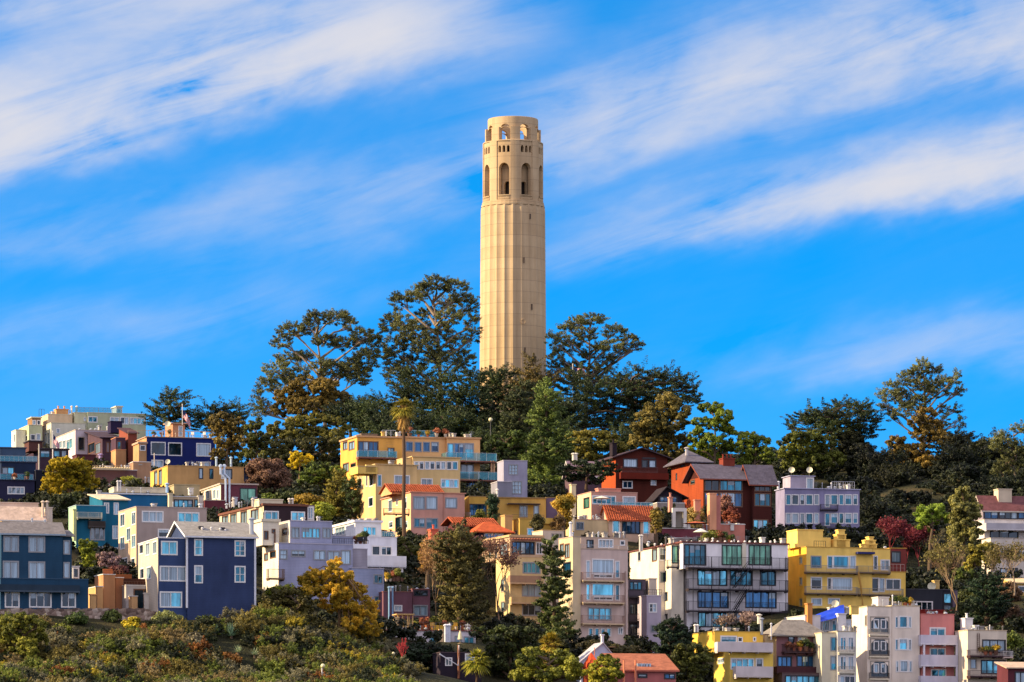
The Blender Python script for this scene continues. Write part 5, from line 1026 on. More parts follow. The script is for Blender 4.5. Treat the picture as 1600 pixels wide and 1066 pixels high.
m_, t_, p_ = base_mat('hill_soil', .95, .1); co = nd(t_, 'ShaderNodeTexCoord'); n1 = nd(t_, 'ShaderNodeTexNoise'); n1.inputs['Scale'].default_value = .12; n1.inputs['Detail'].default_value = 9; t_.links.new(co.outputs['Object'], n1.inputs[0])
cr = nd(t_, 'ShaderNodeValToRGB'); t_.links.new(n1.outputs['Fac'], cr.inputs[0]); e = cr.color_ramp.elements; e[0].position = .35; e[0].color = (.015, .018, .008, 1); e[1].position = .68; e[1].color = (.07, .055, .024, 1); k_ = e.new(.52); k_.color = (.035, .034, .015, 1)
t_.links.new(cr.outputs[0], p_.inputs['Base Color']); n2 = nd(t_, 'ShaderNodeTexNoise'); n2.inputs['Scale'].default_value = 2.5; n2.inputs['Detail'].default_value = 6; t_.links.new(co.outputs['Object'], n2.inputs[0]); bp = nd(t_, 'ShaderNodeBump'); bp.inputs['Distance'].default_value = .5; t_.links.new(n2.outputs['Fac'], bp.inputs['Height']); t_.links.new(bp.outputs[0], p_.inputs['Normal'])
me.materials.append(m_); hill = bpy.data.objects.new('hill', me); COL.objects.link(hill); hill['kind'] = 'structure'
m = MB(); m.poly((-9000, -9000, 0), (9000, -9000, 0), (9000, 449, 0), (-9000, 449, 0)); wt = base_mat('bay_water', .12, .5); wt[2].inputs['Base Color'].default_value = (.01, .04, .05, 1)
wo_ = m.obj('water', wt[0]); wo_['kind'] = 'structure'

# ================================================================== TREES
def leaves(C, N, L, W, jit=.6):     # leaf diamonds at C with normals about N
    n = len(C); N = N+rng.normal(0, jit, (n, 3)); N /= np.linalg.norm(N, axis=1)[:, None]+1e-9
    A = np.cross(N, rng.normal(0, 1, (n, 3))); A /= np.linalg.norm(A, axis=1)[:, None]+1e-9; B = np.cross(N, A)
    l = (L*rng.uniform(.6, 1.3, n))[:, None]/2; w = (W*rng.uniform(.6, 1.3, n))[:, None]/2
    V = np.stack([C-A*l, C-B*w+N*w*.3, C+A*l, C+B*w+N*w*.3], 1); return V.reshape(-1, 3)
def unit(n, zb=0.0):
    v = rng.normal(0, 1, (n, 3)); v /= np.linalg.norm(v, axis=1)[:, None]
    if zb: v[:, 2] = v[:, 2]+zb; v /= np.linalg.norm(v, axis=1)[:, None]
    return v
KIND = {   # sub-clump radius, flattening, leaves per sub-clump, leaf length, width, cover, outward spray, dark, light, translucency
 'euc': (.62, .75, 62, .34, .13, 2.1, .7, '262c16', '7a7c46', .2),
 'cyp': (.9, .30, 95, .38, .15, 2.0, 1.15, '10190c', '3f4c22', .1),
 'broad': (.70, .75, 85, .34, .21, 2.6, .25, '2f3c14', '8c8e38', .22),
 'con': (.75, .40, 85, .36, .15, 2.6, .8, '1b2610', '66672e', .1),
 'pin': (.75, .45, 80, .38, .17, 2.6, .5, '16210f', '4d5a26', .1),
 'shrub': (.45, .8, 60, .30, .18, 1.8, 0, '2a3012', '76702e', .2),
 'under': (1.0, .8, 60, .52, .32, 1.2, .3, '2b3612', '848632', .1),
 'scrub': (.40, .9, 50, .34, .10, 1.8, .9, '2a3012', '76702e', .15),
 'gold': (.55, .80, 110, .28, .16, 2.2, .5, '8a6a14', 'd8a826', .35),
}
def cloud(blobs, kind, flat_=None, scale=1.0):
    sr, fl, nl, L, Wd, cov, spray, *_ = KIND[kind]; sr, L, Wd = sr*scale, L*scale, Wd*scale
    VV, TT, subs = [], [], []
    for (c, r) in blobs:
        c = np.array(c, float); r = np.maximum(np.array(r, float), .35); n = max(4, int(cov*4.2*(r[0]*r[2]+r[1]*r[2]*.4+r[0]*r[1]*.3)/(sr*sr*2.2)))
        d = unit(n, .25); u = rng.uniform(.45, 1.0, n)**.6; sc = c+d*r*u[:, None]*1.0; bt = rng.uniform(0, 1)
        for i in range(n):
            k = int(nl*rng.uniform(.6, 1.3)); s_ = sr*rng.uniform(.6, 1.35); e = unit(k); q = rng.uniform(.35, 1, k)**.5
            off = e*q[:, None]*s_*np.array([1, 1, fl])
            nr = e*np.array([1, 1, 1.3])+d[i]*.5+np.array([0, 0, .35])
            if spray:
                o = np.array([d[i][0], d[i][1], d[i][2]*.3+.12]); o /= np.linalg.norm(o); t = rng.uniform(-.4, 1.7, k)**1
                off = off*(1.05-.5*np.clip(t, 0, 1.7)/1.7)[:, None]*.62+o*(t*s_*spray)[:, None]+np.array([0, 0, 1])*(np.clip(t, 0, 2)**2*s_*.10*spray)[:, None]
            VV.append(leaves(sc[i]+off, nr, L, Wd)); TT.append(np.clip(np.full(k, .55*bt+.45*rng.uniform(0, 1))+rng.normal(0, .16, k), 0, 1))
        subs.append(sc)
    return np.concatenate(VV), np.concatenate(TT), subs
def parse(s): return [tuple(float(v) for v in q.split(',')) for q in s.split(';') if q.strip()]
BARK = {'euc': '80705e', 'cyp': '4a3c30', 'broad': '5a4a38', 'con': '4e3e2e', 'pin': '4a3826', 'gold': '7a6040', 'shrub': '5a4632'}
NT = 0
def tree(name, kind, label, px, Y, blobs, cat='tree', cols=None, group=None, depth=.55, tr=.30, scale=1.0, base=None, limbs=True, lean=0):
    """px = trunk foot column; blobs = crown masses (photo column, row, half widths)."""
    global NT; NT += 1
    bl = parse(blobs) if isinstance(blobs, str) else blobs
    X = (px-800)*Y/F; g = gz(X, Y); o = empty(name, (X, Y, g), 0, label, cat, group)
    k = Y/F; wid = (max(b[0]+b[2] for b in bl)-min(b[0]-b[2] for b in bl))*k/2; cxp = sum(b[0] for b in bl)/len(bl)
    B = []
    for b in bl:
        edge = abs(b[0]-cxp)*k/max(wid, .1); dy = random.uniform(-1, 1)*wid*depth*math.sqrt(max(.05, 1-min(1, edge)**2))
        c = P(b[0], b[1], Y+dy); ex = 1.22 if kind in ('euc', 'cyp', 'con', 'pin') else 1.08; B.append(((c.x-X, dy, c.z-g), (b[2]*k*ex, b[2]*k*.9*ex, b[3]*k*ex)))
    V, T, subs = cloud(B, kind, scale=scale)
    K = KIND[kind]; cd, cl = cols or (K[7], K[8])
    npobj('crown', V, 4, leafmat(cd, cl, K[9]), o, T)
    m = MB(); zt = max(.8, min(b[0][2] for b in B)); mx_ = sum(b[0][0] for b in B)/len(B); top = max(b[0][2] for b in B)
    fz = zt*.75 if kind in ('euc', 'broad') else top*.9
    fork = Vector((mx_*.4+lean, 0, fz))
    m.tube([(0, 0, -1.5), (0, 0, 0), (fork.x*.4, 0, fz*.5), tuple(fork)], [tr*1.5, tr*1.2, tr, tr*.7 if kind in ('euc', 'broad') else tr*.15], 8)
    lead = Vector((mx_*.9, 0, top*.96))
    if kind in ('euc', 'broad') and top > fz+1: m.tube([tuple(fork), tuple(fork.lerp(lead, .5)+Vector((.3, .2, 0))), tuple(lead)], [tr*.75, tr*.5, tr*.12], 6)
    if limbs:
        for (c, r), sc in zip(B, subs):
            c = Vector(c); st = fork if kind in ('euc', 'broad', 'gold', 'shrub') else Vector((fork.x*min(1, c.z/max(fz, .1)), 0, min(fz, c.z*.93)))
            if kind in ('euc', 'broad'): t_ = min(.92, max(0, (c.z-abs(c.x-fork.x)*(.85 if kind == 'euc' else .6)-fz)/max(.5, top*.96-fz))); st = fork.lerp(lead, t_) if c.z-abs(c.x-fork.x)*.85 > fz*.8 else Vector((fork.x*.6, 0, fz*.72))
            mid = st.lerp(c, .5)+Vector((random.uniform(-.5, .5), random.uniform(-.5, .5), random.uniform(-.2, .9)))*min(1, (c-st).length*.2)
            m.tube([tuple(st), tuple(mid), tuple(c-Vector((0, 0, r[2]*.3)))], [tr*.55, tr*.36, tr*.16], 5, False)
            for q in range(min(len(sc), 7 if kind == 'euc' else 3)):
                p2 = Vector(sc[q]); p1 = mid.lerp(c, random.uniform(.2, .9)); m.tube([tuple(p1), tuple(p1.lerp(p2, .5)+Vector((0, 0, .3))), tuple(p2)], [tr*.2, tr*.13, tr*.06], 4, False)
    m.obj('trunk', flat(BARK[kind], .9), o)
    return o
def twigs(name, label, px, Y, py, hgt, spread, col, cat='tree', leafcol=None, group=None, levels=6, seed=1, tr=.14):
    """A bare tree: trunk splitting again and again into fine twigs."""
    rd = random.Random(seed); X = (px-800)*Y/F; g = zof(py, Y) if py else gz(X, Y); o = empty(name, (X, Y, g), 0, label, cat, group); m = MB(); tips = []; segs = []
    def grow(p, d, ln, r, lv):
        q = p+d*ln; m2 = p.lerp(q, .5)+Vector((rd.uniform(-.1, .1), rd.uniform(-.1, .1), 0))*ln; (m if lv > levels-2 else tw).tube([tuple(p), tuple(m2), tuple(q)], [r, r*.8, r*.6], 5 if lv > levels-2 else 3, False)
        if lv == 0: tips.append(q); return
        for _ in range(3):
            dd_ = (d+Vector((rd.uniform(-1, 1)*spread, rd.uniform(-1, 1)*spread, rd.uniform(-.25, .55)))).normalized(); grow(q, dd_, ln*rd.uniform(.62, .85), max(.012, r*.62), lv-1)
    tw = MB(); grow(Vector((0, 0, -.5)), Vector((rd.uniform(-.1, .1), 0, 1)).normalized(), hgt*.27, tr, levels)
    m.obj('trunk', flat(col, .9), o); tw.obj('twigs', flat(col, .9), o)
    if leafcol:
        C = np.array([tuple(t) for t in tips]); C = np.repeat(C, 3, 0)+rng.normal(0, .25, (len(C)*3, 3)); npobj('leaves', leaves(C, unit(len(C)), .3, .2), 4, leafmat(*leafcol), o, rng.uniform(0, 1, len(C)))
    return o
def blade(V, p, d, ln, w, droop, seg=4):      # a narrow leaf blade as quads
    p = np.array(p, float); d = np.array(d, float); side = np.cross(d, [0, 0, 1.0]); side /= np.linalg.norm(side)+1e-9; prev = None
    for i in range(seg+1):
        t = i/seg; c = p+d*ln*t+np.array([0, 0, -droop*ln*t*t]); ww = w*(1-t*.92)
        cur = (c-side*ww/2, c+side*ww/2)
        if prev is not None: V += [prev[0], prev[1], cur[1], cur[0]]
        prev = cur
def palm(name, label, px, Y, ytop, ybase, rpx, skirt=0, trunk=.28, cat='palm tree', cols=('3c4a14', 'a89a3c')):
    X = (px-800)*Y/F; g = min(gz(X, Y), zof(ybase, Y)); o = empty(name, (X, Y, g), 0, label, cat); k = Y/F; R = rpx*k; zc = zof(ytop, Y)-g-R*.92
    m = MB(); n = 14; m.tube([(.04*sin(i*.9), 0, -1+(zc+1)*i/n) for i in range(n+1)], [trunk*(1.25-.5*i/n)*(1+.05*(i % 2)) for i in range(n+1)], 9); m.obj('trunk', flat('54402f', .95), o)
    V = []
    for i in range(72):
        el = random.uniform(-.75, 1.45); az = random.uniform(0, 2*pi); d = np.array([cos(el)*cos(az), cos(el)*sin(az), sin(el)]); ln = R*random.uniform(.75, 1.0); p = np.array([0, 0, zc]); hub = p+d*ln*.45
        blade(V, p, d, ln*.5, .07, .05, 2)
        s_ = np.cross(d, [0, 0, 1.0]); s_ /= np.linalg.norm(s_)+1e-6; u_ = np.cross(s_, d)
        for j in range(11):
            a = -1.25+2.5*j/10; dd_ = d*cos(a)+s_*sin(a)+u_*random.uniform(-.1, .1); blade(V, hub, dd_, ln*.62*(1-.25*abs(a)/1.25), .24, .4, 3)
    V = np.array(V); npobj('fronds', V, 4, leafmat(*cols, .25), o, rng.uniform(0, 1, len(V)//4))
    if skirt:
        V = []; L_ = skirt*k
        for i in range(420):
            az = random.uniform(0, 2*pi); z = zc-random.uniform(-.05, 1)*L_*.8; rr = R*(.36-.22*(zc-z)/L_); d = np.array([cos(az)*.42, sin(az)*.42, -1.0]); d /= np.linalg.norm(d); p = np.array([cos(az)*rr*.45, sin(az)*rr*.45, z+.4])
            for j in range(3): blade(V, p, d+rng.normal(0, .16, 3), random.uniform(.8, 1.5), .16, .1, 2)
        V = np.array(V); npobj('dead_skirt', V, 4, leafmat('6a4a22', 'c9a458', .2), o, rng.uniform(0, 1, len(V)//4))
    return o
ROS = []
def rosette(name, label, px, py, Y, R, n=60, cols=('2c4438', '7d9a80'), cat='agave', group=None, w=.12):
    Y = hit(px, py+6); c = P(px, py+2, Y); ROS.append((c.x, c.y)); o_ = empty(name, c, 0, label, cat, group); V = []
    for i in range(n):
        el = random.uniform(.05, 1.4); az = random.uniform(0, 2*pi); d = [cos(el)*cos(az), cos(el)*sin(az), sin(el)]; blade(V, (0, 0, 0), d, R*random.uniform(.8, 1.1), w, .12, 4)
    V = np.array(V); npobj('leaves', V, 4, leafmat(*cols, .15), o_, rng.uniform(0, 1, len(V)//4)); m = MB(); m.lathe((0, 0, -.6), [(.2, 0), (.15, .7)], 8); m.obj('stem', flat('5a4a38'), o_); return o_

# ---- the hilltop
OL = ('2c2c12', '86702e')
tree('eucalyptus_tree', 'euc', 'spreading open crowned eucalyptus, leftmost of the tall trees left of the tower', 520, 888,
 '497,497,18,8;525,498,20,8;550,510,8,8;458,518,20,9;440,534,12,9;480,512,12,7;507,533,20,8;541,538,20,8;572,525,20,8;582,540,10,12;453,560,19,8;432,578,17,10;416,603,12,12;403,625,7,13;405,642,7,8;475,557,12,6;500,570,14,8;522,580,20,12;548,575,18,13;568,565,16,14;445,598,18,9;470,585,14,9;560,590,16,12;420,640,8,8', tr=.5)
tree('eucalyptus_tree', 'euc', 'tallest dense eucalyptus with pale limbs directly left of the tower', 700, 885,
 '682,443,20,9;665,455,14,11;712,449,16,9;626,472,13,12;650,462,12,9;700,474,14,9;735,478,11,11;722,468,12,8;611,506,13,12;628,503,12,12;702,495,17,11;668,492,14,9;738,508,9,12;742,524,6,9;646,525,20,12;616,543,16,15;600,560,13,13;666,546,18,13;690,520,16,12;715,540,16,14;725,563,14,12;643,570,20,12;620,588,18,12;656,510,12,9;683,560,16,12', tr=.55)
tree('eucalyptus_tree', 'euc', 'airy eucalyptus with umbrella shaped leaf masses right of the tower', 912, 890,
 '925,499,18,7;901,506,14,7;887,514,11,7;917,524,15,8;862,531,9,8;880,528,8,6;960,519,15,9;985,533,12,7;998,540,5,5;955,540,14,7;935,546,12,6;892,543,14,9;870,556,11,10;864,575,10,9;946,562,12,7;972,550,10,6;935,578,14,8;900,575,14,8;988,545,8,5;915,558,9,6;880,575,10,8', tr=.42)
tree('eucalyptus_tree', 'euc', 'lone tall eucalyptus with drooping leaf clumps on the right ridge', 1442, 850,
 '1440,574,13,8;1425,589,13,8;1458,580,10,7;1411,596,9,8;1391,610,13,10;1400,622,9,7;1378,626,5,9;1383,638,6,5;1440,604,13,7;1452,616,12,8;1475,598,10,7;1492,590,7,9;1499,612,7,6;1487,611,9,6;1474,640,6,6;1493,640,5,8;1498,661,4,9;1394,652,7,7;1415,640,12,10;1436,632,12,9;1478,655,5,8;1412,622,12,8;1462,600,9,7', tr=.42)
tree('eucalyptus_tree', 'euc', 'brownish eucalyptus cut by the right edge of the picture', 1588, 800,
 '1597,672,12,8;1568,685,13,6;1560,698,9,8;1582,703,14,9;1598,700,8,10;1572,722,15,9;1592,738,14,12;1565,742,12,9;1610,720,12,16', tr=.35)
tree('pittosporum_tree', 'broad', 'rounded olive gold tree in front of the left eucalyptus', 490, 862, '478,603,26,12;508,605,22,12;455,618,26,12;520,622,26,12;443,637,20,12;490,637,38,16;538,632,16,10;466,628,20,12', cols=OL)
tree('cypress_tree', 'cyp', 'dark cypress with flat boughs just left of the tower foot', 712, 858, '710,578,14,6;735,588,16,6;703,598,22,8;742,606,16,9;692,620,28,9;730,628,30,12;680,642,26,10;722,652,36,12;745,640,16,12;700,670,36,12;745,668,18,12')
tree('cypress_tree', 'cyp', 'low dark cypress behind the tall palm head', 640, 866, '650,588,22,8;638,603,20,8;668,602,18,8;625,618,16,8;655,622,26,10;600,630,16,9;630,640,24,10;665,645,20,12;575,642,18,10;610,652,20,9')
tree('cypress_tree', 'cyp', 'dark spiky cypress hiding the left foot of the tower', 778, 868, '770,586,16,6;790,588,12,6;760,600,16,8;782,604,22,10;768,622,22,12;790,630,22,14;765,648,20,14;792,655,20,14;800,584,8,5')
tree('cypress_tree', 'cyp', 'cypress with one pale upright tip in front of the tower foot', 838, 862, '834,572,6,12;830,586,10,8;848,590,14,8;858,598,12,8;820,600,16,8;840,610,22,12;815,622,18,12;845,630,18,12', cols=('1c2412', '7d6a32'))
tree('deodar_tree', 'con', 'grey green conifer between two darker trees below the tower', 812, 842, '818,608,9,9;812,624,14,10;806,642,18,11;812,658,20,10;802,674,20,11;815,690,20,10;800,702,16,9;822,640,12,12', cols=('1c2616', '545c34'))
tree('redwood_tree', 'con', 'tall bright green pointed conifer standing before the tower hill', 853, 790, '856,608,8,9;852,622,14,10;858,640,18,12;848,655,18,12;860,672,20,12;850,690,24,12;858,708,24,12;846,722,26,12;860,738,24,12;846,752,28,12;862,764,24,10;838,768,16,8;878,690,12,12', cols=('283c16', '74843a'), tr=.4)
tree('cypress_tree', 'cyp', 'massive dark cypress with a ragged right arm below the right eucalyptus', 990, 872, '885,598,16,8;905,592,16,7;925,600,16,8;950,598,16,8;975,592,14,7;1000,582,12,5;1022,590,14,6;1045,589,16,6;1068,598,14,6;1082,608,10,6;1085,622,10,7;1060,612,20,8;1030,604,22,9;1000,604,22,10;965,612,24,12;930,615,24,12;900,615,20,12;1062,630,18,9;1035,628,22,11;1000,630,24,13;965,640,24,14;930,640,24,14;900,645,20,14;950,665,26,12;985,662,22,12;1020,650,20,12;890,668,16,12;920,668,18,10', tr=.6)
tree('pittosporum_tree', 'broad', 'big rounded olive tree above the orange shingle house', 1040, 805, '1045,627,18,11;1030,640,22,12;1062,645,16,14;1012,655,18,11;1050,660,24,13;1000,672,16,10;1030,678,24,12;995,690,14,8;1060,690,22,12;1045,708,20,12;1062,722,16,14;1020,695,18,10', cols=('2c2f12', '87793a'))
tree('pittosporum_tree', 'broad', 'bright green loose crowned tree with sky showing through, left of the brick chimney', 1118, 800, '1110,639,18,9;1132,650,14,10;1095,660,12,8;1120,664,18,9;1140,678,12,9;1090,680,12,10;1112,690,16,10;1136,698,14,9;1088,702,12,10;1112,712,16,9', cols=('2c4210', '93a02c'))
tree('pittosporum_tree', 'broad', 'small green tree behind the slate roofed red house', 1178, 800, '1170,686,16,9;1190,692,14,9;1160,700,14,10;1182,708,18,11;1200,712,12,12;1168,722,16,10', cols=('26380f', '7f8a2a'))
tree('flat_topped_tree', 'broad', 'flat topped tree with a sunlit yellow canopy edge above the orange house', 928, 812, '902,680,20,5;928,680,22,6;950,684,14,5;905,694,22,9;932,697,24,9;954,698,12,9;918,712,22,8;970,700,10,5', cols=('2c3a12', '9a8c34'))
tree('laurel_tree', 'broad', 'dark round laurel between the glass balconies and the bright conifer', 798, 782, '785,688,20,9;806,682,14,8;772,700,16,9;800,700,20,10;788,715,22,9', cols=('141f0c', '4a5a20'))
tree('cypress_tree', 'cyp', 'broad dark cypress dome on the ridge left of the lone eucalyptus', 1300, 832, '1312,636,16,5;1338,637,16,5;1355,642,10,5;1285,643,16,6;1262,650,14,6;1250,660,14,6;1232,668,10,5;1330,650,24,8;1295,655,26,8;1358,656,12,7;1365,668,10,6;1270,665,20,7;1320,668,30,9;1345,678,20,8;1290,678,24,8', tr=.5)
tree('pittosporum_tree', 'broad', 'golden olive layered tree under the lone eucalyptus', 1445, 822, '1447,648,14,10;1437,660,18,10;1460,668,16,10;1445,680,22,11;1470,684,12,10;1402,692,14,9;1412,704,18,10;1436,704,20,10;1398,712,12,8;1450,722,18,9;1440,738,18,9;1460,742,12,8;1425,722,14,9', cols=('2e2c10', '927833'))
tree('pittosporum_tree', 'broad', 'yellow green rounded tree behind the lavender building', 1255, 815, '1248,684,18,9;1268,684,16,9;1232,692,14,8;1290,690,18,9;1255,700,24,11;1285,706,24,11;1232,708,16,10;1270,722,26,12;1305,718,18,11;1240,726,18,10', cols=('1f2c0e', '6f7428'))
tree('cypress_tree', 'cyp', 'cypress with two flat tiers behind the navy house roof', 262, 850, '268,618,14,4;282,622,9,4;258,630,18,4;285,633,10,4;246,643,14,5;270,642,16,5;250,654,16,6;278,655,18,6;262,664,22,6;298,648,9,4')
tree('cypress_tree', 'cyp', 'low cypress with feathery top right of the small flag', 340, 852, '330,639,12,4;350,637,8,4;370,637,10,4;345,648,18,5;372,648,12,5;322,652,14,6;350,660,22,7;300,658,14,6;318,668,16,6;378,656,8,5')
tree('olive_tree', 'broad', 'loose olive brown tree right of the navy house', 355, 800, '350,655,16,9;368,662,14,9;342,672,14,10;362,678,18,10;348,692,14,9;375,690,12,9;360,704,16,9;340,710,10,8;330,660,8,6', cols=('2f2f14', '8a7638'))
tree('olive_tree', 'broad', 'dull green tree at the edge of the blue sky notch on the left', 398, 812, '392,672,12,8;402,662,8,7;388,686,14,9;405,688,14,10;420,698,14,10;398,702,16,9;385,715,12,9;415,715,14,9', cols=('22290f', '626427'))
tree('cypress_tree', 'broad', 'wide green gold tree above the yellow mimosa', 475, 832, '468,660,26,8;440,668,20,8;500,655,22,7;525,660,16,6;430,682,20,9;462,680,24,9;495,676,24,9;520,682,18,9;540,672,10,6', cols=('2c3210', '7f782a'))
tree('oak_tree', 'broad', 'dense dull green oak below the wide green gold tree', 450, 800, '435,698,20,9;462,695,22,9;490,694,22,9;515,702,16,9;445,712,20,9;478,712,18,8;500,716,16,8;525,690,10,8', cols=('232810', '5f5c28'))
tree('mimosa_tree', 'gold', 'small bright yellow mimosa in bloom above the umbrella pine', 468, 770, '463,716,9,8;472,722,9,7;484,718,6,5;458,728,6,6', cols=('a08a10', 'e8d030'), scale=.8, tr=.15)
tree('umbrella_pine', 'pin', 'green umbrella pine left of the pale yellow building', 508, 760, '500,732,20,6;520,738,16,6;535,745,10,6;488,742,16,7;510,748,22,7;480,756,14,7;500,762,18,7;525,756,12,7', cols=('1d2c0e', '5f7022'))
tree('pine_tree', 'con', 'light olive pointed pine in front of the pale yellow building', 526, 738, '530,746,5,6;528,758,8,7;524,770,12,7;530,780,12,7;522,790,15,7;532,800,15,7;520,806,14,6', cols=('4a4a14', '928632'))
tree('pine_tree', 'con', 'darker pine touching the lit bay of the pale yellow building', 552, 736, '553,752,7,7;550,765,9,8;555,778,10,8;549,792,12,8;556,802,10,6', cols=('1c2c18', '4c5c30'))
tree('bare_tree', 'shrub', 'wide mauve brown leafless tree mass left of the mimosa', 418, 745, '405,728,16,9;428,728,16,9;440,740,12,9;395,740,12,9;418,745,20,10;400,758,16,10;428,760,16,10;445,756,8,9', cols=('44322a', '785a44'), tr=.2)
for i, (px, py, rx, ry, lb) in enumerate([(430, 782, 20, 9, 'low green bush left of the white roof box'), (455, 772, 20, 9, 'dark green bush under the mauve leafless tree'), (480, 782, 20, 8, 'golden bush under the umbrella pine'), (505, 795, 16, 7, 'bright green bush beside the light olive pine'), (395, 780, 10, 7, 'dark bush right of the maroon house')]):
    tree('bush', 'shrub', lb, px, 728-i*2, [(px, py, rx, ry), (px-rx*.5, py+4, rx*.6, ry*.8), (px+rx*.5, py+4, rx*.6, ry*.8), (px, py+10, rx, ry)], 'bush', cols=[('22300f', '6a7a24'), ('161f0c', '46521e'), ('5a4a14', 'a88a2c'), ('3a4a10', '9aa030'), ('16200e', '3c4a20')][i], scale=1.3, tr=.12)
# ---- right hand woods
for i, (px, py, Y) in enumerate([(1345, 715, 815), (1380, 735, 812), (1362, 770, 800), (1400, 762, 805), (1420, 790, 790), (1375, 810, 778), (1480, 745, 812), (1500, 725, 818), (1462, 775, 800), (1505, 700, 830), (1530, 745, 805), (1412, 840, 765), (1452, 858, 752), (1395, 875, 745), (1440, 905, 728), (1540, 715, 825), (1385, 905, 715), (1560, 770, 790), (1340, 690, 830), (1498, 760, 808)]):
    rr = random.Random(i); B_ = [(px+rr.uniform(-22, 22), py+rr.uniform(-14, 22), rr.uniform(13, 20), rr.uniform(8, 12)) for _ in range(8)]
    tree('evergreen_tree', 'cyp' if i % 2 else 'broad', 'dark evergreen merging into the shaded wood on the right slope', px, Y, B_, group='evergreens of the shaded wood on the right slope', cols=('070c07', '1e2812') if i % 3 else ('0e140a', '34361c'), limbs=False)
for i, (px, py, Y, w) in enumerate([(740, 690, 850, 20), (765, 672, 856, 18), (830, 665, 856, 18), (875, 650, 852, 20), (700, 665, 846, 20), (665, 668, 840, 20), (570, 660, 850, 20), (590, 672, 842, 18), (610, 690, 835, 18), (1010, 672, 845, 22), (760, 700, 838, 18), (885, 690, 834, 18), (548, 650, 852, 14), (970, 690, 838, 20)]):
    rr = random.Random(50+i); B_ = [(px+rr.uniform(-w, w), py+rr.uniform(-16, 12), rr.uniform(12, 18), rr.uniform(7, 11)) for _ in range(7)]
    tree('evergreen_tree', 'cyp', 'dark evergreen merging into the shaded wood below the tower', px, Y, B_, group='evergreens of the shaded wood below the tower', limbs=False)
for px, tp in ((1520, 690), (1537, 694)): tree('young_cypress', 'con', 'thin pointed young cypress on the right ridge, %s of two' % ('left' if px < 1530 else 'right'), px, 822, [(px, tp+8, 3, 8), (px, tp+20, 5, 8), (px, tp+32, 7, 8)], tr=.1)
tree('maple_tree', 'broad', 'bright fresh green tree above the charcoal house chimney', 1452, 712, '1448,800,14,8;1464,797,12,7;1438,810,12,7;1456,812,16,8;1474,810,10,8;1448,822,12,7', cols=('3f560f', '93a83a'))
tree('magnolia_tree', 'broad', 'tall grey green broadleaf tree left of the cream right edge building', 1505, 706, '1503,772,12,9;1515,780,12,9;1493,786,13,9;1508,796,16,10;1524,800,11,11;1495,808,14,9;1512,818,18,10;1500,832,18,10;1520,838,14,11;1490,845,12,8', cols=('283012', '8e8a48'))
for k_i, (px, py, sd_) in enumerate([(1392, 872, 41), (1418, 880, 42), (1436, 886, 43)]): twigs('red_shrub', ['large dark red twiggy shrub on the left of the red clump above the yellow building', 'middle dark red twiggy shrub above the yellow building', 'dark red twiggy shrub on the right of the red clump'][k_i], px, hit(px, py), py, 6.5, .75, '7a2830', cat='shrub', leafcol=('4a1820', '7c3438'), seed=sd_, tr=.1)
twigs('bare_tree', 'tall pale barked leafless tree right of the charcoal house', 1497, 668, 975, 11.5, .42, '8a745a', leafcol=('4a4620', '7f7640'), seed=4, tr=.13)
twigs('bare_tree', 'leaning leafless tree with pale limbs below the cream right edge building', 1560, 668, 955, 10, .55, '9a8468', leafcol=('4a4420', '7a7040'), seed=9, tr=.13)
twigs('bare_tree', 'small leafless tree on the lit corner of the cream right edge building', 1585, 680, 925, 7.5, .5, '8a7864', seed=12)
tree('acacia_tree', 'broad', 'yellowish green acacia in front of the cream right edge building', 1540, 678, '1525,860,14,8;1545,858,14,8;1535,872,16,9;1555,872,10,8;1520,880,12,9', cols=('4a4a18', 'a09438'))
tree('yew_tree', 'con', 'deep green yew behind the tan bottom right building', 1542, 664, '1545,905,14,9;1540,920,18,10;1552,935,18,10;1535,945,18,10;1550,955,18,9;1540,968,18,8', cols=('0d180e', '2c4024'))
for i, (px, py, c, lb) in enumerate([(1508, 900, 0, 'mottled green bush under the tall pale barked tree'), (1516, 935, 1, 'olive bush low behind the tan bottom right building'), (1575, 925, 2, 'brown twiggy bush right of the deep green yew'), (1582, 965, 2, 'brown bush above the tan roof at the bottom right'), (1580, 1005, 0, 'bright green bush at the right edge above the low maroon house'), (1500, 960, 1, 'dark bush beside the white chimney of the tan building'), (1478, 885, 2, 'reddish bush above the charcoal house')]):
    tree('bush', 'shrub', lb, px, hit(px, py+14, 600), [(px-8, py, 12, 9), (px+8, py+3, 12, 9), (px, py+12, 16, 9), (px+3, py-8, 9, 7)], 'bush', cols=[('2a3a12', '6f7a2e'), ('1d260f', '545a28'), ('3a2c20', '6a5038')][c], scale=1.1, tr=.08)
# ---- between the houses
tree('round_tree', 'gold', 'round mustard yellow tree left of the brown patio walls', 108, 735, '100,724,18,7;120,724,18,7;88,735,16,8;110,736,20,8;132,738,14,8;80,750,12,7;100,750,18,8;125,752,18,8;145,755,10,8;108,764,20,8;75,764,10,6;100,778,14,8', cols=('5f5c12', 'c8b02c'), tr=.3, scale=.9)
tree('round_tree', 'broad', 'dark green lower tree under the mustard yellow tree', 105, 724, '100,785,20,9;120,780,18,9;88,798,14,9;108,800,20,9;98,815,18,9;118,795,14,9;95,830,14,10;112,835,14,10;105,855,14,12', cols=('141c0c', '3c4520'))
tree('lemon_tree', 'broad', 'small yellow green tree in front of the teal house', 140, 630, '135,848,9,7;144,855,9,7;132,862,9,7;141,870,10,7;136,885,9,8;146,893,8,7', cols=('3a4a10', '9aa02c'), scale=.7, tr=.1)
tree('flowering_shrub', 'shrub', 'pink flowering shrub beside the teal house', 168, 628, '160,870,7,6;170,868,9,6;180,876,9,6;165,880,9,6;178,888,10,6', 'shrub', cols=('4a3a34', 'b0908a'), scale=.9)
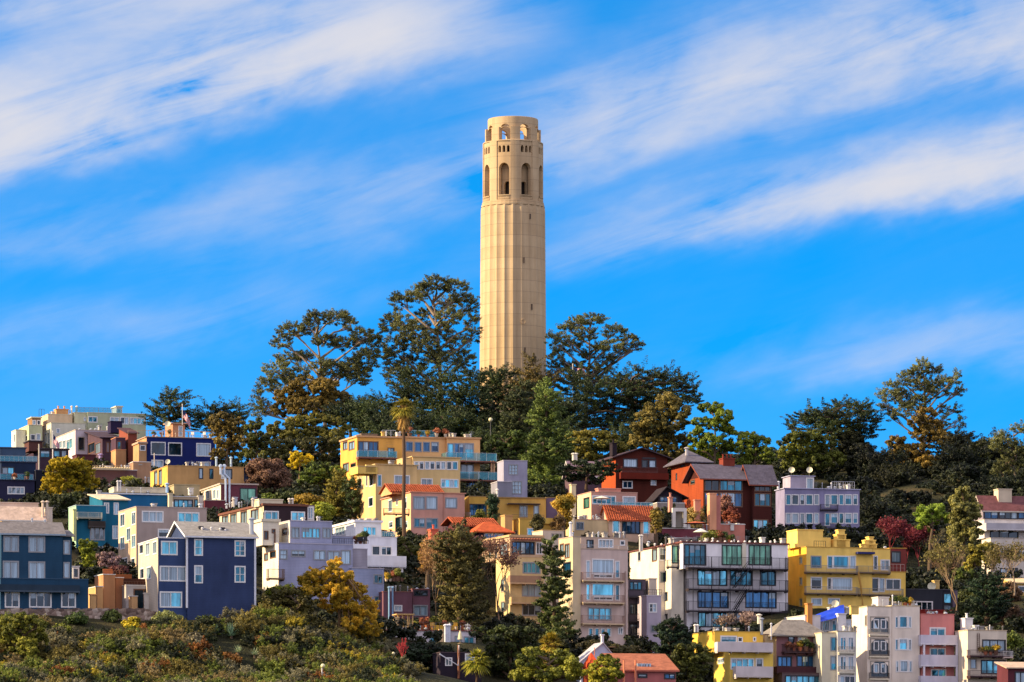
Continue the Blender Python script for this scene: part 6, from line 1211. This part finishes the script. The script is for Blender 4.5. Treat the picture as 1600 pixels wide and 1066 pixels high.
tree('bush', 'shrub', 'dark red and brown bush above the orange patio wall', 186, 627, '180,892,9,6;192,892,9,6;172,896,8,5;130,900,7,8;122,895,6,8', 'bush', cols=('3a1a20', '6a4038'))
tree('bush', 'shrub', 'yellow green bush beside the round satellite dish on the left roofs', 205, 768, '200,750,8,5;210,753,9,5;204,760,9,4', 'bush', cols=('3f4a10', '9a9a2c'))
palm('fan_palm', 'very tall fan palm with a shaggy tan skirt in front of the orange terraces', 631, 690, 615, 850, 25, 34, .25)
tree('deodar_tree', 'con', 'large olive brown conifer in front of the red tiled pavilions', 718, 626, '722,830,12,6;712,842,20,7;738,848,14,7;702,856,20,7;728,862,22,8;745,868,10,7;708,874,22,8;735,880,16,8;712,892,22,8;730,900,20,9;708,912,20,8;735,918,18,9;715,930,22,9;738,940,16,9;708,946,18,8;728,956,22,9;712,968,20,8;742,966,12,8;725,980,18,7', cols=('1e220e', '6e6632'), tr=.32)
tree('spruce_tree', 'pin', 'slim dark green conifer in front of the tall tan building', 866, 616, '862,848,8,7;860,860,11,8;866,872,12,9;860,886,14,9;867,900,16,9;862,914,17,9;870,928,18,9;863,942,18,9;872,956,19,9;866,970,20,9;876,984,18,9;868,996,18,8', cols=('1a250e', '5a6430'), tr=.25)
twigs('bare_tree', 'grey leafless tree spreading between the olive conifer and the tan building', 780, 634, 985, 13, .5, '54423a', seed=21, tr=.15, leafcol=('5a3c34', '8a6450'))
twigs('bare_tree', 'pale leafless tree left of the large olive conifer', 680, 634, 975, 11, .55, '8a7050', seed=33, tr=.10, leafcol=('7a5a38', 'b08a58'))
tree('pepper_tree', 'broad', 'dark tangled tree below the peach house', 640, 664, '628,852,12,8;640,862,14,8;625,872,12,8;645,880,14,9;632,892,14,8;650,895,12,8;660,882,10,8', cols=('1c240d', '5a5c22'))
tree('pepper_tree', 'broad', 'golden tangle between the salmon chimney and the conifer', 668, 650, '668,852,10,8;662,866,9,8;672,875,9,8;665,888,9,8', cols=('5a4a18', 'b0883a'), scale=.8)
tree('yellow_tree', 'gold', 'large golden yellow tree in front of the grey stepped building', 530, 594, '488,893,9,8;500,900,13,9;520,890,10,8;534,900,13,9;480,910,12,10;508,910,18,11;542,912,15,11;492,925,20,11;525,925,20,11;556,925,13,11;562,945,13,12;540,942,18,11;552,960,14,11;548,975,12,10;556,992,12,9;548,1006,10,8;566,1014,11,6;540,1018,9,6;582,1020,9,4;572,965,12,11;470,930,9,8;585,985,11,10;580,950,9,9;520,945,18,10;562,925,11,9;525,880,7,6', cols=('6a6018', 'd8b034'), tr=.2, scale=.9)
tree('oak_tree', 'broad', 'broad brownish green oak below the golden yellow tree', 455, 590, '440,930,16,9;465,932,18,10;480,940,10,7;425,942,14,10;450,948,22,11;470,955,18,10;428,962,16,10;455,970,22,12;478,975,20,12;500,980,12,8;440,988,22,11;470,995,24,12;500,992,18,11;515,1005,16,10;490,1015,20,10;460,1018,18,10', cols=('26260f', '635c28'), tr=.3)
tree('oak_tree', 'broad', 'green tree between the golden tree and the pale roof terrace', 582, 604, '572,955,12,9;582,968,14,9;570,982,16,10;590,985,14,9;578,1000,18,10;600,998,10,8;595,1012,14,9;565,1000,12,9', cols=('1c260d', '5f5a22'))
tree('shrub', 'shrub', 'bright yellow green bush at the top of the slope by the navy house', 432, 598, '425,925,8,5;438,922,10,5;420,935,9,5;435,932,12,5;452,920,8,4', 'bush', cols=('4a5a10', 'a8a82c'))
tree('yew_tree', 'pin', 'blackish round yew in front of the pale low building', 672, 596, '650,1016,12,6;672,1014,14,6;690,1016,12,6;655,1024,18,7;682,1026,18,7;665,1032,22,9;695,1034,16,9;645,1035,16,9;672,1048,24,9', cols=('0e170c', '2a3a1e'), scale=.7)
twigs('red_tree', 'small bright red leafless tree with a slim pale trunk', 628, 584, 1048, 4.6, .30, 'a02c34', seed=5, tr=.07, levels=5)
palm('small_palm', 'short bright yellow green palm at the bottom centre left', 745, 584, 1008, 1066, 28, 0, .14, cols=('4a5a10', 'b0a83a'))
palm('small_palm', 'medium palm with tan dead leaves below the slim dark conifer', 860, 586, 982, 1066, 27, 36, .17, cols=('4a5210', 'b8a03a'))
tree('magnolia_tree', 'broad', 'dark glossy magnolia left of the medium palm', 800, 600, '785,990,18,8;810,990,18,9;770,1003,16,9;795,1006,20,9;822,1005,16,10;780,1020,20,9;808,1022,18,9;765,1036,16,10;790,1038,20,10;775,1054,20,9;835,985,10,8;748,990,10,8', cols=('141c0c', '4f5a2a'))
tree('pepper_tree', 'broad', 'soft light green tree around the medium palm trunk', 845, 582, '830,1020,12,8;848,1030,14,9;822,1035,14,9;838,1046,18,10;880,1022,12,8;875,1036,16,9;895,1040,14,10;885,1052,18,9;860,1055,18,9;815,1054,16,10;905,1055,10,8', cols=('33400f', '8c8c30'))
tree('holly_tree', 'broad', 'round yellow green tree before the dusty pink house', 945, 578, '945,1028,10,6;938,1038,14,8;955,1040,12,8;930,1050,14,8;950,1052,16,9;966,1052,8,8;940,1064,20,8', cols=('3a4a10', 'a09a2c'), scale=.8)
tree('holly_tree', 'broad', 'dark olive round tree left of the lower yellow house', 1082, 592, '1070,1015,12,7;1085,1012,12,7;1100,1020,10,7;1062,1026,12,8;1080,1030,18,9;1102,1034,12,9;1068,1042,16,9;1092,1046,16,9;1080,1060,18,8', cols=('20280e', '656828'), scale=.85)
tree('yew_tree', 'pin', 'tall blackish conifer between the white building and the dark olive tree', 1048, 612, '1045,978,8,8;1058,975,7,8;1040,992,12,9;1055,992,12,9;1045,1006,16,9;1060,1010,12,9;1042,1022,16,9;1056,1028,14,9;1045,1042,18,9;1048,1058,18,8;1068,998,8,8', cols=('0c150e', '26381f'))
tree('juniper_shrub', 'shrub', 'low dark shrub at the foot of the tall tan building', 930, 622, '915,1012,12,6;935,1008,14,6;955,1014,14,6;975,1018,14,6;990,1018,10,6;925,1020,18,6', 'shrub', cols=('24200f', '4f4a26'))
tree('pine_tree', 'pin', 'twisted dark pine in front of the orange shingle house', 915, 745, '905,728,14,5;925,730,12,5;945,728,14,5;895,738,12,5;918,740,16,5;940,742,14,5;958,738,8,5;902,750,12,5;932,752,10,5;880,735,8,6', cols=('10180e', '2c3a1c'), tr=.28)
tree('small_palm', 'shrub', 'sunny bush with orange tips between the mustard house and the salmon house', 880, 690, '878,782,8,6;888,778,7,6;872,790,9,6;885,792,9,6;892,785,6,8;880,800,10,7;884,810,10,7;878,820,10,7', 'bush', cols=('5a5a14', 'c09a34'), scale=1.1)
for i, (px, py, rx, lb, cc) in enumerate([(1085, 800, 14, 'tawny grass like bush beside the salmon terrace chimney', ('6a5a28', 'b09a58')), (1142, 800, 12, 'dark red creeper on the terrace below the red house', ('4a1c18', '8a4a30')), (1025, 800, 9, 'olive bush at the right end of the red tiled lean-to', ('4a4416', '9a8438')), (1135, 780, 10, 'pink red bush in front of the red house windows', ('5a3630', '8f6450')), (770, 780, 9, 'dark ivy column on the mustard house', ('121f14', '30482c')), (750, 805, 10, 'potted greenery before the mustard house window', ('22300f', '6a6a28')), (1110, 838, 14, 'rooftop greenery on the white building terrace', ('2c3a12', '8a8a38')), (840, 812, 8, 'ivy patch on the olive yellow house', ('2c2c14', '5f5a30')), (872, 812, 8, 'tall dry bush between the olive yellow and cream houses', ('4a3a1c', '8a6a3c'))]):
    tree('bush', 'shrub', lb, px, [708, 722, 692, 735, 702, 700, 680, 684, 684][i], [(px, py, rx*.7, 6), (px-rx*.4, py+6, rx*.6, 6), (px+rx*.4, py+6, rx*.6, 6), (px, py+12, rx*.8, 6), (px, py+20, rx*.8, 6), (px+1, py+28, rx*.7, 6)], 'bush', cols=cc, limbs=False)
twigs('bare_bush', 'pinkish leafless bush along the foot of the white building above the lower yellow house', 1165, 640, 992, 3.4, .9, '8a6a60', cat='bush', seed=8, levels=5, tr=.08, leafcol=('6a5a50', '9c8478'))
twigs('bare_bush', 'grey pink leafless bush beside the stair of the white building', 1135, 640, 990, 3.0, .9, '8a6a60', cat='bush', seed=18, levels=5, tr=.08, leafcol=('64564c', '94806f'))
# ---- the slope at the lower left
tree('willow_shrub', 'broad', 'big rounded yellow green shrub at the lower left corner', 35, 567, '15,972,14,9;38,968,18,9;58,978,14,9;5,985,12,10;28,985,20,10;52,992,18,10;15,1000,18,10;40,1005,18,10;65,1000,10,9;30,1018,16,9;48,1018,14,8', 'shrub', cols=('34400f', '8c8a30'), scale=.7)
rosette('agave', 'largest blue green agave on the slope below the navy house', 362, 992, 578, 1.9, 90)
rosette('agave', 'blue green agave left of the largest one', 335, 988, 580, 1.3, 60)
rosette('agave', 'pale spiky agave below the two larger ones', 372, 1018, 573, 1.1, 50, ('4a6a50', 'b0b88c'))
rosette('agave', 'pale spiky agave right of the lower pale one', 398, 1022, 572, 1.1, 50, ('4a6a50', 'b0b88c'))
rosette('yucca', 'small yellow green yucca in the middle of the slope', 125, 1000, 576, .9, 40, ('5a6a10', 'b8b040'))
for i, (px, py, rx, ry, lb, cc) in enumerate([(120, 965, 16, 8, 'dark green bush against the rubble wall below the orange terrace', ('24361a', '5f7236')), (175, 962, 12, 7, 'dull green bush at the right end of the rubble wall', ('2c3a1a', '6a7434')), (205, 972, 13, 7, 'yellow flowered bush below the wooden garage', ('6a6410', 'c8b42c')), (95, 985, 15, 9, 'yellow green bush right of the big rounded corner shrub', ('3c4a14', '94983a')), (262, 965, 22, 9, 'grey green bush under the glazed bay of the navy house', ('34401f', '7d8248')), (228, 985, 13, 8, 'rust coloured bush below the grey green one', ('5a3214', 'a8702c')), (410, 1000, 15, 9, 'orange brown bush left of the broad oak', ('5a3814', 'a87430')), (355, 1030, 18, 10, 'orange brown bush at the bottom of the agave slope', ('5a3814', 'a87430')), (250, 1030, 18, 9, 'pale olive bush low in the middle of the slope', ('4a4c24', '9a945a')), (160, 1030, 18, 9, 'rusty bush low on the left of the slope', ('4c3014', '96682c')), (300, 1000, 16, 9, 'twiggy grey bush left of the agaves', ('4a4430', '948a66')), (75, 1045, 20, 10, 'straw coloured bush at the bottom left', ('5a4c28', 'a48f58'))]):
    Yb = hit(px, py+ry); tree('bush', 'shrub', lb, px, Yb, [(px, py-2, rx*.6, ry*.7), (px-rx*.5, py+3, rx*.55, ry*.7), (px+rx*.5, py+2, rx*.55, ry*.7), (px, py+6, rx*.9, ry*.6)], 'bush', cols=cc, scale=1.0, tr=.08)
SC = [('brown_olive', '34320f', '84783a'), ('green', '2a3812', '7c8632'), ('dry', '463c24', '8c7a4c'), ('orange', '4a2c12', '9a6428'), ('grey', '3a3c2c', '8a8460'), ('dark', '121a0c', '30381c'), ('yellow', '5f5a10', 'b8a42c')]
rs = random.Random(3); NAMES = ['low olive brown scrub covering the lower left slope', 'mixed green scrub covering the lower left slope', 'dry straw coloured scrub covering the lower left slope', 'rust orange scrub patches on the lower left slope', 'grey green scrub covering the lower left slope', 'blackish green scrub in the hollows of the lower left slope', 'yellow flowering scrub patches on the lower left slope']
FT = []
bpy.context.view_layer.update()
for o in list(COL.objects):      # footprints of everything built, to keep the scrub out of the houses
    if o.name.split('.')[0] in ('wall',) and o.parent:
        bb = [o.matrix_world @ Vector(c) for c in o.bound_box]; FT.append((min(v.x for v in bb)-.6, max(v.x for v in bb)+.6, min(v.y for v in bb)-3.5, max(v.y for v in bb)))
def free(x, y): return not any(a < x < b_ and c < y < d for a, b_, c, d in FT)
for i, (nm, cd, cl) in enumerate(SC):
    B = []
    for _ in range([190, 240, 60, 14, 120, 230, 22][i]):
        Y = rs.uniform(546, 597); px = rs.uniform(-40, 640); X = (px-800)*Y/F; r = rs.uniform(.8, 1.9)
        if not free(X, Y+2) or (px < 235 and Y > 578.5) or any(abs(X-a_) < 1.6 and -5.5 < Y-c_ < 1.2 for a_, c_ in ROS): continue
        if Y > 588 and px < 230: r *= .6
        z = gz(X, Y); r *= .62
        for _ in range(rs.randint(2, 5)): x2, y2 = X+rs.uniform(-1.5, 1.5), Y+rs.uniform(-1.2, 1.2); B.append(((x2, y2, gz(x2, y2)+r*rs.uniform(.1, .8)), (r*rs.uniform(.6, 1.2), r, r*rs.uniform(.5, 1.0))))
    V, T, _ = cloud(B, 'scrub', scale=.85); o = npobj('scrub', V, 4, leafmat(cd, cl, .2), None, T); tag(o, NAMES[i], 'scrub', kind='stuff')
B = []
for _ in range(2600):
    Y = rs.uniform(598, 880); px = rs.uniform(-30, 1640); X = (px-800)*Y/F
    if not free(X, Y): continue
    r = rs.uniform(.9, 2.2); B.append(((X, Y, gz(X, Y)+r*.2), (r*1.3, r, r*.8)))
for _ in range(900):      # the hill goes on beyond both edges of the picture
    Y = rs.uniform(560, 900); X = rs.choice((-1, 1))*rs.uniform(.104*Y, 185); r = rs.uniform(1.4, 3.2); B.append(((X, Y, gz(X, Y)+r*.2), (r*1.3, r, r*.8)))
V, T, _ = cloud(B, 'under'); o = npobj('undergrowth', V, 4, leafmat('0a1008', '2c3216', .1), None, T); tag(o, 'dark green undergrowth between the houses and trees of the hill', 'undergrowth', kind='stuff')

# ================================================================== SMALL THINGS
# rough stone retaining wall
def stonemat():
    m, t, p = base_mat('rubble_stone', .95, .15); co = nd(t, 'ShaderNodeTexCoord'); v = nd(t, 'ShaderNodeTexVoronoi'); v.inputs['Scale'].default_value = 1.9; t.links.new(co.outputs['Object'], v.inputs[0])
    s = nd(t, 'ShaderNodeSeparateColor'); t.links.new(v.outputs['Color'], s.inputs[0]); cr = nd(t, 'ShaderNodeValToRGB'); t.links.new(s.outputs[0], cr.inputs[0]); e = cr.color_ramp.elements
    e[0].color = (.09, .06, .05, 1); e[1].color = (.42, .34, .27, 1); q = e.new(.5); q.color = (.24, .17, .13, 1)
    b = nd(t, 'ShaderNodeBump'); b.inputs['Strength'].default_value = .9; b.inputs['Distance'].default_value = .25; b.invert = True; t.links.new(v.outputs['Distance'], b.inputs['Height']); t.links.new(b.outputs[0], p.inputs['Normal']); t.links.new(cr.outputs[0], p.inputs['Base Color']); return m
m = MB(); n = 90; pts = []
for i in range(n+1):
    px = -40+300*i/n; a = P(px, 951+random.uniform(-1.2, 1.2)+(0 if px < 225 else (px-225)*.25), 583.5+.02*(px)); pts.append(a)
for i in range(n):
    a, c = pts[i], pts[i+1]; L = 5
    for j in range(L):
        q = lambda p, j: (p.x, p.y-.12*j+(.1 if j % 2 else 0)-(.0), p.z-j*.85)
        m.poly(q(a, j), q(c, j), q(c, j+1), q(a, j+1))
    m.poly((a.x, a.y, a.z), (c.x, c.y, c.z), (c.x, c.y+.8, c.z), (a.x, a.y+.8, a.z)); m.poly((a.x, a.y+.8, a.z), (c.x, c.y+.8, c.z), (c.x, c.y+.8, c.z-5), (a.x, a.y+.8, a.z-5))
tag(m.obj('retaining_wall', stonemat()), 'rough brown rubble stone wall below the dark teal house', 'wall')
# flags
def flagpole(label, px, y0, y1, Y, fl, w, h, droop=True):
    a = P(px, y0, Y); zt = zof(y1, Y); o = empty('flagpole', a, 0, label, 'flagpole'); m = MB(); m.tube([(0, 0, 0), (0, 0, zt-a.z)], .06, 6); m.lathe((0, 0, zt-a.z), [(.1, 0), (.1, .15), (.02, .2)], 6); m.obj('pole', flat('d8d4cc'), o)
    zf = zof(fl, Y)-a.z; n = 8
    for part_, c, rows in (('flag', 'b02c3c', range(0, 13, 2)), ('white_stripes', 'd8ccd0', range(1, 13, 2))):
        m = MB()
        for r_ in rows:
            for i in range(n):
                f = lambda i, r: (.08+w*i/n*(.55 if droop else 1), .25*sin(i*.9+r*.1), zf-h*r/13-(.9*w*(i/n)**1.3 if droop else .1*i/n))
                m.poly(f(i, r_), f(i+1, r_), f(i+1, r_+1), f(i, r_+1))
        m.obj(part_, flat(c, .8), o)
    m = MB()
    for i in range(3):
        f = lambda i, r: (.07+w*i/n*(.55 if droop else 1), .25*sin(i*.9+r*.1)-.03, zf-h*r/13-(.9*w*(i/n)**1.3 if droop else .1*i/n)); m.poly(f(i, 0), f(i+1, 0), f(i+1, 7), f(i, 7))
    m.obj('canton', flat('26305c', .8), o)
flagpole('white pole with a limp striped flag above the navy house deck', 285, 664, 633, 812, 640, 2.2, 1.3)
flagpole('short pole with a red drooping flag before the pale green block on the left ridge', 82.5, 735, 675, 806, 679, 1.8, 1.3)
flagpole('flagpole with a small striped flag in the trees right of the tower', 895, 640, 570, 876, 575, 2.0, 1.6, False)
# lamps
def lamp(label, px, y0, y1, Y, globe=.28):
    a = P(px, y0, Y); H = zof(y1, Y)-a.z; o = empty('street_lamp', a, 0, label, 'street lamp'); m = MB(); m.tube([(0, 0, -3), (0, 0, 0), (0, 0, H-.5)], [.12, .1, .06], 8); m.lathe((0, 0, H-.6), [(.06, 0), (.18, .08), (.18, .14)], 8); m.obj('post', flat('4a4a48'), o)
    m = MB(); m.lathe((0, 0, H-.45), [(globe*sin(pi*(i+.5)/9), globe-globe*cos(pi*(i+.5)/9)) for i in range(9)], 12); m.obj('globe', flat('d8cfa0', .4), o)
lamp('white headed lamp post among the dark trees below the tower', 766.5, 690, 655, 832, .35); lamp('globe lamp post on the slope at the bottom left of centre', 504.5, 1066, 1038, 566, .26); lamp('small globe lamp post left of the red leafless tree', 614.5, 1040, 1018, 590, .2)
# sail awning by the lamp
a = P(503, 1048, 565); o = empty('shade_sail', a, 0, 'grey white triangular shade sail with a pole at the bottom edge', 'shade sail'); m = MB(); N_ = 10; q = P(535, 1068, 565)-a
for i in range(N_):
    for j in range(3):
        f = lambda i, j: (q.x*i/N_, -.4*sin(pi*i/N_)+j*.5, q.z*(i/N_)**.7-(2.2-.9*i/N_)*j/3); m.poly(f(i, j), f(i+1, j), f(i+1, j+1), f(i, j+1))
m.obj('canvas', flat('a8a49c'), o); m = MB(); m.tube([(0, 0, -4), (0, 0, .3)], .07, 6); m.obj('pole', flat('d0ccc4'), o)
# closed parasols
def parasol(label, px, yt, yb, Y, c='d0c49a', canopy=None):
    a = P(px, yb, Y); H = zof(yt, Y)-a.z; o = empty('parasol', a, 0, label, 'parasol'); m = MB(); m.tube([(0, 0, 0), (0, 0, H)], .04, 6); m.lathe((0, 0, 0), [(.3, 0), (.3, .08), (.06, .1)], 8); m.obj('pole', flat('8a7a60'), o)
    m = MB(); m.lathe((0, 0, 0), [(.30, H*.32), (.26, H*.5), (.16, H*.8), (.05, H*.98)] if not canopy else [(canopy, H*.72), (canopy*.5, H*.88), (.06, H)], 8); m.obj('canopy', flat(c), o)
parasol('closed cream parasol above the dark shed roof', 719, 985, 1006, 592); parasol('open pale parasol on the tiled lean-to terrace', 795+145, 775, 790, 698, 'cfc4b0', 1.3)
parasol('small open orange parasol on the pink terrace', 1087, 815, 826, 700, 'c8602c', 1.9); parasol('white parasol among the planters on the white building roof', 1095, 826, 846, 668, 'd8d4c0', 1.1)
# potted plants and roof furniture on the terraces
def pot(label, px, py, Y, s=1.0, c=('2a3a12', '7a7a30'), pc='a8603c', group=None):
    a = P(px, py, Y); o = empty('potted_plant', a, 0, label, 'potted plant', group); m = MB(); m.lathe((0, 0, 0), [(.2*s, 0), (.3*s, .45*s), (.33*s, .5*s)], 10); m.obj('pot', flat(pc), o)
    V, T, _ = cloud([((0, 0, .85*s), (.4*s, .4*s, .35*s))], 'shrub', scale=.6*s); npobj('foliage', V, 4, leafmat(*c), o, T)
Rn = random.Random(11)
rows = [('potted plant in the row on the big white building roof', [(1104+i*7, 847, 671) for i in range(7)]), ('potted plant in the row on the black slate terrace at the left edge', [(23, 749, 764.5), (43, 749, 764.5)]), ('potted plant in the row on the maroon terrace wall', [(604+i*6, 908.5, 628.5) for i in range(5)]), ('potted plant on the pale roof terrace near the conifer', [(650+i*9, 984, 616+Rn.uniform(0, 3)) for i in range(9)]), ('potted plant on the navy house roof deck', [(240+i*13, 683.5, 820) for i in range(3)]), ('potted plant on the cream loggia building roof', [(1398+i*8, 947.5, 627) for i in range(4)]), ('potted plant on the stepped grey building roof terrace', [(556+i*7, 850, 637) for i in range(3)]), ('potted plant on the dark balcony of the tan bottom right building', [(1532+i*8, 1023.8, 622.6) for i in range(4)]), ('potted plant on the mauve house balcony', [(1232+i*9, 1017.6, 618) for i in range(5)]), ('potted plant on the orange building roof deck', [(640+i*14, 683, 757) for i in range(5)])]
for lb, sp_ in rows:
    for (px, py, Y) in sp_: pot(lb, px, py, Y, Rn.uniform(.7, 1.25), Rn.choice([('2a3a12', '7a7a30'), ('1c2c14', '4a5a2c'), ('6a5a14', 'c0a030'), ('5a2c20', 'a86a48')]), Rn.choice(['a8603c', 'c9b8a0', '6a4a3a']), lb.replace('potted plant', 'potted plants'))
# terrace chairs
def chair(label, px, py, Y, c='d8d4cc', group=None):
    a = P(px, py, Y); o = empty('terrace_chair', a, random.uniform(-.6, .6), label, 'chair', group); m = MB(); m.box(-.25, -.25, .4, .25, .25, .45); m.obj('seat', flat(c), o); m = MB(); m.box(-.25, .22, .451, .25, .26, .95); m.obj('backrest', flat(c), o)
    for sx in (-.22, .22):
        for sy in (-.22, .22): m = MB(); m.box(sx-.02, sy-.02, 0, sx+.02, sy+.02, .4); m.obj('leg', flat(c), o)
for lb, sp_ in (('dark chair on the grey stepped building terrace', [(560+i*6, 850, 636) for i in range(3)]), ('yellow chair on the pale roof terrace', [(676, 984, 615), (712, 984, 615)]), ('white chair on the navy house roof deck', [(300, 683.5, 818), (318, 683.5, 818)])):
    for (px, py, Y) in sp_: chair(lb, px, py, Y, {'d': '2a2a30', 'y': 'd8a82c', 'w': 'd8d4cc'}[lb[0]], lb.replace(' chair', ' chairs'))
